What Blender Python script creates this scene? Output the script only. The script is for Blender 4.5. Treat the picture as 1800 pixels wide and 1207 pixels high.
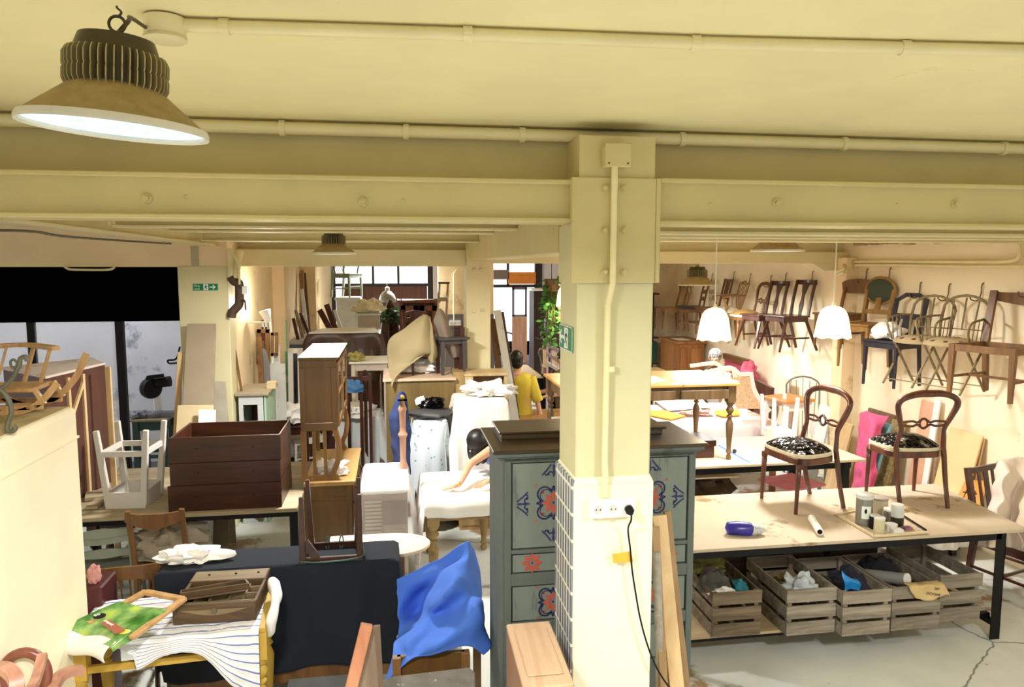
import bpy, math, random
from math import sin, cos, tan, atan2, pi, radians, sqrt, hypot
from mathutils import Vector, Matrix, noise
V = Vector
random.seed(7)
for o in list(bpy.data.objects): bpy.data.objects.remove(o, do_unlink=True)
sc = bpy.context.scene
COL = sc.collection
# ------------------------------------------------------------------ camera
EYE = V((0, 0, 2.75)); YAW = radians(9.04); PITCH = radians(5.93); FPX = 1300.0
FW = V((sin(YAW)*cos(PITCH), cos(YAW)*cos(PITCH), -sin(PITCH)))
RT = V((cos(YAW), -sin(YAW), 0)); UP = RT.cross(FW)
cd = bpy.data.cameras.new('camera'); cam = bpy.data.objects.new('camera', cd); COL.objects.link(cam)
cd.sensor_width = 36; cd.lens = 36*FPX/1800; cd.clip_start = .05; cd.clip_end = 200
cam.matrix_world = Matrix(((RT.x, UP.x, -FW.x, EYE.x), (RT.y, UP.y, -FW.y, EYE.y), (RT.z, UP.z, -FW.z, EYE.z), (0, 0, 0, 1)))
sc.camera = cam
# ------------------------------------------------------------------ world, exposure
sc.view_settings.view_transform = 'Standard'; sc.view_settings.look = 'None'
sc.view_settings.gamma = 1; sc.view_settings.exposure = 0.0
w = bpy.data.worlds.new('world'); sc.world = w; w.use_nodes = True
w.node_tree.nodes['Background'].inputs[0].default_value = (1.0, .97, .92, 1)
w.node_tree.nodes['Background'].inputs[1].default_value = .64
sc.cycles.max_bounces = 8; sc.cycles.diffuse_bounces = 5; sc.cycles.use_denoising = True
sc.cycles.sample_clamp_indirect = 6
BAY_W = 100.0      # light of one high-bay lamp
PEND_W = 15.0     # light of one glass pendant
def area(name, loc, rot, sx, sy, power, col=(1, 1, 1), parent=None, shape='RECTANGLE'):
    l = bpy.data.lights.new(name, 'AREA'); l.energy = power; l.color = col; l.shape = shape; l.size = sx
    if shape in ('RECTANGLE', 'ELLIPSE'): l.size_y = sy
    o = bpy.data.objects.new(name, l); COL.objects.link(o); o.location = loc; o.rotation_euler = rot; o.parent = parent
    return o
# daylight that falls in through the street doors and the strip window over them
area('daylight_street', (1.9, 24.5, 2.6), (radians(90), 0, 0), 9.0, 4.0, 1700, (.93, .97, 1))

# ------------------------------------------------------------------ geometry helpers
def ray(px, py): return FW + RT*((px-900)/FPX) + UP*((603.5-py)/FPX)
def az(px, py, z): d = ray(px, py); return EYE + d*((z-EYE.z)/d.z)
def ay(px, py, y): d = ray(px, py); return EYE + d*(y/d.y)
def ax(px, py, x): d = ray(px, py); return EYE + d*(x/d.x)
def yz(px, y):                      # X at depth y on pixel column px (at the horizon)
    return ay(px, 600, y).x
def nz(p, s=1.0, o=0.0): return noise.noise(V(p)*s + V((o, o*1.7, o*.3)))
def lerp(a, b, t): return a + (b-a)*t
def cat(p0, p1, p2, p3, t):
    return (p1*2 + (p2-p0)*t + (p0*2-p1*5+p2*4-p3)*t*t + (p1*3-p0-p2*3+p3)*t*t*t)*.5
def crsp(pts, t):                   # catmull-rom through pts at t in 0..1
    n = len(pts)-1; x = min(max(t, 0), 1)*n; i = min(int(x), n-1); f = x-i
    g = lambda k: pts[k] if 0 <= k <= n else (pts[0]*2-pts[1] if k < 0 else pts[n]*2-pts[n-1])
    return cat(g(i-1), pts[i], pts[i+1], g(i+2), f)
def smooth(pts, n): pts = [V(p) for p in pts]; return [crsp(pts, i/(n-1)) for i in range(n)]
class MB:
    def __init__(s): s.v = []; s.f = []
    def add(s, vs, fs):
        b = len(s.v); s.v += [V(p) for p in vs]; s.f += [tuple(b+i for i in f) for f in fs]; return s
    def box(s, x0, x1, y0, y1, z0, z1):
        if x0 > x1: x0, x1 = x1, x0
        if y0 > y1: y0, y1 = y1, y0
        if z0 > z1: z0, z1 = z1, z0
        return s.add([(x0,y0,z0),(x1,y0,z0),(x1,y1,z0),(x0,y1,z0),(x0,y0,z1),(x1,y0,z1),(x1,y1,z1),(x0,y1,z1)],
                     [(3,2,1,0),(4,5,6,7),(0,1,5,4),(1,2,6,5),(2,3,7,6),(3,0,4,7)])
    def cbox(s, c, sx, sy, sz): return s.box(c[0]-sx/2, c[0]+sx/2, c[1]-sy/2, c[1]+sy/2, c[2]-sz/2, c[2]+sz/2)
    def bar(s, p, q, w, h=None, up=(0,0,1), w2=None, h2=None):
        p, q = V(p), V(q); h = w if h is None else h; d = (q-p).normalized(); u = V(up)
        if abs(d.dot(u.normalized())) > .98: u = V((0,1,0)) if abs(d.y) < .9 else V((1,0,0))
        r = d.cross(u).normalized(); u = r.cross(d).normalized(); w2 = w if w2 is None else w2; h2 = h if h2 is None else h2
        vs = [p-r*w/2-u*h/2, p+r*w/2-u*h/2, p+r*w/2+u*h/2, p-r*w/2+u*h/2, q-r*w2/2-u*h2/2, q+r*w2/2-u*h2/2, q+r*w2/2+u*h2/2, q-r*w2/2+u*h2/2]
        return s.add(vs, [(3,2,1,0),(4,5,6,7),(0,1,5,4),(1,2,6,5),(2,3,7,6),(3,0,4,7)])
    def path(s, pts, w, h, up=(0,0,1)):      # rectangular section swept through points
        pts = [V(p) for p in pts]; n = len(pts); b = len(s.v); U = V(up)
        for i, p in enumerate(pts):
            d = (pts[min(i+1,n-1)]-pts[max(i-1,0)]).normalized(); r = d.cross(U)
            r = r.normalized() if r.length > 1e-4 else V((1,0,0)); u = r.cross(d).normalized()
            ww = w[i] if isinstance(w, (list,tuple)) else w; hh = h[i] if isinstance(h, (list,tuple)) else h
            s.v += [p-r*ww/2-u*hh/2, p+r*ww/2-u*hh/2, p+r*ww/2+u*hh/2, p-r*ww/2+u*hh/2]
        for i in range(n-1):
            a = b+4*i; s.f += [(a+k, a+(k+1)%4, a+4+(k+1)%4, a+4+k) for k in range(4)]
        s.f += [(b+3,b+2,b+1,b), tuple(b+4*(n-1)+k for k in range(4))]; return s
    def tube(s, pts, r, n=8, closed=False, flat=1.0):
        pts = [V(p) for p in pts]; m = len(pts); b = len(s.v); ref = None
        for i, p in enumerate(pts):
            d = (pts[(i+1)%m]-pts[i-1]) if closed else (pts[min(i+1,m-1)]-pts[max(i-1,0)])
            d = d.normalized() if d.length > 1e-7 else V((0,0,1))
            if ref is None: ref = V((0,0,1)) if abs(d.z) < .9 else V((0,1,0))
            a = d.cross(ref); a = a.normalized() if a.length > 1e-5 else V((1,0,0)); c = a.cross(d).normalized(); ref = c
            rr = r[i] if isinstance(r, (list,tuple)) else r
            s.v += [p + a*cos(2*pi*k/n)*rr + c*sin(2*pi*k/n)*rr*flat for k in range(n)]
        for i in range(m if closed else m-1):
            A = b+n*i; B = b+n*((i+1)%m); s.f += [(A+k, A+(k+1)%n, B+(k+1)%n, B+k) for k in range(n)]
        if not closed: s.f += [tuple(b+k for k in reversed(range(n))), tuple(b+n*(m-1)+k for k in range(n))]
        return s
    def lathe(s, prof, c=(0,0,0), n=16, p2=None, cap=True):   # prof [(r, z)]; p2: axis end point, then z runs 0..1 along it
        c = V(c); b = len(s.v)
        if p2 is not None: d = V(p2)-c; L = d.length; d.normalize()
        else: d = V((0,0,1)); L = 1
        a = d.cross(V((0,1,0)) if abs(d.y) < .9 else V((1,0,0))).normalized(); e = d.cross(a)
        for r, z in prof: s.v += [c + d*z*L + a*cos(2*pi*k/n)*r + e*sin(2*pi*k/n)*r for k in range(n)]
        m = len(prof)
        for i in range(m-1):
            A = b+n*i; s.f += [(A+k, A+(k+1)%n, A+n+(k+1)%n, A+n+k) for k in range(n)]
        if cap: s.f += [tuple(b+k for k in reversed(range(n))), tuple(b+n*(m-1)+k for k in range(n))]
        return s
    def prism(s, poly, ext):                  # extrude a 3D polygon by a vector
        n = len(poly); e = V(ext); vs = [V(p) for p in poly] + [V(p)+e for p in poly]
        return s.add(vs, [tuple(range(n)), tuple(reversed(range(n, 2*n)))] + [(i, i+n, (i+1)%n+n, (i+1)%n) for i in range(n)])
    def grid(s, fn, nu, nv):
        b = len(s.v)
        for j in range(nv):
            for i in range(nu): s.v.append(V(fn(i/(nu-1), j/(nv-1))))
        s.f += [(b+j*nu+i, b+j*nu+i+1, b+(j+1)*nu+i+1, b+(j+1)*nu+i) for j in range(nv-1) for i in range(nu-1)]; return s
    def patch(s, ctrl, nu=24, nv=24, amp=.008, fr=6, seed=0):
        rows = [[V(p) for p in r] for r in ctrl]
        def fn(u, v):
            p = crsp([crsp(r, u) for r in rows], v)
            return p + V((nz(p, fr, seed), nz(p, fr, seed+5), nz(p, fr, seed+9)))*amp
        return s.grid(fn, nu, nv)
    def blob(s, c, rx, ry, rz_, n=12, amp=0, fr=4, seed=0, rot=0, flatz=None):
        c = V(c); b = len(s.v); m = n//2+1
        for j in range(m+1):
            th = pi*j/m
            for i in range(n):
                ph = 2*pi*i/n; q = V((sin(th)*cos(ph), sin(th)*sin(ph), cos(th)))
                k = 1 + amp*nz(q, fr*.5, seed+c.x)
                p = V((q.x*rx*k, q.y*ry*k, q.z*rz_*k))
                if flatz is not None: p.z = max(p.z, flatz)
                s.v.append(c + V((p.x*cos(rot)-p.y*sin(rot), p.x*sin(rot)+p.y*cos(rot), p.z)))
        s.f += [(b+j*n+i, b+(j+1)*n+i, b+(j+1)*n+(i+1)%n, b+j*n+(i+1)%n) for j in range(m) for i in range(n)]; return s
    def move(s, d): s.v = [p+V(d) for p in s.v]; return s
    def build(s, name, mat, root=None, world=False, sm=False, bev=0, solid=0, sub=0, bseg=1, fix=False):
        me = bpy.data.meshes.new(name); vs = s.v
        if root is not None and world:
            inv = ROOTM[root.name].inverted(); vs = [inv @ p for p in vs]
        me.from_pydata([tuple(p) for p in vs], [], s.f); me.validate(); 
        if fix:
            import bmesh
            bm = bmesh.new(); bm.from_mesh(me); bmesh.ops.remove_doubles(bm, verts=bm.verts, dist=1e-5); bmesh.ops.recalc_face_normals(bm, faces=bm.faces); bm.to_mesh(me); bm.free()
        if sm:
            for p in me.polygons: p.use_smooth = True
        o = bpy.data.objects.new(name, me); COL.objects.link(o); me.materials.append(mat)
        if root is not None: o.parent = root; ROOTM[o.name] = ROOTM[root.name]
        else: ROOTM[o.name] = Matrix.Identity(4)
        if solid: m = o.modifiers.new('thickness', 'SOLIDIFY'); m.thickness = solid; m.offset = 0
        if bev: m = o.modifiers.new('bevel', 'BEVEL'); m.width = bev; m.segments = bseg; m.limit_method = 'ANGLE'; m.angle_limit = radians(40)
        if sub: m = o.modifiers.new('sub', 'SUBSURF'); m.levels = sub; m.render_levels = sub
        if sm and not sub:
            try: me.set_sharp_from_angle(angle=radians(48))
            except Exception: pass
        return o
ROOTM = {}
def tag(o, label=None, cat=None, group=None, kind=None):
    if label: o['label'] = label
    if cat: o['category'] = cat
    if group: o['group'] = group
    if kind: o['kind'] = kind
    return o
def thing(name, label, cat, loc=(0,0,0), rz=0, group=None, rx=0, ry=0):
    o = bpy.data.objects.new(name, None); COL.objects.link(o); o.empty_display_size = .1
    o.location = loc; o.rotation_euler = (rx, ry, rz); tag(o, label, cat, group)
    ROOTM[o.name] = Matrix.Translation(V(loc)) @ o.rotation_euler.to_matrix().to_4x4()
    return o
def single(name, label, cat, mb, mat, group=None, **k):     # a thing that is one mesh: origin at its base
    lo = V((min(p.x for p in mb.v), min(p.y for p in mb.v), min(p.z for p in mb.v))); hi = V((max(p.x for p in mb.v), max(p.y for p in mb.v), 0))
    c = V(((lo.x+hi.x)/2, (lo.y+hi.y)/2, lo.z)); mb.v = [p-c for p in mb.v]
    o = mb.build(name, mat, **k); o.location = c; tag(o, label, cat, group); return o
def struct(name, mb, mat, **k): o = mb.build(name, mat, **k); o['kind'] = 'structure'; return o
def dup(root, loc, rz, label=None, rx=None, ry=None):
    def cp(o, par):
        c = o.copy(); COL.objects.link(c)
        if par: c.parent = par
        for ch in KIDS(o): cp(ch, c)
        return c
    r = cp(root, None); r.location = loc; r.rotation_euler = (rx or 0, ry or 0, rz)
    if label: r['label'] = label
    return r
def KIDS(o): return [x for x in COL.objects if x.parent == o]

# ------------------------------------------------------------------ materials
def lin(h):
    if isinstance(h, str): h = h.lstrip('#'); c = [int(h[i:i+2], 16)/255 for i in (0, 2, 4)]
    else: c = list(h)
    return tuple(x/12.92 if x <= .04045 else ((x+.055)/1.055)**2.4 for x in c) + (1,)
def _new(name):
    m = bpy.data.materials.new(name); m.use_nodes = True; nt = m.node_tree; b = nt.nodes['Principled BSDF']; return m, nt, b
def pm(name, col, rough=.7, metal=0, var=.10, scale=6, bump=.0, bs=40, coat=0, trans=0, spec=None, stretch=(1,1,1), dark=None, thr=None, dirt=None):
    """plain procedural surface: base colour broken up by noise; dirt=(colour, scale, threshold) adds blotches"""
    m, nt, b = _new(name); N = nt.nodes; L = nt.links
    tc = N.new('ShaderNodeTexCoord'); mp = N.new('ShaderNodeMapping'); mp.inputs['Scale'].default_value = stretch; L.new(tc.outputs['Object'], mp.inputs[0])
    c = lin(col); n1 = N.new('ShaderNodeTexNoise'); n1.inputs['Scale'].default_value = scale; n1.inputs['Detail'].default_value = 5; L.new(mp.outputs[0], n1.inputs['Vector'])
    rp = N.new('ShaderNodeValToRGB'); rp.color_ramp.elements[0].position = .3; rp.color_ramp.elements[1].position = .7
    rp.color_ramp.elements[0].color = tuple(x*(1-var) for x in c[:3])+(1,) if dark is None else lin(dark)
    rp.color_ramp.elements[1].color = tuple(min(1, x*(1+var)) for x in c[:3])+(1,); L.new(n1.outputs[0], rp.inputs[0]); out = rp.outputs[0]
    if dirt:
        n2 = N.new('ShaderNodeTexNoise'); n2.inputs['Scale'].default_value = dirt[1]; n2.inputs['Detail'].default_value = 9; n2.inputs['Roughness'].default_value = .65; L.new(mp.outputs[0], n2.inputs['Vector'])
        r2 = N.new('ShaderNodeValToRGB'); r2.color_ramp.elements[0].position = dirt[2]; r2.color_ramp.elements[1].position = dirt[2]+.06; L.new(n2.outputs[0], r2.inputs[0])
        mx = N.new('ShaderNodeMixRGB'); L.new(r2.outputs[0], mx.inputs[0]); L.new(out, mx.inputs[1]); mx.inputs[2].default_value = lin(dirt[0]); out = mx.outputs[0]
    L.new(out, b.inputs['Base Color']); b.inputs['Roughness'].default_value = rough; b.inputs['Metallic'].default_value = metal
    if spec is not None: b.inputs['Specular IOR Level'].default_value = spec
    if coat: b.inputs['Coat Weight'].default_value = coat
    if trans: b.inputs['Transmission Weight'].default_value = trans
    if bump:
        n3 = N.new('ShaderNodeTexNoise'); n3.inputs['Scale'].default_value = bs; n3.inputs['Detail'].default_value = 4; L.new(mp.outputs[0], n3.inputs['Vector'])
        bp = N.new('ShaderNodeBump'); bp.inputs['Strength'].default_value = bump; bp.inputs['Distance'].default_value = .02; L.new(n3.outputs[0], bp.inputs['Height']); L.new(bp.outputs[0], b.inputs['Normal'])
    return m
def wood(name, c1, c2, rough=.45, axis=2, scale=14, coat=.0):
    m, nt, b = _new(name); N = nt.nodes; L = nt.links
    tc = N.new('ShaderNodeTexCoord'); mp = N.new('ShaderNodeMapping'); sc_ = [1, 1, 1]; sc_[axis] = .09; mp.inputs['Scale'].default_value = sc_; L.new(tc.outputs['Object'], mp.inputs[0])
    n1 = N.new('ShaderNodeTexNoise'); n1.inputs['Scale'].default_value = scale; n1.inputs['Detail'].default_value = 7; n1.inputs['Distortion'].default_value = .8; n1.inputs['Roughness'].default_value = .62; L.new(mp.outputs[0], n1.inputs['Vector'])
    rp = N.new('ShaderNodeValToRGB'); rp.color_ramp.elements[0].position = .34; rp.color_ramp.elements[1].position = .66; rp.color_ramp.elements[0].color = lin(c1); rp.color_ramp.elements[1].color = lin(c2)
    L.new(n1.outputs[0], rp.inputs[0]); L.new(rp.outputs[0], b.inputs['Base Color']); b.inputs['Roughness'].default_value = rough
    bp = N.new('ShaderNodeBump'); bp.inputs['Strength'].default_value = .12; bp.inputs['Distance'].default_value = .01; L.new(n1.outputs[0], bp.inputs['Height']); L.new(bp.outputs[0], b.inputs['Normal'])
    if coat: b.inputs['Coat Weight'].default_value = coat; b.inputs['Coat Roughness'].default_value = .15
    return m
def emis(name, col, s):
    m, nt, b = _new(name); b.inputs['Base Color'].default_value = lin(col); b.inputs['Emission Color'].default_value = lin(col); b.inputs['Emission Strength'].default_value = s; return m
def glassm(name, col='#ffffff', alpha=.18, rough=.05):
    m, nt, b = _new(name); b.inputs['Base Color'].default_value = lin(col); b.inputs['Roughness'].default_value = rough; b.inputs['Alpha'].default_value = alpha; return m
PLASTER = dict(rough=.85, var=.05, scale=2.2, bump=.12, bs=9)
m_ceil = pm('cream_ceiling', '#ece2b2', dirt=('#cdbf86', 1.1, .66), **PLASTER)
m_steel = pm('cream_painted_steel', '#ccbf8a', rough=.5, var=.06, scale=3, bump=.05, bs=30, dirt=('#8a7d4c', 7, .70))
m_steel2 = pm('cream_painted_joist', '#ddd3a8', rough=.5, var=.05, scale=3, bump=.04, bs=30)
m_wall = pm('cream_wall', '#f7e8ca', dirt=('#d9c59a', 2.3, .66), **PLASTER)
m_walll = pm('warm_cream_wall', '#f3dcb4', dirt=('#cdb68d', 1.7, .62), **PLASTER)
m_block = pm('pale_plaster', '#f7ebcb', dirt=('#d5c79c', 5.0, .68), **PLASTER)
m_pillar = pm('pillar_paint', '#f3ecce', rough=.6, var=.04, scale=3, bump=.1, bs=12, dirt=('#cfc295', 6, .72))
m_pillu = pm('upper_pillar_shaded', '#d2cca2', rough=.6, var=.04, scale=3, bump=.1, bs=12, dirt=('#cfc295', 6, .72))  # pillar paint darkened, weaker light above the base put into the colour
m_lilac = pm('lilac_wall', '#d9cfd3', **PLASTER)
m_black = pm('black_metal', '#0c0d0f', rough=.6, var=.2, scale=8, spec=.25)
m_blk2 = pm('black_board', '#030303', rough=.95, var=.2, scale=8, spec=.0)
m_white = pm('white_paint', '#efede8', rough=.5, var=.04, scale=5, bump=.03)
m_whitew = pm('worn_white_paint', '#d9dbd8', rough=.6, var=.08, scale=6, dirt=('#9c9a92', 9, .64))
m_plug = pm('white_plastic', '#f2f1ec', rough=.35, var=.02)
m_glass = glassm('window_glass', '#cfd8dc', .10)
# ================================================================== the setting
def floor_mat():
    m, nt, b = _new('painted_concrete'); N = nt.nodes; L = nt.links
    tc = N.new('ShaderNodeTexCoord')
    def nz_(s, d=8, r=.6):
        n = N.new('ShaderNodeTexNoise'); n.inputs['Scale'].default_value = s; n.inputs['Detail'].default_value = d; n.inputs['Roughness'].default_value = r; L.new(tc.outputs['Object'], n.inputs['Vector']); return n
    def ramp(n, a, b_, ca, cb):
        r = N.new('ShaderNodeValToRGB'); r.color_ramp.elements[0].position = a; r.color_ramp.elements[1].position = b_; r.color_ramp.elements[0].color = ca; r.color_ramp.elements[1].color = cb; L.new(n, r.inputs[0]); return r
    base = ramp(nz_(1.3).outputs[0], .3, .7, lin('#c2c8c2'), lin('#dcded6'))
    spots = ramp(nz_(14, 6, .7).outputs[0], .66, .70, (0,0,0,1), (1,1,1,1))
    worn = ramp(nz_(.75, 9, .66).outputs[0], .565, .60, (0,0,0,1), (1,1,1,1))
    m1 = N.new('ShaderNodeMixRGB'); L.new(spots.outputs[0], m1.inputs[0]); L.new(base.outputs[0], m1.inputs[1]); m1.inputs[2].default_value = lin('#7c7a70')
    m2 = N.new('ShaderNodeMixRGB'); L.new(worn.outputs[0], m2.inputs[0]); L.new(m1.outputs[0], m2.inputs[1]); m2.inputs[2].default_value = lin('#93795a')
    vo = N.new('ShaderNodeTexVoronoi'); vo.feature = 'DISTANCE_TO_EDGE'; vo.inputs['Scale'].default_value = .45
    wn = nz_(3.0, 5); wm = N.new('ShaderNodeMixRGB'); wm.inputs[0].default_value = .12; L.new(tc.outputs['Object'], wm.inputs[1]); L.new(wn.outputs[1], wm.inputs[2]); L.new(wm.outputs[0], vo.inputs['Vector'])
    cr = ramp(vo.outputs[0], .0, .0028, (1,1,1,1), (0,0,0,1)); m3 = N.new('ShaderNodeMixRGB'); L.new(cr.outputs[0], m3.inputs[0]); L.new(m2.outputs[0], m3.inputs[1]); m3.inputs[2].default_value = lin('#5b5850')
    L.new(m3.outputs[0], b.inputs['Base Color']); b.inputs['Roughness'].default_value = .55
    return m
struct('floor', MB().box(-7, 8, -2.5, 27, -.1, 0), floor_mat())
YP = 3.20                                   # front plane of the near pillar and steel beam
ZC = 3.38
struct('ceiling', MB().box(-7, 8, -1.5, YP+.3, ZC, ZC+.15), m_ceil)
struct('ceiling_far', MB().box(-7, 8, YP+.45, 22.2, 3.26, 3.41), m_steel2)
# near downstand over the steel beam
struct('beam_downstand', MB().box(-7, 8, YP+.22, YP+.5, 3.10, ZC+.1), m_steel)
# near steel beam: an I section, web set back between two flanges, interrupted by the pillar plate
zt = ay(500, 306, YP).z; zb = ay(500, 386, YP).z
def ibeam_x(x0, x1, y0, y1, z0, z1, t=.02):
    m = MB(); m.box(x0, x1, y0, y1, z1-t, z1); m.box(x0, x1, y0, y1, z0, z0+t); m.box(x0, x1, (y0+y1)/2-.01, (y0+y1)/2+.01, z0+t, z1-t); return m
xl = yz(1003, YP)
struct('beam', ibeam_x(-7, xl, YP+.0, YP+.20, zb, zt), m_steel, bev=.004)
xr = yz(1156, YP)
struct('beam', ibeam_x(xr, 8, YP+.0, YP+.20, ay(1500, 398, YP).z, ay(1500, 319, YP).z), m_steel, bev=.004)
# web closer to the viewer so the channel reads shallow
struct('beam_web', MB().box(-7, xl, YP+.03, YP+.09, zb+.02, zt-.02), m_steel)
struct('beam_web', MB().box(xr, 8, YP+.03, YP+.09, ay(1500, 398, YP).z+.02, ay(1500, 319, YP).z-.02), m_steel)
# near pillar
PX0, PX1 = yz(1014, YP), yz(1147, YP)
zs = ay(1070, 836, YP).z
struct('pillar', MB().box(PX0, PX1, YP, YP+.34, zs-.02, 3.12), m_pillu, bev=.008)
mm = MB(); mm.box(PX0-.012, PX1+.012, YP-.02, YP+.36, 0, zs-.03)
a, b2 = zs-.03, zs
mm.add([(PX0-.012,YP-.02,a),(PX1+.012,YP-.02,a),(PX1+.012,YP+.36,a),(PX0-.012,YP+.36,a),(PX0,YP,b2),(PX1,YP,b2),(PX1,YP+.34,b2),(PX0,YP+.34,b2)], [(0,1,5,4),(1,2,6,5),(2,3,7,6),(3,0,4,7),(4,5,6,7)])
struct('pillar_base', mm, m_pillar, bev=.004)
# upper steel plates on the pillar
zp1 = ay(1080, 497, YP-.01).z; zp2 = ay(1080, 313, YP-.01).z
X0p, X1p = yz(1003, YP-.02), yz(1155, YP-.02)
mm = MB(); mm.box(X0p, X1p-.02, YP-.03, YP-.012, zp1, zp2); mm.box(X1p-.02, X1p, YP-.035, YP+.30, zp1, zp2); mm.box(X0p-.0, X0p+.012, YP-.012, YP+.1, ay(1003,388,YP).z, zp2)
struct('trim_1', mm, m_steel, bev=.003)
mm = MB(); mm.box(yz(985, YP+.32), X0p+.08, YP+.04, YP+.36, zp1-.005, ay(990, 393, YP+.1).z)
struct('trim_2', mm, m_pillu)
mm = MB(); mm.box(yz(1016, YP-.02), yz(1146, YP-.02), YP-.015, YP+.25, zp2, ay(1080, 240, YP).z); struct('trim_3', mm, m_steel)
# bolts belong to the plate
for px, sd_ in ((1062, 'left'), (1096, 'right')):
    for py, rw_ in ((331, 'top'), (405, 'middle'), (478, 'bottom')):
        c = ay(px, py, YP-.03); d = V((0, -1, 0)); m = MB()
        m.lathe([(.016, 0), (.016, 1)], c, 14, p2=c+d*.006); m.lathe([(.011, 0), (.0105, 1)], c, 6, p2=c+d*.022)
        single('bolt', f'{rw_} hex bolt head {sd_} of the conduit on the pillar steel plate', 'bolt', m, m_steel, group='bolts on the pillar plate')
for i, (px, py, lab) in enumerate([(259, 349, 'rusty cream bolt on the left steel beam below the big lamp'), (638, 355, 'rusty cream bolt on the left steel beam near the far lamp'), (1364, 357, 'cream bolt with washer on the right steel beam over the pendants'), (1677, 359, 'cream bolt at the right end of the right steel beam')]):
    c = ay(px, py, YP+.03); d = V((0, -1, 0)); m = MB(); m.lathe([(.022, 0), (.020, 1)], c, 10, p2=c+d*.008); m.lathe([(.012, 0), (.011, 1)], c, 6, p2=c+d*.025)
    single('bolt', lab, 'bolt', m, m_steel)
# small filled holes in the web
mm = MB()
for px, py in [(327, 346), (709, 353), (1248, 359), (1577, 360)]:
    c = ay(px, py, YP+.03); mm.lathe([(.010, 0), (.006, 1)], c, 12, p2=c+V((0,-.004,0)))
o = mm.build('beam_plug', m_steel); o['kind'] = 'structure'
# blue-grey tile strip in the left face of the pillar base
def tile_mat():
    m, nt, b = _new('slim_grey_tiles'); N = nt.nodes; L = nt.links
    tc = N.new('ShaderNodeTexCoord'); sp = N.new('ShaderNodeSeparateXYZ'); L.new(tc.outputs['Object'], sp.inputs[0]); cb = N.new('ShaderNodeCombineXYZ'); L.new(sp.outputs[1], cb.inputs[0]); L.new(sp.outputs[2], cb.inputs[1])
    br = N.new('ShaderNodeTexBrick'); br.offset = 0; br.inputs['Scale'].default_value = 1; br.inputs['Brick Width'].default_value = .052; br.inputs['Row Height'].default_value = .125; br.inputs['Mortar Size'].default_value = .008
    br.inputs['Color1'].default_value = lin('#6f7684'); br.inputs['Color2'].default_value = lin('#858b96'); br.inputs['Mortar'].default_value = lin('#ece8d8'); L.new(cb.outputs[0], br.inputs['Vector']); L.new(br.outputs[0], b.inputs['Base Color']); b.inputs['Roughness'].default_value = .4
    return m
struct('trim_4', MB().box(PX0-.02, PX0-.011, YP-.012, YP+.33, .02, zs-.01), tile_mat())
# longitudinal beams
struct('beam', MB().box(PX0+.02, PX1-.04, YP+.5, 8.45, 2.82, 3.28), m_steel, bev=.004)
m = MB(); xlb = -1.78
m.box(xlb-.10, xlb+.02, 2.6, 8.2, 2.955, 2.975); m.box(xlb-.05, xlb-.03, YP+.5, 8.2, 2.97, 3.28)
struct('beam', m, m_steel2)
# transverse joists under the far ceiling, left bay and right bay
for i, (yy, xa) in enumerate([(4.9, -1.70), (6.1, -1.72), (7.2, -1.74)]):
    z0 = ay(600, [402, 409, 425][i], yy).z
    mj = MB(); mj.box(xa, PX0+.02, yy, yy+.14, z0, z0+.015); mj.box(xa, PX0+.02, yy+.06, yy+.08, z0+.015, 3.28); struct('beam', mj, m_steel2, bev=.003)
for i, (yy, py) in enumerate([(4.4, 413), (5.0, 419), (5.7, 425)]):
    z0 = ay(1400, py, yy).z
    mj = MB(); mj.box(PX1-.04, 6.2, yy, yy+.16, z0, z0+.02); mj.box(PX1-.04, 6.2, yy+.06, yy+.09, z0+.02, 3.28); struct('beam', mj, m_steel2, bev=.003)
# far transverse beam (Y = 8.5) left and right of the middle pillar
YM = 8.5
MX0, MX1 = yz(820, YM), yz(862, YM)
struct('beam', MB().box(-1.9, MX0, YM, YM+.3, ay(600, 468, YM).z, ay(600, 438, YM).z), m_steel2, bev=.006)
struct('ceiling_fascia', MB().box(-1.9, 6.2, YM+.16, YM+.3, ay(600, 438, YM).z-.02, 3.28), m_steel2)
mr = MB(); mr.box(MX1, 5.62, YM, YM+.3, ay(1300, 463, YM).z, ay(1300, 442, YM).z)
mr.prism([V((5.62, YM, 2.80)), V((5.12, YM, ay(1300,463,YM).z)), V((5.27, YM, 2.70)), V((5.62, YM, 2.70))], (0, .3, 0))
struct('beam', mr, m_steel2, bev=.006)
struct('pillar', MB().box(MX0, MX1, YM-.02, YM+.36, 0, 3.2), m_steel2, bev=.008)
mm = MB()
for px, py in [(833, 474), (846, 474), (834, 547), (848, 545)]:
    c = ay(px, py, YM-.02); mm.lathe([(.022, 0), (.014, 1)], c, 10, p2=c+V((0, -.02, 0)))
o = mm.build('pillar_bolts', m_steel2); o['kind'] = 'structure'
# right wall, pilaster, upper ledge with a rough broken edge
XR = 5.62
struct('wall_right', MB().box(XR, XR+.2, 1.5, 14.3, 0, 3.4), m_wall)
pyl = ax(1500, 600, XR-.0).y
struct('pilaster', MB().box(XR-.16, XR+.02, ax(1482, 600, XR-.16).y, 8.55, 0, 2.86), m_walll, bev=.006)
zl = ax(1650, 421, XR-.05).z
def ledge():
    m = MB(); n = 90; y0, y1 = 2.2, ax(1500, 430, XR-.06).y
    for i in range(n):
        ya, yb = lerp(y0, y1, i/n), lerp(y0, y1, (i+1)/n)
        m.box(XR-.06, XR+.01, ya, yb, zl-.02 + .035*nz((ya*7, 3, 1)), 3.26)
    return m
struct('wall_ledge', MB().box(XR-.07, XR+.01, 1.5, ax(1500, 430, XR-.06).y, zl+.03, 3.27), m_steel2)
struct('wall_ledge_edge', ledge(), pm('broken_plaster', '#a58f63', rough=.9, var=.5, scale=20))
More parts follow.
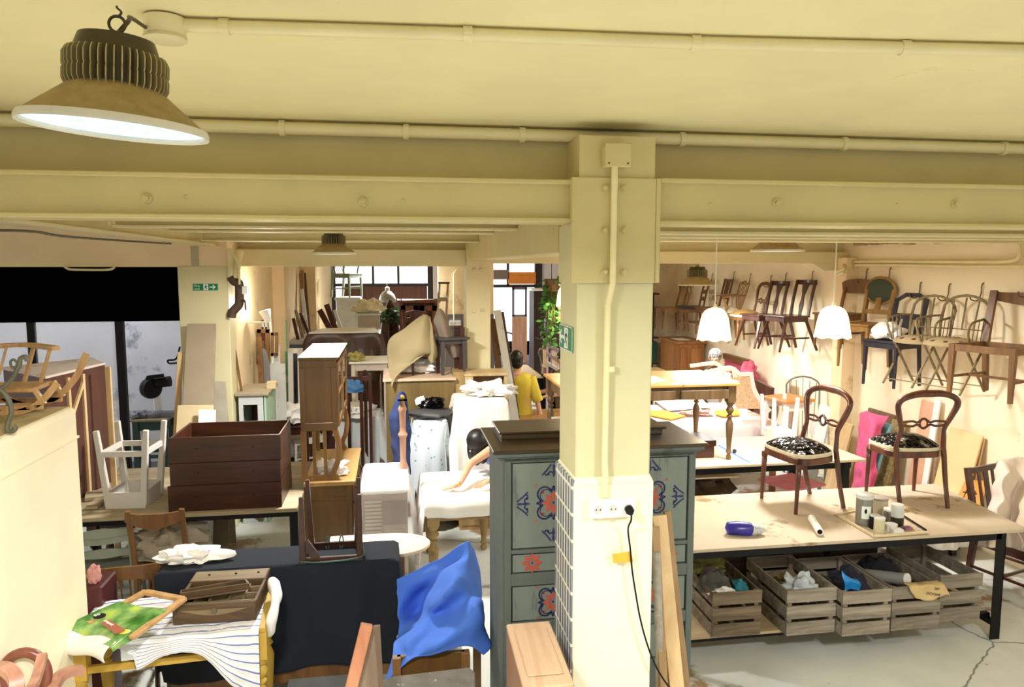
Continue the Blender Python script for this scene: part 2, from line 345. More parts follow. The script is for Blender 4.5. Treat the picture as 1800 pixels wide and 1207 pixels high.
# far back wall of the right bay
struct('wall_back_right', MB().box(yz(985, 14.2), XR, 14.2, 14.4, 0, 3.3), pm('stained_wall', '#e6d3b4', rough=.9, var=.12, scale=2, dirt=('#b29a78', 3, .58)))
# left: lintel wall, pillar, dark workshop behind a black glazed partition
YG = 8.0
LX0, LX1 = yz(318, YG), yz(405, YG)
zlin = ay(200, 469, YG).z
struct('wall_lintel', MB().box(-7, LX1, YG, YG+.28, zlin, 3.3), m_walll)
struct('pillar', MB().box(LX0, LX1, YG-.01, YG+.3, 0, zlin+.01), m_steel2, bev=.006)
mp_ = MB(); c0 = ay(335, 432, YG); c1 = ay(350, 467, YG); mp_.box(c0.x, c1.x, YG-.006, YG, c1.z, c0.z); struct('trim_5', mp_, pm('bare_patch', '#b9b294', rough=.9))
struct('wall_workshop_top', MB().box(-7, LX0, YG+.1, YG+.16, ay(100, 566, YG+.1).z, zlin+.02), m_blk2)
for n_, (a_, b_) in enumerate([(48, 60), (203, 217)]):
    struct('window_frame', MB().box(yz(a_, YG+.1), yz(b_, YG+.1), YG+.1, YG+.16, 0, ay(100, 560, YG+.1).z), m_black)
struct('window_1', MB().box(-7, yz(203, YG+.1), YG+.125, YG+.130, .0, ay(100, 566, YG+.1).z), glassm('smeared_glass', '#dfe2ea', .22, .3))
struct('wall_workshop_back', MB().box(-7, -1.9, 10.4, 10.55, 0, 3.3), pm('grey_lilac_plaster', '#c9c8cf', rough=.9, var=.14, scale=1.3, dirt=('#8f8f9c', 1.6, .60)))
struct('wall_workshop_side', MB().box(-2.0, -1.9, 8.3, 10.4, 0, 3.3), pm('grey_plaster', '#c9c2b0', rough=.9, var=.2, scale=2))
area('workshop_tube', (-4.3, 9.3, 3.15), (0, 0, 0), 2.4, .15, 55, (.88, .92, 1))
# left wall beyond the pillar
XL = -1.70
struct('wall_left', MB().box(XL-.2, XL, 8.3, 15.2, 0, 3.3), m_walll)
struct('wall_left_far', MB().box(XL-.2, XL, 17.4, 21.2, 0, 3.3), m_walll)
m = MB(); m.box(XL-.2, XL, 15.2, 17.4, 0, 1.0); m.box(XL-.2, XL, 15.2, 17.4, 2.9, 3.3); struct('wall_left_sill', m, m_walll)
struct('pilaster', MB().box(XL, XL+.16, 10.9, 11.25, 0, 3.3), m_walll)
struct('pilaster', MB().box(XL, XL+.28, 14.0, 14.6, 0, 3.3), m_walll)
struct('window_2', MB().box(XL-.12, XL-.11, 15.2, 17.4, 1.0, 2.9), m_glass)
m = MB(); 
for t in (0, .5, 1): m.box(XL-.14, XL-.08, 15.2+t*2.14, 15.26+t*2.14, 1.0, 2.9)
m.box(XL-.14, XL-.08, 15.2, 17.4, 1.9, 1.95); struct('window_frame', m, m_white)
area('daylight_side', (XL-.5, 16.3, 2.0), (0, radians(-90), 0), 2.0, 2.2, 160, (1, .97, .92))
# pale lit block wall at the left edge, stair parapet
XB, YB = -1.70, ax(147, 900, -1.70).y
zB = ax(143, 710, XB).z
def par():
    m = MB(); m.box(XB-1.8, XB, .6, YB, 0, zB); return m
struct('wall_parapet', par(), m_block, bev=.03, bseg=3)
g0 = ax(5, 838, XB).z
struct('trim_6', MB().box(XB-.01, XB+.006, .6, YB-.01, ax(100, 786, XB).z-.008, ax(100, 786, XB).z+.004), m_block)
struct('trim_7', MB().box(XB-1.78, XB-.03, .62, YB-.03, zB, zB+.004), pm('raw_cement', '#b09b6c', rough=.95, var=.2, scale=6, bump=.3, bs=20))
# street facade at Y = 21
YF = 21.0
def fz(px, py): return ay(px, py, YF).z
m_dkw = wood('dark_facade_wood', '#4a2a20', '#6b3d2c', .55, 2, 10)
m = MB(); m.box(yz(605, YF), yz(752, YF), YF, YF+.06, 0, fz(680, 503)); struct('wall_facade_panel', m, m_dkw)
m = MB()
for px0, px1 in [(583, 592), (753, 762)]: m.box(yz(px0, YF), yz(px1, YF), YF-.05, YF+.1, 0, 3.3)
m.box(yz(583, YF), yz(762, YF), YF-.04, YF+.08, fz(680, 503), fz(680, 498)); m.box(yz(656, YF), yz(660, YF), YF-.03, YF+.05, fz(680, 500), 3.3); m.box(yz(700, YF), yz(704, YF), YF-.03, YF+.05, fz(680, 500), 3.3)
struct('window_frame', m, pm('dark_frame', '#2a1d1b', rough=.6))
struct('window_3', MB().box(yz(590, YF), yz(755, YF), YF+.02, YF+.025, fz(680, 500), 3.3), m_glass)
m = MB(); m.box(yz(762, YF), yz(772, YF), YF-.1, YF+.1, 0, 3.3); struct('wall_facade_pier', m, m_lilac)
m = MB(); m.box(yz(560, YF), yz(583, YF), YF-.02, YF+.1, 0, 3.3); struct('wall_facade_left', m, m_walll)
YT = 15.5
struct('wall_partition', MB().box(yz(771, YT), yz(868, YT), YT, YT+.12, 0, 3.3), m_walll)
struct('baseboard_partition', MB().box(yz(781, YT), yz(868, YT), YT-.02, YT, 0, ay(800, 552, YT).z), pm('grey_wainscot', '#6c6668', rough=.7))
m = MB(); m.box(yz(940, YF), yz(952, YF), YF-.05, YF+.1, 0, 3.3); struct('window_frame', m, pm('dark_post', '#2a1d1b', rough=.6))
m = MB(); m.box(yz(862, YF), yz(940, YF), YF-.02, YF+.08, fz(900, 505), fz(900, 500)); m.box(yz(891, YF), yz(895, YF), YF-.02, YF+.06, fz(900, 503), 3.3); struct('window_frame', m, pm('dark_rail', '#33272a', rough=.6))
struct('wall_facade_right', MB().box(yz(952, YF), 6.2, YF, YF+.15, 0, 3.3), m_lilac)
struct('window_4', MB().box(yz(862, YF), yz(940, YF), YF+.04, YF+.045, fz(900, 500), 3.3), m_glass)
# street door: open leaf with glass above and planked lower panel
m = MB(); xa, xb = yz(900, YF-.3), yz(926, YF-.3)
m.box(xa, xb, YF-.34, YF-.29, .02, ay(910, 556, YF-.3).z); struct('door_1', m, wood('door_planks', '#b98a72', '#d3a68d', .5, 2, 16))
m = MB(); zd = ay(910, 505, YF-.3).z; zm = ay(910, 556, YF-.3).z
m.box(xa, xa+.06, YF-.34, YF-.29, zm, zd); m.box(xb-.06, xb, YF-.34, YF-.29, zm, zd); m.box(xa, xb, YF-.34, YF-.29, zd-.06, zd); m.box(xa, xb, YF-.34, YF-.29, zm, zm+.05); struct('door_1_frame', m, pm('door_frame', '#7d6f80', rough=.5))
struct('door_1_pane', MB().box(xa+.06, xb-.06, YF-.32, YF-.315, zm, zd), m_glass)
# street outside: pale sunlit paving and a pale house front
m_out = emis('sunlit_street', '#f4f6ff', 2.2)
struct('ground', MB().box(-8, 12, YF+.3, 40, -.06, .0), pm('paving', '#e4e6ee', rough=.9))
struct('wall_street', MB().box(-10, 14, 32, 32.3, 0, 9), pm('pale_house_front', '#f2f2f4', rough=.9, var=.08, scale=.7))
# ================================================================== lamps, pipes, signs
m_lampg = pm('dusty_tan_lamp_metal', '#a08a58', rough=.65, var=.16, scale=30, bump=.06, bs=120)
m_fin = pm('aluminium_fins', '#b9ae86', rough=.35, metal=.6, var=.1)
m_core = pm('dark_lamp_core', '#4c422c', rough=.35, metal=.4)
m_rim = pm('pale_lamp_rim', '#ddd9cd', rough=.4)
def lens_mat():
    m, nt, b = _new('lit_prismatic_lens'); N = nt.nodes; L = nt.links
    tc = N.new('ShaderNodeTexCoord'); vo = N.new('ShaderNodeTexVoronoi'); vo.inputs['Scale'].default_value = 55; L.new(tc.outputs['Object'], vo.inputs['Vector'])
    r = N.new('ShaderNodeValToRGB'); r.color_ramp.elements[0].color = (.93, 1, 1, 1); r.color_ramp.elements[1].color = (.5, .8, .84, 1); r.color_ramp.elements[0].position = .1; r.color_ramp.elements[1].position = .75; L.new(vo.outputs[0], r.inputs[0])
    L.new(r.outputs[0], b.inputs['Emission Color']); b.inputs['Emission Strength'].default_value = 1.05; b.inputs['Base Color'].default_value = (.3, .35, .35, 1); return m
m_lens = lens_mat()
def bay_lamp(loc, R, label, hook_z, tilt=0, power=BAY_W, nf=44):
    t = thing('high_bay_lamp', label, 'lamp', loc, 0, 'high-bay lamps', rx=tilt[0] if tilt else 0, ry=tilt[1] if tilt else 0)
    s = R/.225; h = .102*s
    m = MB(); m.lathe([(R*.985, .004), (R, 0), (R*.995, .008), (R*.50, h), (R*.46, h+.004), (R*.46, h-.004), (R*.49, h-.006), (R*.95, .010)], n=48, cap=False); m.build('shade', m_lampg, t, sm=True)
    m = MB(); m.lathe([(R*.955, .000), (R*1.005, -.004), (R*1.01, .004), (R*.99, .012), (R*.955, .008), (R*.955, .0)], n=48, cap=False); m.build('rim', m_rim, t, sm=True)
    m = MB(); m.lathe([(.001, .006), (R*.5, .006), (R*.955, .006)], n=48, cap=False); m.build('lens', m_lens, t)
    m = MB(); m.lathe([(R*.45, h), (R*.45, h+.092*s), (R*.40, h+.125*s)], n=32); m.build('heat_sink', m_core, t, sm=True)
    m = MB(); z0, z1 = h-.012*s, h+.092*s
    for k in range(nf):
        a = 2*pi*k/nf; d = V((cos(a), sin(a), 0)); e = V((-sin(a), cos(a), 0))*.0014*s
        pr = [(R*.40, z0), (R*.52, z0+.004), (R*.555, z0+.02*s), (R*.555, z0+.045*s), (R*.54, z0+.05*s), (R*.555, z0+.055*s), (R*.555, z1-.02*s), (R*.52, z1-.004), (R*.40, z1)]
        m.prism([d*r + V((0,0,z)) - e for r, z in pr], e*2)
    m.build('fins', m_fin, t)
    m = MB(); m.lathe([(R*.44, z1-.012), (R*.40, z1+.010*s), (R*.26, z1+.022*s), (R*.12, z1+.026*s), (R*.11, z1+.045*s), (R*.05, z1+.05*s)], n=32); m.build('cap', m_lampg, t, sm=True)
    zt_ = z1+.05*s; hk = hook_z-loc[2]
    m = MB(); m.tube([V((cos(a)*.020*s, 0, zt_+.02*s+sin(a)*.020*s)) for a in [2*pi*i/16 for i in range(16)]], .004*s, 6, closed=True)
    m.tube(smooth([(0, 0, zt_+.036*s), (.008, 0, zt_+.05*s), (0, 0, zt_+.06*s), (0, 0, max(hk, zt_+.065*s))], 12), .003*s, 6); m.build('hook', m_core, t, sm=True)
    l = bpy.data.lights.new('lamp_light', 'AREA'); l.shape = 'DISK'; l.size = R*1.8; l.energy = power; l.color = (1, .985, .95); l.spread = radians(172)
    o = bpy.data.objects.new('lamp_light', l); COL.objects.link(o); o.parent = t; o.location = (0, 0, -.004)
    return t
# the big near lamp, hung from the ceiling left of the pillar, tilted a little
YL = 1.62
c = ay(204, 227, YL); Rn = (yz(369, YL)-yz(28, YL))/2*.925
bay_lamp(c, Rn, 'large tan high-bay lamp hanging close from the ceiling by its hook', ay(196, 22, YL).z, tilt=(radians(1.6), radians(4)))
YL2 = 6.4
for px, pyb, wpx, yy, lab in [(587, 446, 77, 6.4, 'small far high-bay lamp under the joists left of the pillar'), (1366, 441, 84, 6.35, 'high-bay lamp under the right joists between the two lit pendants'), (1225, 501, 60, 9.8, 'high-bay lamp hanging low before the chairs on the back wall')]:
    r_ = (yz(px+wpx/2, yy)-yz(px-wpx/2, yy))/2; c = ay(px, pyb, yy)
    bay_lamp(c, r_, lab, 3.26, 0, BAY_W*(1.3 if px < 900 else .95), 30)
# two more of the same lamps where the hall goes on, over the street end and behind the viewer
bay_lamp((.2, 15.5, 2.95), .22, 'high-bay lamp over the street end of the hall', 3.25, 0, BAY_W*1.9, 20)
bay_lamp((2.6, 0.9, 3.05), .24, 'high-bay lamp near the viewer over the right side of the hall', 3.38, 0, BAY_W*1.2, 20)
# glass pendants
def shade_glass():
    m, nt, b = _new('opal_glass_shade'); b.inputs['Base Color'].default_value = lin('#fff3d6'); b.inputs['Emission Color'].default_value = lin('#ffe9b0'); b.inputs['Emission Strength'].default_value = 1.9; b.inputs['Roughness'].default_value = .3; return m
m_opal = shade_glass(); m_bulb = emis('lit_bulb', '#fffbe8', 14); m_cordw = pm('white_cord', '#f0ead6', rough=.5)
def pendant(px, pyt, pyb, wpx, yy, topz, label):
    c = ay(px, pyb, yy); R = (yz(px+wpx/2, yy)-yz(px-wpx/2, yy))/2; H = ay(px, pyt, yy).z-c.z
    t = thing('pendant_lamp', label, 'lamp', c, 0, 'glass pendant lamps')
    m = MB(); prof = [(.02, H), (R*.36, H*.975), (R*.60, H*.90), (R*.76, H*.74), (R*.86, H*.50), (R*.93, H*.25), (R*1.0, H*.06)]
    def fn(u, v):
        k = v*(len(prof)-1); i = min(int(k), len(prof)-2); f = k-i; r = lerp(prof[i][0], prof[i+1][0], f); z = lerp(prof[i][1], prof[i+1][1], f)
        a = u*2*pi; sc_ = 1 + .02*v*cos(8*a); return (cos(a)*r*sc_, sin(a)*r*sc_, z + .007*v**6*cos(8*a))
    m.grid(fn, 49, 14); m.build('glass_shade', m_opal, t, sm=True, solid=.004)
    m = MB(); m.blob((0, 0, H*.36), R*.32, R*.32, R*.42, 12); m.build('bulb', m_bulb, t, sm=True)
    m = MB(); m.lathe([(.016, H*.80), (.018, H), (.010, H+.03)], n=12); m.build('lamp_holder', m_cordw, t, sm=True)
    m = MB(); m.tube([(0, 0, H+.02), (0, 0, topz-c.z)], .005, 6); m.build('cord', m_cordw, t)
    l = bpy.data.lights.new('lamp_light', 'POINT'); l.energy = PEND_W; l.color = (1, .80, .52); l.shadow_soft_size = .06
    o = bpy.data.objects.new('lamp_light', l); COL.objects.link(o); o.parent = t; o.location = (0, 0, -.01); return t
pendant(1255, 541, 600, 56, 5.6, 3.24, 'lit opal glass pendant hanging by the pillar, the left of the right bay pair')
pendant(1463, 538, 596, 56, 5.6, 3.24, 'lit opal glass pendant hanging before the wall pilaster')
pendant(990, 504, 540, 24, 9.2, 3.24, 'lit glass pendant half hidden by the near pillar beside the hanging plant')
# grey dome lamp far off
yy = 15.0; c = ay(681, 531, yy); t = thing('dome_lamp', 'grey enamel dome lamp hanging before the dark facade panel', 'lamp', c)
R = (yz(696, yy)-yz(666, yy))/2; H = ay(681, 512, yy).z-c.z
m = MB(); m.lathe([(R, 0), (R*.97, H*.35), (R*.8, H*.7), (R*.45, H*.98), (R*.28, H*1.05)], n=24, cap=False); m.build('shade', pm('grey_enamel', '#8f8780', rough=.35), t, sm=True, solid=.005)
m = MB(); m.lathe([(R*.26, H), (R*.26, H*1.35), (R*.15, H*1.42)], n=12); m.tube([(0, 0, H*1.4), (0, 0, 3.27-c.z)], .006, 5); m.build('neck', pm('pale_neck', '#cfc6ba', rough=.4), t, sm=True)

# ceiling conduits
m_pipe = pm('cream_pipe', '#eadfb0', rough=.45, var=.05, scale=4, dirt=('#9c8f5c', 12, .72))
def conduit(name, label, pts, r, clips=(), cat='pipe', mat=None):
    t = thing(name, label, cat, pts[0]); m = MB(); m.tube(pts, r, 10); m.build('tube', mat or m_pipe, t, world=True, sm=True)
    for c in clips:
        i = min(range(len(pts)-1), key=lambda k: (V(pts[k])+V(pts[k+1])-V(c)*2).length); d = (V(pts[i+1])-V(pts[i])).normalized()
        k = MB(); k.lathe([(r*1.25, 0), (r*1.25, 1)], V(c)-d*.012, 12, p2=V(c)+d*.012, cap=True); k.build('clip', mat or m_pipe, t, world=True)
    return t
YC = YP+.17
p0, p1 = ay(-60, 212, YC), ay(1860, 262, YC); zc_ = (ay(300, 222, YC).z+ay(1500, 251, YC).z)/2
conduit('conduit_pipe', 'thick cream pipe clipped along the ceiling edge above the steel beam', [V((p0.x, YC, zc_)), V((p1.x, YC, zc_))], .027, [V((yz(px, YC), YC, zc_)) for px in (508, 719, 917, 1190, 1467, 1740)])
# upper conduit, on the ceiling
pts = []
for px, py in [(308, 44), (395, 47), (560, 52), (820, 60), (1220, 75), (1590, 84), (1840, 90)]:
    pts.append(az(px, py, ZC-.02))
conduit('conduit_pipe', 'thin cream conduit running across the ceiling from the round junction box', pts, .017, [az(px, py, ZC-.02) for px, py in [(395, 47), (822, 60), (1222, 75), (1590, 84)]])
c = az(290, 50, ZC-.03); t = thing('junction_box', 'round cream junction box on the ceiling beside the big lamp', 'junction box', (c.x, c.y, ZC-.055))
m = MB(); m.lathe([(.046, 0), (.050, .004), (.050, .050)], n=28); m.build('body', m_pipe, t, sm=True)
m = MB(); m.lathe([(.047, -.006), (.052, -.003), (.052, .004), (.05, .006)], n=28); m.build('lid', m_steel2, t, sm=True)
cA = ay(202, 50, YL); cB = V((c.x-.05, c.y, ZC-.03))
m = MB(); m.tube(smooth([cA+V((.004,0,-.01)), cA+V((.02, .02, .022)), (cA+cB)/2+V((0, 0, .022)), cB+V((.01,0,-.004))], 20), .0045, 7); single('lamp_cable', 'black and white cable looping from the big lamp to the junction box', 'cable', m, pm('dark_cable', '#3c3226', rough=.5), sm=True)
# square junction box over the pillar and pipe down its face
c = ay(1083, 274, YP-.06); a0 = ay(1062, 293, YP-.06); a1 = ay(1105, 255, YP-.06)
t = thing('junction_box', 'square cream junction box at the top of the near pillar', 'junction box', (c.x, YP-.035, a0.z))
m = MB(); m.box(a0.x, a1.x, YP-.085, YP-.016, a0.z, a1.z); m.build('body', m_steel, t, world=True, bev=.004)
m = MB(); m.box(a0.x-.004, a1.x+.004, YP-.092, YP-.085, a0.z-.003, a1.z+.003); m.build('lid', m_steel, t, world=True, bev=.003)
m = MB()
for dx in (a0.x+.012, a1.x-.012): m.lathe([(.004, 0), (.004, 1)], (dx, YP-.092, a0.z+.012), 8, p2=(dx, YP-.095, a0.z+.012))
m.build('screws', m_core, t, world=True)
zt2 = a0.z; xc = c.x; ps = [V((xc-.004, YP-.055, zt2)), V((xc-.006, YP-.055, zp1)), V((xc-.02, YP-.035, zp1-.1)), V((xc-.024, YP-.03, zs+.08)), V((xc-.02, YP-.035, zs)), V((xc-.022, YP-.035, ay(1070, 872, YP-.03).z))]
conduit('conduit_pipe', 'cream conduit running down the near pillar to the sockets', ps, .0145, [ay(1074, 648, YP-.03)])
# sockets
a0 = ay(1035, 908, YP-.03); a1 = ay(1114, 873, YP-.03)
t = thing('socket_strip', 'white triple socket on the near pillar with one plug in it', 'socket', ((a0.x+a1.x)/2, YP-.02, a0.z))
m = MB(); m.box(a0.x, a1.x, YP-.062, YP-.021, a0.z, a1.z); m.build('body', m_plug, t, world=True, bev=.004)
wd = (a1.x-a0.x)/3; zc2 = (a0.z+a1.z)/2
for k in range(3):
    cx_ = a0.x+wd*(k+.5); m = MB(); m.lathe([(.021, 0), (.021, .4), (.018, .45), (.017, .1)], (cx_, YP-.062, zc2), 24, p2=(cx_, YP-.067, zc2)); m.build('socket_face', pm('socket_grey', '#c9c8c2', rough=.4) if k == 0 else bpy.data.materials['socket_grey'], t, world=True, sm=True)
    if k < 2:
        m = MB()
        for dx in (-.0095, .0095): m.lathe([(.0028, 0), (.0028, 1)], (cx_+dx, YP-.0630, zc2), 8, p2=(cx_+dx, YP-.0650, zc2))
        m.build('socket_holes', m_black, t, world=True)
cx_ = a0.x+wd*2.5
t = thing('power_cord', 'black power cord hanging from the plugged socket down the pillar', 'cable', (cx_, YP-.07, 1))
m = MB(); m.lathe([(.019, 0), (.020, .5), (.012, .85), (.009, 1)], (cx_, YP-.067, zc2), 16, p2=(cx_, YP-.105, zc2-.012)); m.build('plug', m_black, t, world=True, sm=True)
pc = [V((cx_, YP-.10, zc2-.006)), V((cx_, YP-.105, zc2-.04))]+[ay(px, py, YP-.06) for px, py in [(1104, 930), (1108, 965), (1111, 1000), (1117, 1040), (1124, 1080), (1134, 1120), (1148, 1160), (1164, 1190), (1185, 1220), (1210, 1260)]]
m = MB(); m.tube(smooth(pc, 60), .0042, 8); m.build('cable', m_black, t, world=True, sm=True)
pn = [ay(px, py, YP-.052) for px, py in [(1076, 973), (1109, 968), (1113, 987), (1079, 990)]]
m = MB(); m.patch([[pn[0], (pn[0]+pn[1])/2+V((0,-.004,0)), pn[1]+V((0,.0,0))], [pn[3]+V((0,.006,0)), (pn[2]+pn[3])/2, pn[2]+V((0,-.002,0))]], 12, 6, 0)
single('paper_note', 'orange yellow paper note stuck on the power cord', 'note', m, pm('yellow_paper', '#f2b23c', rough=.8), solid=.0012)
# fire exit signs
def text(body, size, loc, mat, parent, rot=(pi/2, 0, 0), ext=.001, align='LEFT', sx=1):
    cu = bpy.data.curves.new('lettering', 'FONT'); cu.body = body; cu.size = size; cu.extrude = ext; cu.align_x = align; cu.resolution_u = 3
    o = bpy.data.objects.new('lettering', cu); COL.objects.link(o); bpy.context.view_layer.update()
    me = bpy.data.meshes.new_from_object(o); bpy.data.objects.remove(o, do_unlink=True); me.materials.clear(); me.materials.append(mat)
    o = bpy.data.objects.new('lettering', me); COL.objects.link(o); o.location = loc; o.rotation_euler = rot; o.scale = (sx, 1, 1); o.parent = parent; return o
m_green = pm('sign_green', '#0d7a45', rough=.5, var=.03); m_sgw = pm('sign_white', '#e8f2ea', rough=.5, var=.02)
def exit_sign(name, label, origin, W, H, rz, flip=False, arrow_only=False):
    t = thing(name, label, 'sign', origin, rz)
    m = MB(); m.box(0, W, -.004, 0, 0, H); m.build('panel', m_green, t, bev=.001)
    k = MB(); bw = H*.03
    k.box(0, W, -.0052, -.004, 0, bw); k.box(0, W, -.0052, -.004, H-bw, H); k.box(0, bw, -.0052, -.004, 0, H); k.box(W-bw, W, -.0052, -.004, 0, H); k.build('border', m_sgw, t)
    if not arrow_only:
        text('Fire', H*.46, (W*.06, -.0045, H*.55), m_sgw, t); text('exit', H*.46, (W*.06, -.0045, H*.13), m_sgw, t)
    def P2(pts, ox, s, mat, nm, flipx=1):
        m = MB()
        for poly in pts: m.prism([V((ox+flipx*x*s, -.0048, y*s)) for x, y in poly], (0, -.0012, 0))
        m.build(nm, mat, t)
    s = H
    dx = W*.42 if not arrow_only else W*.40
    P2([[(0,.08),(.62,.08),(.62,.92),(0,.92)]], dx, s, m_sgw, 'doorway')
    man = [[(.30,.74),(.40,.74),(.40,.86),(.30,.86)], [(.22,.48),(.36,.46),(.42,.70),(.28,.72)], [(.22,.50),(.34,.48),(.48,.30),(.42,.16),(.36,.18),(.38,.28)], [(.22,.50),(.30,.46),(.20,.30),(.04,.26),(.04,.32),(.16,.36)], [(.40,.68),(.56,.58),(.54,.52),(.38,.60)], [(.28,.70),(.12,.62),(.10,.50),(.16,.50),(.18,.58),(.30,.64)]]
    P2([[(x, y) for x, y in q] for q in man], dx, s, m_green, 'running_figure')
    ar = [[(0,.43),(.55,.43),(.36,.20),(.50,.20),(.82,.5),(.50,.80),(.36,.80),(.55,.57),(0,.57)]]
    if flip: P2(ar, W*.36, s, m_sgw, 'arrow', -1)
    else: P2(ar, W*.66, s, m_sgw, 'arrow')
    return t
a0 = ay(339, 511, YG-.02); a1 = ay(383, 498, YG-.02)
exit_sign('exit_sign', 'green fire exit sign with white running figure and arrow on the cream pillar', (a0.x, YG-.012, a0.z), a1.x-a0.x, a1.z-a0.z, 0)
# small one on the left face of the near pillar
yb0, yb1 = YP+.05, YP+.33
zz0 = ax(1004, 612, PX0).z; 
exit_sign('exit_sign', 'green exit sign seen edge on around the side of the near pillar', (PX0-.002, YP+.32, ax(995, 614, PX0).z), .26, .115, radians(-90), True, True)
# right wall conduits
xs = XR-.045
pts = [ax(px, py, xs) for px, py in [(1820, 468), (1700, 468), (1500, 466)]] + [ay(1484, 478, 8.2), ay(1470, 484, 8.35)]
conduit('conduit_pipe', 'lower cream conduit along the right wall above the hung chairs', smooth(pts, 24), .016)
pts = [ax(1788, 416, xs), ax(1791, 440, xs), ax(1780, 458, xs), ax(1700, 460, xs), ax(1500, 460, xs)] + [ay(1484, 472, 8.2), ay(1470, 478, 8.35)]
conduit('conduit_pipe', 'upper cream conduit that bends up to the ceiling on the right wall', smooth(pts, 40), .018)
# left wall pipes and valve
t = thing('drain_pipe', 'cream drain pipes with rusty dark joints in the left corner', 'pipe', (LX1+.1, YG+.1, 2.0))
y_ = YG-.02
m = MB(); m.tube([ay(405, 436, y_), ay(407, 488, y_)], .035, 10); m.tube([ay(423, 440, y_), ay(413, 488, y_)], .035, 10); m.tube(smooth([ay(400, 436, y_-.03), ay(415, 455, y_-.06), ay(420, 475, y_-.05), ay(421, 500, y_-.05)], 20), .012, 8); m.build('tube', m_pipe, t, world=True, sm=True)
m = MB(); m.tube(smooth([ay(406, 486, y_), ay(412, 495, y_), ay(420, 498, y_), ay(421, 520, y_), ay(420, 535, y_), ay(413, 543, y_), ay(408, 550, y_), ay(407, 558, y_)], 30), .045, 10); m.tube(smooth([ay(424, 528, y_-.04), ay(430, 528, y_-.05), ay(432, 545, y_-.05)], 10), .010, 7)
m.build('rusty_joint', pm('rusty_joint', '#4c3b2c', rough=.8, var=.3, scale=20), t, world=True, sm=True)
c0, c1 = ay(423, 517, y_), ay(433, 503, y_); m = MB(); m.box(c0.x, c1.x, y_-.03, y_+.05, c0.z, c1.z); single('meter_box', 'small white box on the left wall beside the rusty pipe', 'box', m, m_plug, bev=.004)
m = MB(); c = [ay(px, py, YG-.03) for px, py in [(112, 467), (122, 473), (150, 474), (185, 474), (198, 472), (203, 466)]]; m.tube(smooth(c, 24), .012, 7); single('loose_conduit', 'sagging cream tube along the lintel over the workshop glass', 'pipe', m, m_pipe, sm=True)
m = MB(); c = [V((-1.86, p.y, p.z)) for p in [ax(px, py, -1.86) for px, py in [(-20, 404), (60, 407), (120, 416), (250, 425), (300, 428)]]]; m.tube(smooth(c, 30), .008, 6); single('cable_run', 'dark cable sagging along the top of the left lintel', 'cable', m, m_core, sm=True)
# ================================================================== stencilled wardrobe behind the near pillar
m_wgrey = pm('grey_chalk_paint', '#5b645f', rough=.75, var=.10, scale=2.5, dirt=('#4a524e', 3.2, .60), stretch=(3, 3, .5))
m_wpanel = pm('grey_panel_paint', '#757e77', rough=.75, var=.09, scale=2.5, dirt=('#5e6761', 3, .60), stretch=(3, 3, .5))
m_wtop = wood('dark_varnish_top', '#33271a', '#4c3c28', .35, 0, 6)
m_blue = pm('stencil_blue', '#2d3460', rough=.8); m_red = pm('stencil_red', '#b84f3e', rough=.8)
YW = 3.76
wx0, wx1 = yz(881, YW), yz(1229, YW)
def wz(py, px=900): return ay(px, py, YW).z
ztop = wz(806, 885); D = .50
T = thing('painted_wardrobe', 'grey painted wardrobe with blue and red stencilled panels behind the near pillar', 'wardrobe', ((wx0+wx1)/2, YW+D/2, 0))
m = MB(); m.box(wx0, wx1, YW, YW+D, 0.0, ztop); m.build('carcass', m_wgrey, T, world=True, bev=.004)
m = MB(); e = .02; zc1 = wz(795, 885)
m.box(wx0-.02, wx1+.02, YW-.02, YW+D+.02, ztop, ztop+.012); m.box(wx0-.035, wx1+.035, YW-.035, YW+D+.03, ztop+.012, ztop+.035); m.build('cornice', m_wgrey, T, world=True, bev=.004)
m = MB(); m.box(wx0-.05, wx1+.05, YW-.05, YW+D+.04, ztop+.035, ztop+.052); m.build('top_board', m_wtop, T, world=True, bev=.004)
m = MB(); a = .10; m.box(wx0+.03, wx1-.12, YW+.20, YW+D, ztop+.052, ztop+.085); m.box(wx0+.015, wx1-.10, YW+.185, YW+D+.01, ztop+.085, ztop+.097); m.build('plinth', m_wtop, T, world=True, bev=.004)
mid = (wx0+wx1)/2
rows = [(812, 965), (972, 1007), (1028, 1092), (1112, 1175)]
R = []
for a_, b_ in rows: R.append((wz(b_, 900), wz(a_, 900)))
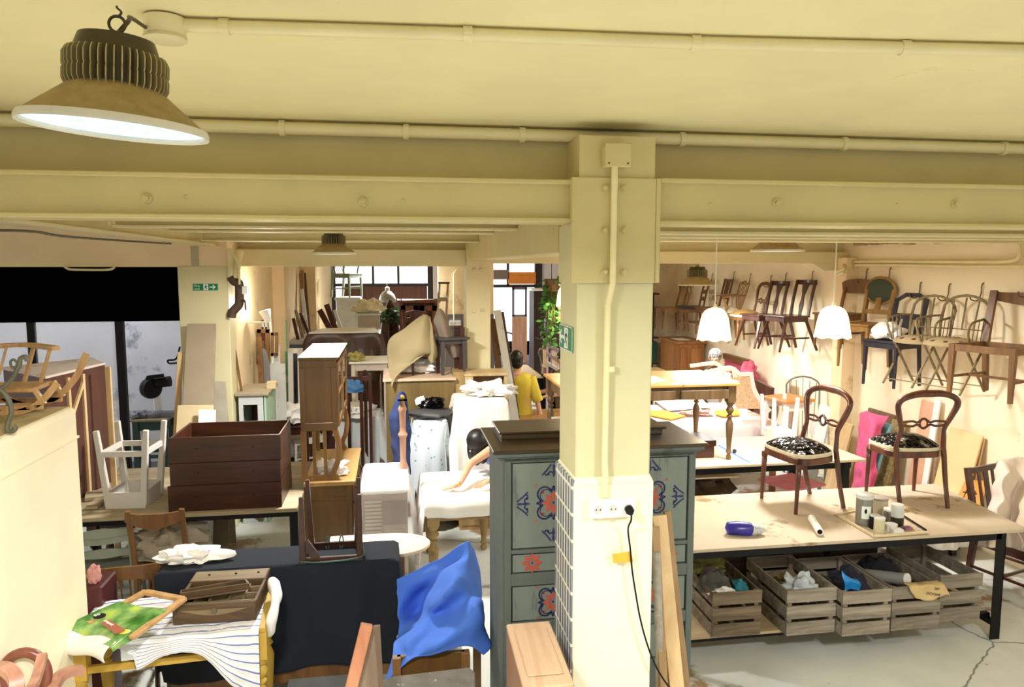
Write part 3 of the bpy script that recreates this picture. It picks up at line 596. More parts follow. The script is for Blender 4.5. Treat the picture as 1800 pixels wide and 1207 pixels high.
for side in (0, 1):
    dx0, dx1 = (wx0+.015, mid-.004) if side == 0 else (mid+.004, wx1-.012)
    px0, px1 = dx0+.035, dx1-.045 if side == 0 else dx1-.035
    if side == 1: px0 = dx0+.045
    m = MB(); zz = [.06]+[v for r in reversed(R) for v in r]+[ztop-.012]
    for k in range(0, len(zz), 2): m.box(px0, px1, YW-.022, YW-.001, zz[k], zz[k+1])
    m.box(dx0, px0, YW-.022, YW-.001, .06, ztop-.012); m.box(px1, dx1, YW-.022, YW-.001, .06, ztop-.012)
    door = m.build('door', m_wgrey, T, world=True, bev=.003)
    m = MB()
    for z0, z1 in R:
        m.box(px0+.008, px1-.008, YW-.012, YW-.002, z0+.008, z1-.008)
    pan = m.build('door_panel', m_wpanel, door, world=True)
    cx = (px0+px1)/2 + (.008 if side == 0 else -.0); yb = YW-.0135
    red = MB(); blue = MB()
    def star(cx, cz, r, n=8, r0=.012, wdt=.018):
        for k in range(n):
            a = 2*pi*k/n; d = V((cos(a), 0, sin(a))); q = V((-sin(a), 0, cos(a))); pts = []
            for t_, w_ in [(r0, .15), (r0+(r-r0)*.35, .85), (r0+(r-r0)*.6, 1), (r0+(r-r0)*.85, .55), (r, 0)]: pts.append((t_, w_))
            poly = [V((cx, yb, cz))+d*t_+q*w_*wdt*.5 for t_, w_ in pts] + [V((cx, yb, cz))+d*t_-q*w_*wdt*.5 for t_, w_ in reversed(pts[:-1])]
            red.prism(poly, (0, -.0012, 0))
        blue.lathe([(.006, 0), (.006, 1)], (cx, yb, cz), 10, p2=(cx, yb-.0013, cz))
    def ribbon(mb, pts, w):
        pts = [V(p) for p in pts]
        for i in range(len(pts)-1):
            d = (pts[i+1]-pts[i]).normalized(); q = V((-d.z, 0, d.x))*w/2; e_ = d*w*.25
            mb.prism([pts[i]+q-e_, pts[i+1]+q+e_, pts[i+1]-q+e_, pts[i]-q-e_], (0, -.0012, 0))
    def quatre(cx, cz, s, w):
        pts = []
        for k in range(4):
            a0_ = pi/4 + k*pi/2; cc = V((cos(a0_)*s*.62, 0, sin(a0_)*s*.62))
            for j in range(-5, 6):
                a = a0_ + j*radians(19); pts.append(V((cx, yb, cz))+cc+V((cos(a), 0, sin(a)))*s*.34)
            an = a0_+pi/4; pts.append(V((cx, yb, cz))+V((cos(an), 0, sin(an)))*s*.60-V((-sin(an),0,cos(an)))*s*.12); pts.append(V((cx, yb, cz))+V((cos(an), 0, sin(an)))*s*.80); pts.append(V((cx, yb, cz))+V((cos(an), 0, sin(an)))*s*.60+V((-sin(an),0,cos(an)))*s*.12)
        pts.append(pts[0]); ribbon(blue, pts, w)
        ribbon(blue, [V((cx, yb, cz))+(p-V((cx, yb, cz)))*.84 for p in pts], w*.55)
        for k in range(4):
            a = pi/4+k*pi/2; q = V((cx, yb, cz))+V((cos(a), 0, sin(a)))*s*.74
            for b3 in (pi/4, -pi/4): ribbon(red, [q-V((cos(b3), 0, sin(b3)))*.008, q+V((cos(b3), 0, sin(b3)))*.008], .006)
            q = V((cx, yb, cz))+V((cos(a), 0, sin(a)))*s*1.22; ribbon(red, [q-V((.004,0,.004)), q+V((.004,0,.004))], .008)
    def fleur(cx, cz, s, ang):
        d = V((cos(ang), 0, sin(ang))); q = V((-sin(ang), 0, cos(ang))); o_ = V((cx, yb, cz))
        for sg in (1, -1):
            ribbon(blue, [o_+d*s*.95+q*sg*s*.22, o_+d*s*.42+q*sg*s*.62, o_+d*s*.05+q*sg*s*1.0], s*.13)
            ribbon(blue, [o_+d*s*.25+q*sg*s*.1, o_+d*s*.30+q*sg*s*.35, o_+d*s*.12+q*sg*s*.50, o_+d*s*.05+q*sg*s*.40], s*.12)
            ribbon(blue, [o_+d*s*.05+q*sg*s*.45, o_+d*s*.02+q*sg*s*.70, o_+d*s*.18+q*sg*s*.78], s*.10)
        blue.prism([o_+d*s*1.05, o_+d*s*.75+q*s*.12, o_+d*s*.45+q*s*.07, o_+d*s*.12+q*s*.12, o_-d*s*.22, o_+d*s*.12-q*s*.12, o_+d*s*.45-q*s*.07, o_+d*s*.75-q*s*.12], (0, -.0012, 0))
    z0, z1 = R[0]; cz = (z0+z1)/2 + .012; S = .112
    star(cx, cz, .062, wdt=.024); quatre(cx, cz, S, .008)
    for k in range(4): fleur(cx+cos(k*pi/2)*.138, cz+sin(k*pi/2)*.150, .062, k*pi/2)
    z0, z1 = R[1]; star(cx-.115, (z0+z1)/2, .056, wdt=.022); star(cx+.115, (z0+z1)/2, .056, wdt=.022)
    z0, z1 = R[2]; star(cx, (z0+z1)/2, .055, wdt=.022); quatre(cx, (z0+z1)/2, .098, .008)
    blue.build('blue_stencil', m_blue, pan, world=True); red.build('red_stencil', m_red, pan, world=True)
# pale chest lid / trunk end leaning in front of the wardrobe
m_pale = wood('sanded_pale_wood', '#b99878', '#d9bd9c', .5, 1, 9)
Ta = thing('sanded_box', 'long sanded pale wood box in front of the wardrobe left of the near pillar', 'box', (0.4, 2.9, 0))
zb_ = 1.06
q = [az(890, 1096, zb_), az(966, 1090, zb_), az(1012, 1225, zb_), az(925, 1225, zb_)]
q2 = [p.copy() for p in q]; d_ = (q[3]-q[0])*.9; q = [q[0], q[1], q[1]+d_, q[0]+d_]
m = MB(); m.prism([V((p.x, p.y, .02)) for p in q], (0, 0, zb_-.04)); m.build('side', wood('box_side', '#7c5c45', '#97735a', .5, 2, 9), Ta, world=True, bev=.006)
m = MB(); m.prism([p-V((0,0,.02)) for p in q], (0, 0, .02)); m.build('lid', m_pale, Ta, world=True, bev=.006)
cen = sum(q, V((0,0,0)))/4; qi = [cen+(p-cen)*.72+V((0,0,.001)) for p in q]
m = MB(); m.prism(qi, (0, 0, .006)); m.build('raised_panel', m_pale, Ta, world=True, bev=.003)
# leaning planks and frame right of the near pillar
def lean(name, label, cat, p0, p1, w, t, mat, group=None, **k):
    m = MB(); m.bar(p0, p1, w, t, up=(0, 1, 0)); return single(name, label, cat, m, mat, group=group, **k)
m_pine = wood('raw_pine', '#c3a06c', '#dcc092', .6, 2, 8)
m_pined = wood('old_pine', '#8a6b47', '#a98a60', .6, 2, 8)
yl = 3.55
single_planks = [((1158, 905), (1197, 1290), .075, .03, m_pine, 'pale raw pine plank leaning against the wardrobe right of the pillar'),
                 ((1151, 925), (1170, 1290), .04, .03, m_pined, 'narrow old plank leaning beside the right edge of the pillar'),
                 ((1172, 898), (1215, 1290), .035, .03, m_pined, 'thin darker board leaning behind the pale pine plank')]
for i, (a_, b_, w_, t_, mt, lab) in enumerate(single_planks):
    yk = 3.55-.03*i if i < 2 else 3.63
    pt = ay(a_[0], a_[1], yk); pb = ay(b_[0], b_[1], yk-.28); s_ = (pt.z-.01)/(pt.z-pb.z); pb = pt+(pb-pt)*s_
    lean('pine_plank', lab, 'plank', pb, pt, w_, t_, mt, bev=.002)
pt = ay(1154, 970, 3.42); pb = ay(1160, 1290, 3.30); s_ = (pt.z-.02)/(pt.z-pb.z); pb = pt+(pb-pt)*s_
t = thing('rolled_blinds', 'bundle of clear plastic wrap standing between pillar and planks', 'roll', (pb.x, pb.y, 0)); m = MB(); m.tube(smooth([pb, (pb+pt)/2+V((.005,0,0)), pt], 20), .022, 10); m.build('wrap', pm('plastic_wrap', '#9a948a', rough=.3, var=.2, scale=30), t, world=True, sm=True)
# ================================================================== furniture builders (local frame: front towards -Y, origin on the floor)
W_dark = wood('dark_mahogany', '#2c130b', '#54281a', .3, 2, 16, .2)
W_mah = wood('red_mahogany', '#2b150d', '#4c2818', .35, 0, 12, .1)
W_brown = wood('mid_brown_wood', '#5d3e22', '#80592f', .45, 2, 12)
W_oak = wood('golden_oak', '#7d5a2c', '#a37a43', .45, 2, 12)
W_pine = wood('waxed_pine', '#7a5526', '#97703a', .4, 2, 9)
W_pineb = wood('waxed_pine_boards', '#a9834a', '#c49c60', .4, 1, 9)
W_light = wood('light_beech', '#b08654', '#cda773', .45, 2, 12)
W_grey = wood('weathered_grey_wood', '#6f6250', '#a0917a', .8, 0, 18)
W_greyv = wood('weathered_grey_post', '#75664f', '#a3937a', .8, 2, 18)
W_bench = wood('worn_bench_ply', '#a58e70', '#d8c6aa', .6, 0, 4)
W_navy = wood('navy_black_paint', '#1b1b26', '#2b2b38', .5, 2, 12)
m_cushw = pm('cream_fabric', '#d9ceb4', rough=.9, var=.06, scale=30, bump=.1, bs=200)
m_leath = pm('dark_olive_leather', '#37342a', rough=.4)
m_cloth = pm('white_dust_sheet', '#f3f1ec', rough=.9, var=.03, scale=5, bump=.06, bs=60)
m_clothg = pm('pale_grey_sheet', '#c9cfd3', rough=.9, var=.05, scale=5, bump=.08, bs=60)
TURN = [(.5,0),(.62,.02),(.62,.05),(.42,.06),(.75,.09),(.95,.12),(.75,.15),(.45,.17),(.62,.20),(.70,.30),(.80,.45),(.95,.56),(.80,.62),(.45,.64),(.70,.66),(.45,.68),(.85,.70),(1.,.71),(1.,1.)]
def turned(c, h, r, square=.22, n=12, prof=None):
    """leg: turned shaft with a square block on top; returns MB"""
    m = MB(); pr = prof or [(.42,0),(.60,.02),(.66,.05),(.50,.08),(.38,.10),(.70,.13),(.55,.16),(.50,.18),(.62,.30),(.80,.50),(.90,.62),(.60,.68),(.38,.72),(.75,.74),(.75,.76),(.40,.78),(.85,.83),(.95,.86),(.70,.90),(.55,.92),(.9,.95),(.9,1)]
    hh = h*(1-square); m.lathe([(r*a, z*hh) for a, z in pr], c, n); m.box(c[0]-r, c[0]+r, c[1]-r, c[1]+r, c[2]+hh, c[2]+h); return m
def table(name, label, loc, rz, W, Dp, H, mat, top_mat=None, leg='square', lt=.05, ap=.10, tt=.025, over=.03, group=None, cat='table', stretcher=False, bev=.003, inset=0):
    t = thing(name, label, cat, loc, rz, group)
    m = MB(); m.box(-W/2, W/2, -Dp/2, Dp/2, H-tt, H); m.build('tabletop', top_mat or mat, t, bev=bev)
    xw, yw = W/2-over-lt/2-inset, Dp/2-over-lt/2
    for sx in (-1, 1):
        for sy in (-1, 1):
            c = (sx*xw, sy*yw, 0)
            if leg == 'square': m = MB(); m.bar((c[0], c[1], 0), (c[0], c[1], H-tt), lt, lt)
            elif leg == 'taper': m = MB(); m.bar((c[0], c[1], 0), (c[0], c[1], H-tt), lt*.6, lt*.6, w2=lt, h2=lt)
            elif leg == 'angle': m = MB(); m.box(c[0]-lt/2, c[0]+lt/2, c[1]-lt/2, c[1]-lt/2+.008, 0, H-tt); m.box(c[0]+sx*lt/2-(.008 if sx > 0 else 0), c[0]+sx*lt/2+(0 if sx > 0 else .008), c[1]-lt/2, c[1]+lt/2, 0, H-tt)
            else: m = turned(c, H-tt, lt*.55)
            m.build('leg', mat, t, bev=.002 if leg != 'turned' else 0, sm=(leg == 'turned'))
    if ap:
        m = MB(); q = .02
        for sy in (-1, 1): m.box(-xw, xw, sy*yw-q/2, sy*yw+q/2, H-tt-ap, H-tt)
        for sx in (-1, 1): m.box(sx*xw-q/2, sx*xw+q/2, -yw, yw, H-tt-ap, H-tt)
        m.build('apron', mat, t, bev=.002)
    if stretcher:
        m = MB()
        for sy in (-1, 1): m.box(-xw, xw, sy*yw-.012, sy*yw+.012, stretcher-.02, stretcher+.02)
        for sx in (-1, 1): m.box(sx*xw-.012, sx*xw+.012, -yw, yw, stretcher-.02, stretcher+.02)
        m.build('stretcher', mat, t)
    return t
def chair(label, loc, rz, style='slat', mat=None, smat=None, W=.44, Dp=.42, SH=.45, BH=.90, rx=0, ry=0, group=None, cat='chair', name=None, arms=False, legs=None, lt=.034, splay=0, noseat=False):
    names = dict(balloon='balloon_back_chair', slat='ladder_back_chair', spindle='spindle_chair', splat='splat_back_chair', bentwood='bentwood_chair', panel='dining_chair', fold='folding_bistro_chair', fan='fan_back_chair', plain='dining_chair', pad='pad_back_chair', octagon='octagon_back_chair', shield='shield_back_chair', mid='mid_century_chair', arch='arched_back_chair')
    t = thing(name or names[style], label, cat, loc, rz, group, rx=rx, ry=ry)
    w, d = W/2, Dp/2; rk = .06 if style != 'fold' else .03        # rake of the back
    P = lambda x, y, z: V((x, y, z))
    metal = style == 'fold'
    legs = legs or {'balloon': 'sabre', 'shield': 'cab', 'fold': 'x'}.get(style, 'taper')
    if metal:
        m = MB(); m.lathe([(w*.98, SH-.02), (w, SH-.01), (w*.9, SH+.02), (w*.6, SH+.048), (w*.15, SH+.06), (.005, SH+.06)], (0, 0, 0), 24); m.build('seat', smat or mat, t, sm=True)
        m = MB()
        for k in range(10):
            a = 2*pi*k/10; dd = V((cos(a), sin(a), 0)); m.bar(dd*w*.2+V((0,0,SH+.061)), dd*w*.88+V((0,0,SH+.026)), .006, .004, w2=.034)
        m.build('seat_slots', W_dark, t)
        for sx in (-1, 1):
            m = MB(); m.tube([(sx*w*.95, -d, 0), (sx*w*.95, d*.6, SH)], .012, 6); m.build('leg', mat, t, sm=True)
            m = MB(); m.tube([(sx*w*.82, d, 0), (sx*w*.82, -d*.6, SH)], .012, 6); m.build('leg', mat, t, sm=True)
        m = MB(); m.tube([(-w*.95, -d*.9, .05), (w*.95, -d*.9, .05)], .006, 6); m.tube([(-w*.82, d*.9, .05), (w*.82, d*.9, .05)], .006, 6); m.build('stretcher', mat, t, sm=True)
        m = MB(); yb = d*.6; pts = [P(-w*.85, yb, SH)]+[P(-w*.9, yb+.03, SH+.22)]+[P(cos(a)*w*.9, yb+.06, BH-.14+sin(a)*.14) for a in [pi-pi*k/10 for k in range(11)]]+[P(w*.9, yb+.03, SH+.22), P(w*.85, yb, SH)]
        m.tube(pts, .013, 7)
        for k in (-.45, 0, .45): m.tube([P(k*w, yb+.005, SH+.12), P(k*w*1.1, yb+.06, BH-.02-.05*abs(k))], .009, 6)
        m.tube([P(-w*.88, yb+.01, SH+.13), P(w*.88, yb+.01, SH+.13)], .006, 6); m.build('backrest', mat, t, sm=True)
        if arms:
            for sx in (-1, 1):
                m = MB(); m.tube(smooth([P(sx*w*.9, yb+.03, SH+.25), P(sx*w*1.08, 0, SH+.24), P(sx*w*1.08, -d*.7, SH+.21), P(sx*w*1.0, -d*.75, SH+.12), P(sx*w*.95, -d*.5, SH)], 16), .011, 6)
                for k in (.2, -.1, -.4): m.tube([P(sx*w*1.05, k*d, SH+.235), P(sx*w*.95, k*d, SH)], .005, 5)
                m.build('armrest', mat, t, sm=True)
        return t
    # seat
    if style in ('balloon', 'shield'):
        m = MB(); n = 28; pf = []
        for k in range(n):
            a = 2*pi*k/n; ex = .55; x = abs(cos(a))**ex*(1 if cos(a) > 0 else -1); y = abs(sin(a))**ex*(1 if sin(a) > 0 else -1)
            pf.append(V((x*w*(1-.09*y), y*d, 0)))
        m.prism([p+V((0,0,SH-.085)) for p in pf], (0, 0, .05)); m.build('seat_frame', mat, t, bev=.004)
        m = MB(); m.prism([V((p.x*.985, p.y*.985, SH-.036)) for p in pf], (0, 0, .034)); m.build('seat_band', m_cushw, t, bev=.006)
        m = MB(); b = 0
        def fn(u, v): p = pf[int(round(u*n)) % n]; k = .97*(1-v); return V((p.x*k, p.y*k, SH-.004+.075*(1-(1-v)**2.6)))
        m.grid(fn, n+1, 10); m.build('seat', smat or m_cushw, t, sm=True)
        zt = SH-.085
    else:
        m = MB(); th = .022 if not smat else .05
        if noseat: th = 0
        m.prism([P(-w*1.02, -d-.01, SH-th), P(w*1.02, -d-.01, SH-th), P(w*.92, d, SH-th), P(-w*.92, d, SH-th)], (0, 0, th))
        if not noseat: m.build('seat', smat or mat, t, bev=.006 if not smat else .015, bseg=2)
        zt = SH-th
        m = MB(); m.box(-w*.9, w*.9, -d+.01, -d+.03, zt-.06, zt); m.box(-w*.84, w*.84, d-.04, d-.02, zt-.06, zt); m.bar(P(-w*.92, -d+.02, zt-.03), P(-w*.84, d-.03, zt-.03), .02, .06); m.bar(P(w*.92, -d+.02, zt-.03), P(w*.84, d-.03, zt-.03), .02, .06); m.build('seat_frame', mat, t)
    # legs
    for sx in (-1, 1):
        m = MB(); x0 = sx*(w-.03)
        if legs == 'cab': m.path(smooth([P(x0*.98, -d+.03, zt), P(x0*1.08, -d+.0, zt-.08), P(x0*1.0, -d+.025, SH*.4), P(x0*.96, -d+.02, .06), P(x0*1.04, -d-.01, 0)], 12), [lerp(.045, .02, k/11) for k in range(12)], [lerp(.045, .022, k/11) for k in range(12)], up=(0,1,0))
        elif legs == 'sabre': m.lathe([(.014, 0), (.014, .06), (.017, .5), (.022, .86), (.018, .87), (.024, .9), (.026, 1)], (x0*.98, -d+.02, 0), 12, p2=(x0*.97, -d+.035, zt+.01))
        elif legs == 'turned': m = turned((x0, -d+.03, 0), zt, .02)
        else: m.bar(P(x0*1.02*(1+splay*2), -d+.02-splay, 0), P(x0*(1-splay), -d+.03+splay*.4, zt), lt*.62, lt*.62, w2=lt, h2=lt)
        m.build('leg', mat, t, sm=legs in ('sabre', 'turned', 'cab'))
        m = MB(); xb = sx*(w*.86-.012)
        if style == 'balloon': pts = smooth([P(xb*.98, d+.085, 0), P(xb, d+.03, SH*.45), P(xb, d-.005, SH-.06), P(xb*.97, d-.01, SH)], 10); m.path(pts, [.022, .023, .024, .026, .028, .03, .032, .032, .03, .028], [.026]*10, up=(0,1,0))
        else: m.bar(P(xb*(1+splay*2), d+.03+splay, 0), P(xb*(1-splay), d-.018-splay*.4, SH-(.02 if splay else 0)), lt*.75, lt*.8, w2=lt*.9, h2=lt)
        m.build('leg', mat, t, sm=style == 'balloon')
    # back
    xb = w*.86-.012; yb = d-.018; m = MB(); top = BH; yt = yb+rk+.04
    ZY = lambda z: yb + (yt-yb)*((z-SH)/(BH-SH))**1.2 if z > SH else yb
    post = lambda z0, z1, wd=lt*.8: [m.path(smooth([P(sx*xb, ZY(z0), z0), P(sx*xb*1.01, ZY((z0+z1)/2), (z0+z1)/2), P(sx*xb*1.02, ZY(z1), z1)], 6), wd, lt*.75, up=(0,1,0)) for sx in (-1, 1)]
    if style == 'balloon':
        ctr = [(-xb, SH-.01), (-xb*.93, SH+.10), (-xb*.90, SH+.16), (-xb*1.08, SH+.26), (-xb*1.22, SH+.36), (-xb*1.02, BH-.035), (-xb*.5, BH-.003), (0, BH), (xb*.5, BH-.003), (xb*1.02, BH-.035), (xb*1.22, SH+.36), (xb*1.08, SH+.26), (xb*.90, SH+.16), (xb*.93, SH+.10), (xb, SH-.01)]
        pts = smooth([P(x, ZY(max(z, SH)), z) for x, z in ctr], 60); wd = [.026+.014*math.exp(-((i-29.5)/13)**2)+.006*(.5+.5*cos(i*.4)) for i in range(60)]
        m.tube(pts, [x*.66 for x in wd], 8); m.build('backrest', mat, t, sm=True)
        r = MB(); zc = SH+.20
        for sg in (1, -1):
            q = smooth([P(-xb*.96, ZY(zc), zc+sg*.012), P(-xb*.5, ZY(zc), zc+sg*.020), P(-.050, ZY(zc)-.002, zc+sg*.010), P(0, ZY(zc)-.004, zc+sg*.040), P(.050, ZY(zc)-.002, zc+sg*.010), P(xb*.5, ZY(zc), zc+sg*.020), P(xb*.96, ZY(zc), zc+sg*.012)], 30)
            r.tube(q, .0095, 7)
        r.tube([P(cos(a)*.030, ZY(zc)-.003, zc+sin(a)*.034) for a in [2*pi*k/16 for k in range(16)]], .006, 7, closed=True)
        r.build('back_rail', mat, t, sm=True); return t
    if style == 'slat':
        post(SH-.01, BH, lt)
        for z in (SH+.12, SH+.24, BH-.05): m.path(smooth([P(-xb, ZY(z), z), P(0, ZY(z)+.02, z+.008), P(xb, ZY(z), z)], 8), .014, [.045, .055, .065, .075, .075, .065, .055, .045], up=(0,0,1))
    elif style == 'spindle':
        for sx in (-1, 1): m.tube([P(sx*xb, ZY(SH), SH-.01), P(sx*xb*1.12, ZY(BH-.05), BH-.05)], .014, 8)
        for k in range(-3, 4): m.tube([P(k*xb*.26, ZY(SH), SH), P(k*xb*.32, ZY(BH-.06)+.01, BH-.06)], .006, 6)
        m.path(smooth([P(-xb*1.3, ZY(BH)-.03, BH-.035), P(-xb*.6, ZY(BH)+.012, BH-.025), P(0, ZY(BH)+.02, BH-.02), P(xb*.6, ZY(BH)+.012, BH-.025), P(xb*1.3, ZY(BH)-.03, BH-.035)], 14), .018, .085, up=(0,0,1))
    elif style == 'arch':
        q = [P(-xb, ZY(SH), SH-.01), P(-xb*1.03, ZY(BH-.2), BH-.2)]+[P(cos(a)*xb*1.03, ZY(BH-.1), BH-.13+sin(a)*.13) for a in [pi-pi*k/12 for k in range(13)]]+[P(xb*1.03, ZY(BH-.2), BH-.2), P(xb, ZY(SH), SH-.01)]
        m.tube(smooth(q, 44), .013, 8)
        for k in range(-2, 3): m.tube([P(k*xb*.3, ZY(SH), SH), P(k*xb*.42, ZY(BH-.06), BH-.02-.03*abs(k))], .006, 6)
    elif style == 'splat':
        post(SH-.01, BH, lt*1.05)
        m.path(smooth([P(-xb*1.1, ZY(BH), BH-.03), P(0, ZY(BH)+.03, BH-.03), P(xb*1.1, ZY(BH), BH-.03)], 10), .020, .065, up=(0,0,1))
        n = 14; zz = [lerp(SH+.0, BH-.04, k/(n-1)) for k in range(n)]; wd = [.05, .05, .06, .075, .08, .07, .055, .045, .045, .06, .085, .10, .12, .13]
        m.path([P(0, ZY(z)+.008, z) for z in zz], wd, .014, up=(0,1,0))
    elif style == 'shield':
        ctr = [(-xb*.5, SH+.02), (-xb*.9, SH+.16), (-xb*1.1, BH-.10), (-xb*1.02, BH-.03), (-xb*.5, BH-.04), (0, BH), (xb*.5, BH-.04), (xb*1.02, BH-.03), (xb*1.1, BH-.10), (xb*.9, SH+.16), (xb*.5, SH+.02)]
        m.tube(smooth([P(x, ZY(z), z) for x, z in ctr], 50), .012, 7)
        for k in range(-2, 3): m.tube(smooth([P(k*.012, ZY(SH), SH), P(k*xb*.3, ZY(SH+.2), SH+.2), P(k*xb*.36, ZY(BH-.03), BH-.03)], 8), .006, 6)
    elif style == 'mid':
        post(SH-.01, BH-.10, lt); m.path(smooth([P(-xb*1.25, ZY(BH)-.035, BH-.10), P(-xb*.7, ZY(BH)-.01, BH-.09), P(0, ZY(BH), BH-.085), P(xb*.7, ZY(BH)-.01, BH-.09), P(xb*1.25, ZY(BH)-.035, BH-.10)], 14), .016, [.11, .14, .155, .165, .17, .17, .17, .17, .17, .17, .165, .155, .14, .11], up=(0,0,1))
    elif style == 'plain':
        post(SH-.01, BH, lt*1.2); m.path(smooth([P(-xb*1.12, ZY(BH)-.01, BH-.045), P(-xb*.5, ZY(BH)+.045, BH-.062), P(0, ZY(BH)+.06, BH-.068), P(xb*.5, ZY(BH)+.045, BH-.062), P(xb*1.12, ZY(BH)-.01, BH-.045)], 12), .02, [.075, .08, .09, .10, .11, .115, .115, .11, .10, .09, .08, .075], up=(0,0,1))
    elif style == 'panel':
        post(SH-.01, BH, lt); 
        for z in (SH+.16, BH-.03): m.bar(P(-xb, ZY(z), z), P(xb, ZY(z), z), .018, .05)
        for k in (-1, 0, 1): m.bar(P(k*xb*.42, ZY(SH+.16), SH+.17), P(k*xb*.42, ZY(BH-.04), BH-.04), .03 if k else .06, .012)
    elif style == 'bentwood':
        q = [P(-xb, ZY(SH), SH-.01), P(-xb*1.05, ZY(SH+.2), SH+.2)]+[P(cos(a)*xb*1.05, ZY(BH-.1), BH-.16+sin(a)*.16) for a in [pi-pi*k/12 for k in range(13)]]+[P(xb*1.05, ZY(SH+.2), SH+.2), P(xb, ZY(SH), SH-.01)]
        m.tube(smooth(q, 44), .014, 8); q = [P(-xb*.6, ZY(SH), SH)]+[P(cos(a)*xb*.6, ZY(BH-.2), BH-.22+sin(a)*.10) for a in [pi-pi*k/10 for k in range(11)]]+[P(xb*.6, ZY(SH), SH)]; m.tube(smooth(q, 30), .010, 7)
    elif style == 'pad':
        post(SH-.01, BH-.10, lt); m.bar(P(-xb, ZY(SH+.12), SH+.12), P(xb, ZY(SH+.12), SH+.12), .018, .05); m.bar(P(0, ZY(SH+.12), SH+.12), P(0, ZY(BH-.22), BH-.22), .07, .014, up=(0,1,0))
        m.tube([P(cos(a)*xb*1.15, ZY(BH-.14), BH-.14+sin(a)*.15) for a in [2*pi*k/20 for k in range(20)]], .016, 7, closed=True)
    elif style == 'octagon':
        post(SH-.01, BH-.06, lt*1.3); m.bar(P(-xb, ZY(BH-.25), BH-.25), P(xb, ZY(BH-.25), BH-.25), .02, .06); m.bar(P(-xb*1.02, ZY(BH-.07), BH-.085), P(-xb*.45, ZY(BH), BH-.02), .022, .04); m.bar(P(xb*1.02, ZY(BH-.07), BH-.085), P(xb*.45, ZY(BH), BH-.02), .022, .04); m.bar(P(-xb*.5, ZY(BH), BH-.02), P(xb*.5, ZY(BH), BH-.02), .022, .045)
        m.bar(P(0, ZY(SH), SH), P(0, ZY(BH-.25), BH-.25), .11, .014, up=(0,1,0))
        for sx in (-1, 1): m.bar(P(sx*xb*.62, ZY(SH), SH), P(sx*xb*.62, ZY(BH-.25), BH-.25), .022, .014, up=(0,1,0))
    elif style == 'fan':
        for k in range(-3, 4): m.tube([P(k*xb*.22, ZY(SH), SH-.01), P(k*xb*.38, ZY(BH-.02), BH-.02-.012*abs(k))], .009, 6)
        m.path(smooth([P(-xb*1.25, ZY(BH)-.02, BH-.07), P(0, ZY(BH)+.01, BH-.02), P(xb*1.25, ZY(BH)-.02, BH-.07)], 10), .018, .06, up=(0,0,1))
    m.build('backrest', mat, t, sm=True)
    if style == 'pad': k = MB(); k.blob(P(0, ZY(BH-.14)-.004, BH-.14), xb*1.08, .016, .14, 20); k.build('oval_pad', pm('dark_green_pad', '#3d4436', rough=.8) if 'dark_green_pad' not in bpy.data.materials else bpy.data.materials['dark_green_pad'], t, sm=True)
    if arms:
        for sx in (-1, 1):
            a = MB(); za = SH+.22; a.path(smooth([P(sx*xb*1.02, ZY(za), za+.02), P(sx*w*1.1, 0, za+.01), P(sx*w*1.12, -d*.75, za-.01)], 10), .035, .022); a.path(smooth([P(sx*w*1.1, -d*.65, za-.02), P(sx*w*1.05, -d*.45, SH+.1), P(sx*w*.98, -d*.4, SH-.03)], 8), .026, .026, up=(0,1,0)); a.build('armrest', mat, t, sm=True)
    if style in ('slat', 'panel', 'splat', 'spindle', 'plain', 'mid'):
        m = MB(); zs_ = .17
        for sx in (-1, 1): m.bar(P(sx*(w-.03), -d+.03, zs_), P(sx*xb, d+.012, zs_), .016, .022)
        m.bar(P(-(w-.04), 0, zs_), P(w-.04, 0, zs_), .016, .022) if style != 'spindle' else m.bar(P(-(w-.04), -d+.03, zs_+.04), P(w-.04, -d+.03, zs_+.04), .016, .022)
        m.build('stretcher', mat, t)
    return t
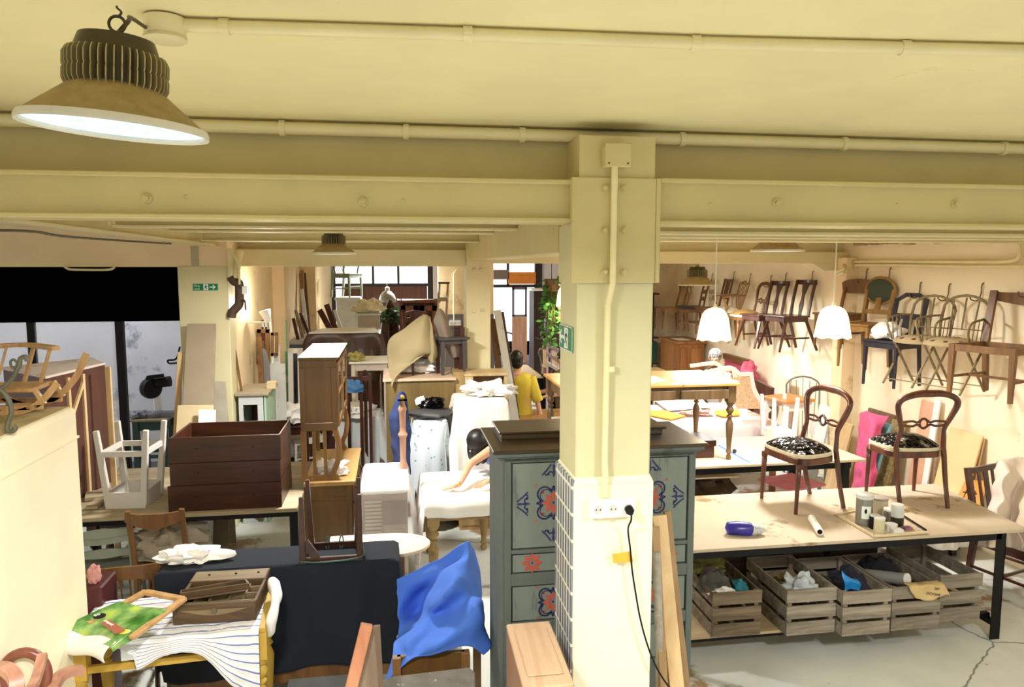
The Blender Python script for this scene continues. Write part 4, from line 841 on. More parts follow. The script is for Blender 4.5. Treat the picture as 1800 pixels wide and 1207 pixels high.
def cloth_box(name, label, cat, x0, x1, y0, y1, z, drop, mat, rz=0, c=None, flare=.12, rip=.025, fr=9, seed=0, n=56, hem=.05, group=None, root=None, solid=.004, sides=(1,1,1,1), wr=.006, sagc=0):
    """a sheet laid over a box: flat on top, folds running down the sides. sides = (left, right, front, back) drop factors"""
    m = MB(); cx_, cy_ = (x0+x1)/2, (y0+y1)/2; L, R, F, B = [drop*s for s in sides]
    def fn(u, v):
        X = lerp(x0-L, x1+R, u); Y = lerp(y0-F, y1+B, v)
        ox = (x0-X if X < x0 else (X-x1 if X > x1 else 0)); oy = (y0-Y if Y < y0 else (Y-y1 if Y > y1 else 0))
        sx = -1 if X < x0 else (1 if X > x1 else 0); sy = -1 if Y < y0 else (1 if Y > y1 else 0)
        d = hypot(ox, oy) if (ox and oy) else max(ox, oy); d0 = d
        px_, py_ = min(max(X, x0), x1), min(max(Y, y0), y1)
        if d > 0:
            k = min(d/.25, 1); per = (px_+py_*1.3)*fr + seed
            amp = rip*k*(sin(per*2.1)+.6*sin(per*4.7+1.3)+.5*nz((px_*4, py_*4, d*2), 1, seed))
            fl = flare*d + amp + .012*min(1, d/.03)
            nx, ny = (sx*ox, sy*oy); q = hypot(nx, ny) or 1; px_ += nx/q*fl; py_ += ny/q*fl
            dz = d*(.98 if not (ox and oy) else .80) + hem*nz((px_*3, py_*3, 0), 1, seed+4)*k*(d/drop if drop else 1)
            zz = z - dz + .004
        else: zz = z + .005 - sagc*sin(pi*(px_-x0)/(x1-x0))*sin(pi*(py_-y0)/(y1-y0))
        p = V((px_, py_, zz)); return p + V((0, 0, wr*nz(p, 5, seed)+wr*.5*nz(p, 14, seed+2))) 
    m.grid(fn, n, n)
    if rz or c:
        c = V(c or (0,0,0)); M_ = Matrix.Rotation(rz, 4, 'Z'); m.v = [M_ @ p + c for p in m.v]
    if root is not None: return m.build(name, mat, root, world=True, sm=True, solid=solid)
    return single(name, label, cat, m, mat, group=group, sm=True, solid=solid)
def crumple(name, label, cat, c, rx, ry, rz_, mat, seed=0, n=28, amp=.5, group=None, rot=0, fr=5):
    m = MB(); m.blob((0, 0, rz_*.55), rx, ry, rz_, n=n, amp=amp, fr=fr, seed=seed, rot=rot, flatz=-rz_*.55)
    m.v = [p + V((nz(p, 9, seed), nz(p, 9, seed+3), nz(p, 11, seed+6)))*.16*min(rx, ry) for p in m.v]
    z0 = min(p.z for p in m.v); m.v = [V(c)+p-V((0,0,z0)) for p in m.v]; return single(name, label, cat, m, mat, group=group, sm=True)
def crate(label, c, W, Dp, H, mat, rz=0, group='slatted apple crates under the bench'):
    t = thing('slatted_crate', label, 'crate', c, rz, group); w, d = W/2, Dp/2; g = H*.075; sh = (H-2*g)/3
    for nm, y in (('front_end', -d), ('back_end', d-.014)):
        m = MB()
        for k in range(3):
            z = k*(sh+g); m.box(-w-.002*k, w+.003*k, y, y+.014, z, z+sh)
        m.build(nm, mat, t, bev=.002)
    for sx in (-1, 1):
        m = MB(); x = sx*(w-.006)
        for k in range(3): z = k*(sh+g); m.box(x-.006, x+.006, -d+.014, d-.014, z, z+sh*.95)
        m.build('side', mat, t, bev=.002)
    m = MB()
    for sx in (-1, 1):
        for y in (-d+.014, d-.044): m.box(sx*(w-.012)-(.03 if sx > 0 else 0), sx*(w-.012)+(0 if sx > 0 else .03), y, y+.03, 0, H*.98)
    m.build('corner_blocks', mat, t)
    m = MB()
    for k in range(4): m.box(-w+.01+k*(W-.02)/4, -w+.01+(k+.85)*(W-.02)/4, -d+.014, d-.014, .004, .014)
    m.build('base_slats', mat, t); return t
def frame(name, label, cat, p_bl, p_br, p_tl, bw, th, mat, inner=None, group=None, imat=None):
    """flat frame from three corners"""
    p_bl, p_br, p_tl = V(p_bl), V(p_br), V(p_tl); u = (p_br-p_bl); v_ = (p_tl-p_bl); n_ = u.cross(v_).normalized(); U, W_ = u.normalized(), v_.normalized()
    t = thing(name, label, cat, p_bl, 0, group); m = MB()
    for a, b_ in [(p_bl, p_bl+u), (p_bl+v_, p_bl+u+v_)]: m.bar(a+(W_*bw/2 if a == p_bl else -W_*bw/2), b_+(W_*bw/2 if a == p_bl else -W_*bw/2), bw, th, up=n_)
    m.bar(p_bl+U*bw/2, p_bl+v_+U*bw/2, bw, th, up=n_); m.bar(p_br-U*bw/2, p_br+v_-U*bw/2, bw, th, up=n_); m.build('frame_rails', mat, t, world=True, bev=.003)
    if inner:
        m = MB(); m.prism([p_bl+U*bw*.8+W_*bw*.8-n_*th*.2, p_br-U*bw*.8+W_*bw*.8-n_*th*.2, p_br+v_-U*bw*.8-W_*bw*.8-n_*th*.2, p_tl+U*bw*.8-W_*bw*.8-n_*th*.2], n_*th*.3); m.build(inner, imat, t, world=True)
    return t
# ================================================================== right bay: bench, crates, chairs
ZB = .85
bx0, bx1 = 1.72, az(1812, 931, ZB).x
by0, by1 = az(1500, 949, ZB).y, az(1400, 862, ZB).y
m_bench = pm('worn_bench_top', '#c3b29a', rough=.6, var=.10, scale=1.6, bump=.1, bs=20, dirt=('#8f7853', 3.2, .57))
T = thing('workbench', 'long ply topped workbench on black steel legs right of the wardrobe', 'workbench', ((bx0+bx1)/2, (by0+by1)/2, 0))
m = MB(); rb = az(1655, 855, ZB).x; m.prism([V((bx0, by0, ZB-.022)), V((bx1, by0, ZB-.022)), V((rb+.02, by1, ZB-.022)), V((bx0, by1, ZB-.022))], (0, 0, .022)); m.build('tabletop', m_bench, T, world=True, bev=.003)
m = MB(); m.box(bx0+.03, bx1-.2, by0+.02, by0+.05, ZB-.075, ZB-.022); m.box(bx0+.03, bx1-.2, by1-.06, by1-.03, ZB-.075, ZB-.022); m.box(bx1-.24, bx1-.20, by0+.02, by1-.03, ZB-.07, ZB-.022); m.build('steel_rail', m_black, T, world=True)
lx = ay(1752, 1050, by0+.05).x
for x in (1.80, lx):
    for y in (by0+.05, by1-.07): m = MB(); m.box(x-.04, x+.04, y-.006, y, 0, ZB-.022); m.box(x+(.034 if x > 2 else -.04), x+(.04 if x > 2 else -.034), y-.006, y+.06, 0, ZB-.022); m.build('leg', m_black, T, world=True)
ZS = .20
SHF = max(az((a+b)/2, c, .205).y for a, b, c in [(1252,1336,1116),(1382,1467,1113),(1480,1563,1114),(1566,1650,1104)])+.03
m = MB(); m.box(1.76, ay(1700, 1092, by0-.1).x, SHF, by1-.1, ZS-.02, ZS); m.build('lower_shelf', wood('raw_shelf_board', '#a58e6a', '#c4ad88', .7, 0, 6), T, world=True)
m = MB(); m.box(1.80, lx, by0+.1, by0+.14, ZS-.06, ZS-.02); m.box(1.80, lx, by1-.14, by1-.10, ZS-.06, ZS-.02); 
for x in (1.80, lx): m.box(x-.02, x+.02, by0+.05, by1-.07, ZS-.10, ZS-.06)
m.build('shelf_rail', m_black, T, world=True)
# crates
cr_m = [wood('crate_wood_a', '#5a4c3a', '#8b7a63', .85, 0, 18), wood('crate_wood_b', '#746a5c', '#aa9f8d', .85, 0, 18), wood('crate_wood_c', '#6a6154', '#978d7d', .85, 0, 18)]
crs = [(1252, 1336, 1116, 1040, 0, 'slatted crate at the left end of the shelf, holding rags and a teal cloth'),
       (1382, 1467, 1113, 1035, 1, 'slatted crate holding white wrapping, second from the left on the shelf'),
       (1480, 1563, 1114, 1038, 1, 'middle slatted crate under the bench with a bright blue bag inside'),
       (1566, 1650, 1104, 1030, 2, 'slatted crate under the bench with a white roll and a paper sack over its end'),
       (1650, 1722, 1089, 1010, 2, 'slatted crate at the right end of the shelf beside the bench leg')]
CR = []
for i, (pa, pb, pyb, pyt, mi, lab) in enumerate(crs):
    yf = az((pa+pb)/2, pyb, ZS+.005).y; xa, xb = ay(pa, pyb, yf).x, ay(pb, pyb, yf).x; h = ay((pa+pb)/2, pyt, yf).z-ZS
    CR.append((xa, xb, yf, h)); crate(lab, ((xa+xb)/2, yf+.30, ZS), xb-xa, .60, h, cr_m[mi])
def incrate(i, fx, fy, z=0): xa, xb, yf, h = CR[i]; return V((lerp(xa, xb, fx), yf+fy, ZS+h+z))
crumple('rag', 'crumpled dark grey rag in the leftmost crate', 'rag', incrate(0, .25, .22, -.09), .10, .12, .10, pm('grey_rag', '#58554c', rough=.95), 3)
crumple('rag', 'olive green folded cloth at the back of the leftmost crate', 'rag', incrate(0, .35, .42, -.04), .13, .10, .10, pm('olive_cloth', '#7d7b45', rough=.95), 5, amp=.8)
crumple('rag', 'teal crumpled cloth at the front of the leftmost crate', 'rag', incrate(0, .72, .13, -.06), .055, .06, .05, pm('teal_cloth', '#2c7d8c', rough=.8), 7)
crumple('rag', 'white crumpled paper in the leftmost crate', 'paper', incrate(0, .3, .08, -.07), .09, .04, .04, m_cloth, 8, amp=.9)
crumple('paper_bundle', 'white crumpled wrapping in the second crate', 'paper', incrate(1, .5, .15, -.12), .11, .10, .09, m_clothg, 9, amp=.9)
crumple('paper_bundle', 'brown paper in the second crate behind the white wrapping', 'paper', incrate(1, .5, .38, -.18), .12, .12, .08, pm('brown_paper', '#7c6a4d', rough=.9), 10)
m = MB(); a = incrate(2, .22, .10, -.06); m.patch([[a, a+V((.04,.0,.03)), a+V((.12,0,.0))], [a+V((-.01,.01,.07)), a+V((.05,.0,.09)), a+V((.14,.02,.04))], [a+V((-.03,.03,.17)), a+V((.03,.02,.12)), a+V((.11,.04,.08))]], 14, 14, .02, 12, 3); single('plastic_bag', 'bright blue plastic bag sticking out of the middle crate', 'bag', m, pm('blue_plastic', '#2489d2', rough=.3), solid=.006, sm=True)
crumple('rag', 'dark bundle behind the blue bag in the middle crate', 'rag', incrate(2, .65, .3, -.13), .11, .14, .09, pm('dark_rag', '#2c2c3a', rough=.9), 12)
a, b_ = incrate(3, .50, .10, .005), incrate(3, .12, .36, -.06); t = thing('tube_roll', 'grey tube with a white capped end lying in the fourth crate', 'roll', a)
m = MB(); m.lathe([(.042, 0), (.042, 1)], a, 20, p2=b_); m.build('tube', pm('grey_card', '#8d8c88', rough=.6), t, world=True, sm=True)
m = MB(); m.lathe([(.043, 0), (.043, 1)], a+(a-b_).normalized()*.004, 20, p2=a-(a-b_).normalized()*.01); m.build('end_cap', m_plug, t, world=True, sm=True)
crumple('rag', 'dark cloth at the back of the fourth crate', 'rag', incrate(3, .5, .42, -.12), .12, .12, .09, pm('navy_rag', '#15151c', rough=.9), 14)
xa, xb, yf, h = CR[3]; z_ = ZS+h
sk = [(.32, .05, .012), (.32, -.012, .006), (.36, -.022, -.05), (.45, -.026, -.10)]
m = MB(); m.patch([[V((lerp(xa, xb, f+g_), yf+dy, z_+dz*(1 if 0 < g_ < .5 else .75))) for g_ in (0, .18, .36, .60, .72)] for f, dy, dz in [(.30, .05, .010), (.30, -.014, .006), (.34, -.022, -.045), (.42, -.024, -.10)]], 26, 16, .012, 16, 4)
t = thing('paper_sack', 'folded brown paper sack with blue print hung over the fourth crate', 'sack', (xa+.1, yf-.02, z_-.1)); m.build('sack', pm('kraft_sack', '#c7ac78', rough=.85, var=.12, scale=9), t, world=True, sm=True, solid=.003)
o = text('SAT', .026, (0, 0, 0), m_blue, t); o.location = V((lerp(xa, xb, .78), yf-.034, z_-.020))-t.location; o.rotation_euler = (pi/2, radians(8), 0)
o = text('OCTOWI', .026, (0, 0, 0), m_blue, t); o.location = V((lerp(xa, xb, .62), yf-.034, z_-.048))-t.location; o.rotation_euler = (pi/2, radians(12), 0)
# back row boxes on the shelf
m_dkbox = wood('dark_crate_wood', '#33261a', '#54412c', .8, 0, 14)
for i, (fx, w_, lab) in enumerate([(2.55, .5, 'dark wooden box in the back row of the shelf behind the second crate'), (3.10, .5, 'dark wooden box in the back row of the shelf behind the middle crate'), (3.62, .42, 'dark wooden box at the right end of the back row on the shelf')]):
    t = thing('wooden_box', lab, 'box', (fx, by1-.28, ZS), 0, 'dark boxes at the back of the shelf'); m = MB(); h_ = .36; d_ = .17
    m.box(-w_/2, w_/2, -d_, -d_+.015, 0, h_); m.box(-w_/2, w_/2, d_-.015, d_, 0, h_); m.box(-w_/2, -w_/2+.015, -d_+.015, d_-.015, 0, h_); m.box(w_/2-.015, w_/2, -d_+.015, d_-.015, 0, h_); m.box(-w_/2+.015, w_/2-.015, -d_+.015, d_-.015, 0, .015); m.build('carcass', m_dkbox, t, bev=.003)
    m = MB(); m.box(-w_/2-.006, w_/2+.006, -d_-.006, -d_, h_-.06, h_-.02); m.build('batten', W_greyv, t)
    crumple('rag', ['ochre and red rag in the back box behind the second crate', 'grey rag in the back box behind the middle crate', 'dark rag in the rightmost back box on the shelf'][i], 'rag', (fx, by1-.28, ZS+h_-.10), w_*.36, d_*.6, .09, [pm('ochre_rag', '#7b5b2c', rough=.9, dark='#7a2c22'), m_dkbox, m_dkbox][i], 20+i)
# things on the bench
def on(px, py, z=ZB): return az(px, py, z)
c = on(1305, 938); c2 = on(1337, 942)
t = thing('twine_bag', 'purple blue bag with white net end lying on the bench', 'bag', c)
m = MB(); m.v = []; m.lathe([(.004, 0), (.040, .08), (.050, .3), (.048, .62), (.043, .70)], c+V((-.125, .02, .045)), 20, p2=c+V((.14, -.035, .035))); m.v = [p+V((nz(p, 25, 1), nz(p, 25, 4), nz(p, 25, 7)))*.010 for p in m.v]; m.build('bag', pm('purple_foil', '#3a32a0', rough=.3, var=.2), t, world=True, sm=True)
m = MB(); m.lathe([(.043, .70), (.040, .78), (.028, .92), (.010, 1.04)], c+V((-.125, .02, .045)), 20, p2=c+V((.14, -.035, .035))); m.v = [p+V((nz(p, 40, 1), nz(p, 40, 4), nz(p, 40, 7)))*.012 for p in m.v]; m.build('net_end', pm('white_net', '#dfe3ea', rough=.7, var=.3, scale=80, bump=.5, bs=200), t, world=True, sm=True)
p0, p1 = on(1441, 941)+V((0,0,.026)), on(1426, 916)+V((0,0,.026)); t = thing('paper_roll', 'short white paper roll lying on the bench under the left chair', 'roll', p0)
m = MB(); L_ = (p1-p0); m.lathe([(.024, 0), (.026, 0), (.026, 1), (.024, 1)], p0, 24, p2=p1, cap=False); m.lathe([(.018, 0), (.024, 0)], p0, 24, p2=p1, cap=False); m.lathe([(.018, 0), (.018, 1)], p0, 24, p2=p1, cap=False); m.build('paper', m_plug, t, world=True, sm=True)
m = MB(); m.lathe([(.017, 0.001), (.017, .999)], p0, 20, p2=p1, cap=False); m.build('core', pm('card_core', '#6a5c4a', rough=.8), t, world=True, sm=True)
# shallow tray with tins and jars
q = [on(1471, 907), on(1546, 893), on(1630, 938), on(1536, 945)]
t = thing('paint_tray', 'flat wooden tray board under the tins and jars on the bench', 'tray', on(1545, 925)); m = MB(); m.prism(q, (0, 0, .008)); m.build('board', m_bench, t, world=True)
m = MB(); 
for i in range(4): 
    a, b_ = q[i]+V((0,0,.012)), q[(i+1)%4]+V((0,0,.012)); 
    if i != 1: m.bar(a, b_, .014, .016)
m.build('tray_edge', wood('pale_strip', '#c9b58e', '#e0cfaa', .5, 0, 12), t, world=True)
def tin(name, label, px, py, wpx, hpx, mat, lid, lmat, lab=None, glass=None, fill=None):
    c = az(px, py, ZB+.009); k = (on(px+wpx/2, py)-on(px-wpx/2, py)).length/2; H = ay(px, py-hpx, c.y).z-c.z
    t = thing(name, label, 'tin' if not glass else 'jar', c); m = MB(); 
    if glass: m.lathe([(k*.9, 0), (k, H*.05), (k, H*.80), (k*.85, H*.9)], n=20)
    else: m.lathe([(k, 0), (k, H*.93)], n=24)
    m.build('body', mat, t, sm=True)
    if glass and fill: m = MB(); m.lathe([(k*1.004, 0.001), (k*1.004, H*fill)], n=20); m.build('contents', glass, t, sm=True)
    m = MB(); m.lathe([(k*1.03, H*.86), (k*1.03, H*.985), (k*.95, H)] if not glass else [(k*.92, H*.88), (k*.92, H), (k*.85, H*1.01)], n=24); m.build('lid', lmat, t, sm=True)
    if lab: m = MB(); m.grid(lambda u, v: (sin(-.9+1.1*u)*k*1.01, -cos(-.9+1.1*u)*k*1.01, H*(.25+.4*v)), 10, 3); m.build('paper_label', m_sgw, t, solid=.001); m = MB(); m.blob((sin(-.4)*k*1.02, -cos(-.4)*k*1.02, H*.5), k*.22, k*.05, H*.08, 8); m.build('label_mark', m_black, t)
    return t
m_tin = pm('grey_tin', '#8e8b86', rough=.3, metal=.5, var=.08); m_lidw = pm('pale_lid', '#dcdcda', rough=.4); m_lidg = pm('grey_lid', '#9b958c', rough=.5)
tin('paint_tin', 'tall grey tin with a label on the bench tray', 1518, 921, 28, 54, m_tin, 1, m_lidw, lab=True)
tin('paint_tin', 'squat cream tin with a grey lid behind the jars on the tray', 1545, 905, 27, 32, pm('cream_tin', '#c3b9a0', rough=.5), 1, m_lidg)
tin('paint_tin', 'small dark tin lid at the back of the tray', 1541, 884, 25, 10, m_core, 1, m_black)
tin('glass_jar', 'tall glass jar with dark stain and a white lid on the tray', 1576, 922, 22, 36, pm('clear_jar', '#cfd2cf', rough=.15), 1, m_lidw, glass=pm('dark_stain', '#2a201c', rough=.3), fill=.42)
tin('glass_jar', 'glass jar with streaked dark stain at the front of the tray', 1564, 918, 24, 24, pm('streaked_jar', '#6f6a60', rough=.2, var=.6, scale=60, stretch=(3,3,.3)), 1, m_lidw, glass=pm('black_stain', '#141414', rough=.3), fill=.25)
tin('glass_jar', 'tiny dark jar with a white lid in front of the tall tin', 1537, 928, 17, 24, m_black, 1, m_lidw, glass=m_black, fill=.3)
tin('glass_jar', 'small cream pot with a white lid at the front of the tray', 1545, 934, 18, 26, pm('cream_pot', '#d0c7a4', rough=.4), 1, m_lidw)
tin('paint_tin', 'white tub upside down in front of the streaked jar', 1566, 932, 20, 12, m_lidw, 1, m_lidw)
c = on(1576, 937, ZB+.009); m = MB(); m.cbox(c+V((0,0,.017)), .075, .05, .034); single('small_carton', 'small white carton at the tray front', 'box', m, m_lidw, bev=.002)
c = on(1592, 930, ZB+.009); m = MB(); m.cbox(c+V((.01,.0,.009)), .06, .05, .018); single('small_carton', 'red and blue little packet beside the white carton', 'box', m, pm('packet', '#b5707a', rough=.5, dark='#3a4a80', scale=20), bev=.002)
m = MB(); m.bar(on(1586, 908)+V((0,0,.015)), on(1628, 935)+V((0,0,.015)), .010, .010); single('scraper', 'thin dark rod lying across the tray edge', 'tool', m, m_black)
# two balloon-back chairs standing on the bench
def seqmat():
    m, nt, b = _new('silver_black_foil'); N = nt.nodes; L = nt.links; tc = N.new('ShaderNodeTexCoord')
    n = N.new('ShaderNodeTexNoise'); n.inputs['Scale'].default_value = 14; n.inputs['Detail'].default_value = 6; L.new(tc.outputs['Object'], n.inputs[0])
    r = N.new('ShaderNodeValToRGB'); r.color_ramp.elements[0].position = .56; r.color_ramp.elements[1].position = .68; r.color_ramp.elements[0].color = lin('#111114'); r.color_ramp.elements[1].color = lin('#b9b4b0'); L.new(n.outputs[0], r.inputs[0]); L.new(r.outputs[0], b.inputs['Base Color'])
    b.inputs['Metallic'].default_value = .85; b.inputs['Roughness'].default_value = .22; v = N.new('ShaderNodeTexVoronoi'); v.inputs['Scale'].default_value = 26; L.new(tc.outputs['Object'], v.inputs[0]); bp = N.new('ShaderNodeBump'); bp.inputs['Strength'].default_value = .9; bp.inputs['Distance'].default_value = .02; L.new(v.outputs[0], bp.inputs['Height']); L.new(bp.outputs[0], b.inputs['Normal']); return m
m_seq = seqmat(); W_ball = wood('reddish_chair_wood', '#3a1a10', '#6a3722', .3, 2, 14, .3)
def by_feet(fl, fr, rl, rr): # front-left, front-right, rear-left, rear-right seen from the sitter's front; returns centre, rz
    f = (fl+fr)/2; r = (rl+rr)/2; d = f-r; return (f+r)/2, atan2(d.x, -d.y), (fl-fr).length, d.length
fl = [on(x, y) for x, y in [(1347, 877), (1408, 901), (1425, 873), (1465, 889)]]
c, rz, wf, dl = by_feet(*fl); print('chair1', c, math.degrees(rz), wf, dl)
chair('balloon-back chair facing left with a foil wrapped seat, left one on the bench', (c.x-.05, c.y, ZB), rz, 'balloon', W_ball, m_seq, W=.49, Dp=max(.40, dl-.08), SH=.47, BH=.92, group='balloon-back chairs on the bench')
fl = [on(x, y) for x, y in [(1604, 858), (1529, 864), (1646, 887), (1593, 889)]]
c, rz, wf, dl = by_feet(*fl); print('chair2', c, math.degrees(rz), wf, dl)
chair('balloon-back chair seen from behind with a foil wrapped seat, right one on the bench', (c.x-.03, c.y, ZB), rz, 'balloon', W_ball, m_seq, W=.49, Dp=max(.40, dl-.08), SH=.47, BH=.92, group='balloon-back chairs on the bench')
# ---------------- second bench behind with a turned-leg table on it
f0 = az(1515, 803, ZB); y20 = az(1380, 813, ZB).y; y21 = az(1400, 764, ZB).y; x21 = f0.x
m_bench2 = pm('pale_bench_top', '#dcc7a8', rough=.6, var=.06, scale=2, dirt=('#b89b78', 5, .66))
T = thing('workbench', 'second pale topped workbench behind the near one, with a blue tape line across it', 'workbench', ((1.9+x21)/2, (y20+y21)/2, 0))
m = MB(); m.prism([V((2.05, y20, ZB-.025)), V((x21, y20, ZB-.025)), V((az(1405, 762, ZB).x, y21, ZB-.025)), V((2.05, y21, ZB-.025))], (0, 0, .025)); m.build('tabletop', m_bench2, T, world=True, bev=.003)
m = MB(); m.box(2.1, x21-.15, y20+.03, y20+.06, ZB-.09, ZB-.025); m.build('steel_rail', m_black, T, world=True)
for x in (2.12, x21-.2):
    for y in (y20+.06, y21-.1): m = MB(); m.box(x-.035, x+.035, y-.035, y+.035, 0, ZB-.025); m.build('leg', m_black, T, world=True)
m = MB(); m.box(2.12, x21-1.45, y20+.1, y21-.1, .40, .42); m.build('lower_shelf', m_bench2, T, world=True)
m = MB(); m.bar(on(1262, 782)+V((0,0,.001)), on(1318, 813)+V((0,0,.001)), .03, .002); single('tape_line', 'strip of blue masking tape across the second bench', 'tape', m, pm('blue_tape', '#5f7fd0', rough=.7))
c = on(1291, 796); m = MB(); m.blob(c+V((0,0,.022)), .022, .022, .022, 14); single('rubber_ball', 'small dark ball beside the turned leg on the second bench', 'ball', m, pm('dark_ball', '#37333c', rough=.5), sm=True)
crumple('dust_cloth', 'brown paper and cloth heap under the second bench', 'cloth', (2.55, y20+.45, .42), .30, .22, .20, pm('tan_cloth', '#8b7a5c', rough=.9), 31, amp=.9)
crumple('dust_cloth', 'dark bundle on the shelf under the second bench', 'cloth', (3.1, y20+.45, .42), .26, .2, .2, pm('brown_bundle', '#493a2a', rough=.9), 32, amp=.9)
m = MB(); m.box(2.3, 3.3, y20+.08, y20+.35, .70, .715); single('loose_board', 'pale board under the top of the second bench', 'board', m, m_bench2)
# turned-leg table standing on it
f1 = az(1283, 808, ZB); g1 = az(1251, 772, ZB); tz = ay(1283, 676, f1.y).z
x0 = 1.55; W_ = f1.x+.06-x0; D_ = g1.y-f1.y+.1
W_tt = wood('worn_oak_table', '#574229', '#7a6243', .45, 2, 12); W_ttop = wood('table_top_orange', '#c08a45', '#d8a55e', .4, 0, 8)
t = table('writing_table', 'wooden table with turned legs and drawers standing on the second bench', ((x0+f1.x+.06)/2, (f1.y+g1.y)/2, ZB), 0, W_, D_, tz-ZB+.02, W_tt, W_ttop, leg='turned', lt=.075, ap=.13, over=.03)
m = MB(); zt_ = tz-ZB-.02
for k in (-.95, -.32, .30): m.box(k*W_/2+.02, k*W_/2+.62*W_/2-.04, -D_/2+.008, -D_/2+.022, zt_-.11, zt_-.02)
m.build('drawer_front', W_tt, t, bev=.004)
def paper(name, label, pts, z, mat, cat='paper', th=.004):
    m = MB(); m.prism([az(x, y, z) for x, y in pts], (0, 0, th)); return single(name, label, cat, m, mat)
zt_ = tz+.021; m_pap = pm('white_paper', '#f4f2ea', rough=.8, var=.02)
paper('paper_sheet', 'large white sheet hanging over the edge of the turned-leg table', [(1178, 664), (1262, 660), (1300, 671), (1212, 673), (1203, 677), (1195, 672)], zt_, m_pap)
paper('paper_sheet', 'white sheet at the left end of the turned-leg table beside the pillar', [(1138, 662), (1150, 661), (1172, 669), (1140, 674)], zt_, m_pap)
# small dark box at its foot
c = az(1248, 803, ZB); m = MB(); w0 = az(1240, 803, ZB).x
t = thing('drawer_box', 'small dark wooden box at the left end of the second bench', 'box', (c.x-.12, c.y+.15, ZB)); m.cbox((0, 0, .06), .30, .36, .12); m.build('body', W_mah, t, bev=.003); m = MB(); m.cbox((0, 0, .15), .33, .39, .06); m.build('lid', W_mah, t, bev=.004)
# ---------------- third surface with dust sheets
y30 = az(1300, 748, ZB).y; y31 = min(az(1300, 702, ZB).y, 9.6); x31 = az(1380, 748, ZB).x
T = table('work_table', 'long table under pale sheets behind the second bench', ((1.5+x31)/2, (y30+y31)/2, 0), 0, x31-1.5, y31-y30, ZB, W_oak, leg='square', lt=.06)
cloth_box('dust_sheet', 'white and pink sheet spread over the table behind the second bench', 'sheet', 2.6, x31+.02, y30-.02, y31+.02, ZB, .30, pm('pinkish_sheet', '#f3e6e6', rough=.9, var=.05, scale=3), seed=3, sides=(0, 1, 1, .1), flare=.1, rip=.02)
ys = pm('yellow_fabric', '#eab53c', rough=.8)
paper('fabric_piece', 'yellow fabric piece on the sheeted table behind the turned leg', [(1255, 722), (1298, 720), (1300, 730), (1272, 733), (1258, 729)], ZB+.02, ys, 'fabric', .012)
paper('fabric_piece', 'yellow orange fabric at the left end of the sheeted table', [(1138, 722), (1165, 722), (1205, 732), (1180, 738), (1140, 730)], ZB+.02, ys, 'fabric', .012)
paper('paper_sheet', 'white paper sheets laid at the left of the sheeted table', [(1150, 704), (1235, 703), (1250, 716), (1175, 722)], ZB+.035, m_pap, th=.006)
crumple('fabric_piece', 'red patterned crumpled fabric on the sheeted table', 'fabric', az(1222, 730, ZB+.01), .20, .09, .04, pm('red_pattern', '#b46a64', rough=.9, var=.4, scale=20, dark='#d8cfc0'), 41, amp=.9)
# caned white chair lying on its back
y4 = lerp(y30, y31, .45); A = [ay(x, y, y4) for x, y in [(1300, 716), (1335, 718), (1303, 648), (1283, 650)]]
t = thing('caned_chair', 'white painted caned armchair frame lying on the sheeted table, legs pointing left', 'chair', az(1300, 720, ZB+.02))
yb0, yb1 = y4-.25, y4+.22
def Q(px, py, y): return ay(px, py, y4)*1 + V((0, y-y4, 0))
for y in (yb0, yb1):
    m = MB(); m.path(smooth([Q(1336, 716, y), Q(1326, 705, y), Q(1310, 682, y), Q(1303, 650, y)], 14), .05, .035, up=(0,1,0)); m.build('back_post', m_white, t, world=True, sm=True)
    m = MB(); m.path(smooth([Q(1303, 652, y), Q(1285, 652, y), Q(1272, 642, y), Q(1255, 643, y), Q(1218, 652, y) if y == yb0 else Q(1225, 647, y)], 16), .045, [.05-.002*k for k in range(16)], up=(0,1,0)); m.build('leg', m_white, t, world=True, sm=True)
m = MB(); m.prism([Q(1330, 712, yb0+.03), Q(1306, 660, yb0+.03), Q(1306, 660, yb1-.03), Q(1330, 712, yb1-.03)], (.006, 0, 0)); m.build('cane_back', pm('cane', '#d9b791', rough=.7, var=.3, scale=60), t, world=True)
m = MB(); m.prism([Q(1262, 660, yb0), Q(1300, 655, yb0), Q(1322, 712, yb0), Q(1280, 712, yb0)], (0, .012, 0)); m.build('cane_side', bpy.data.materials['cane'], t, world=True)
# white stools stacked with an orange seat
for (pxa, pxb, pyt, pyb, yy, lab, mt) in [(1358, 1400, 700, 772, y21-.25, 'white painted stool frame standing upside down on the second bench', m_white)]:
    c = az((pxa+pxb)/2, pyb, ZB); W_ = (yz(pxb, c.y)-yz(pxa, c.y)); H = ay(pxa, pyt, c.y).z-ZB
    t = thing('stool', lab, 'stool', (c.x, c.y+W_/2, ZB)); w = W_/2
    for sx in (-1, 1):
        for sy in (-1, 1): m = MB(); m.bar((sx*w*.85, sy*w*.85, 0), (sx*w, sy*w, H), .045, .045, w2=.03, h2=.03); m.build('leg', mt, t)
    m = MB()
    for s_ in (-1, 1): m.box(-w, w, s_*w*.85-.012, s_*w*.85+.012, .03, .09); m.box(s_*w*.85-.012, s_*w*.85+.012, -w, w, .03, .09)
    m.build('seat_rail', mt, t); m = MB(); m.box(-w*.98, w*.98, -w*.98, w*.98, 0, .03); m.build('seat', mt, t)
c = az(1386, 770, ZB); H = ay(1386, 703, c.y+.3).z-ZB
t = thing('stool', 'grey white tall stool with an orange wooden seat on the second bench', 'stool', (c.x+.16, c.y+.32, ZB), .2); w = .19
for sx in (-1, 1):
    for sy in (-1, 1): m = MB(); m.bar((sx*w, sy*w, 0), (sx*w*.85, sy*w*.85, H), .04, .04); m.build('leg', m_white, t)
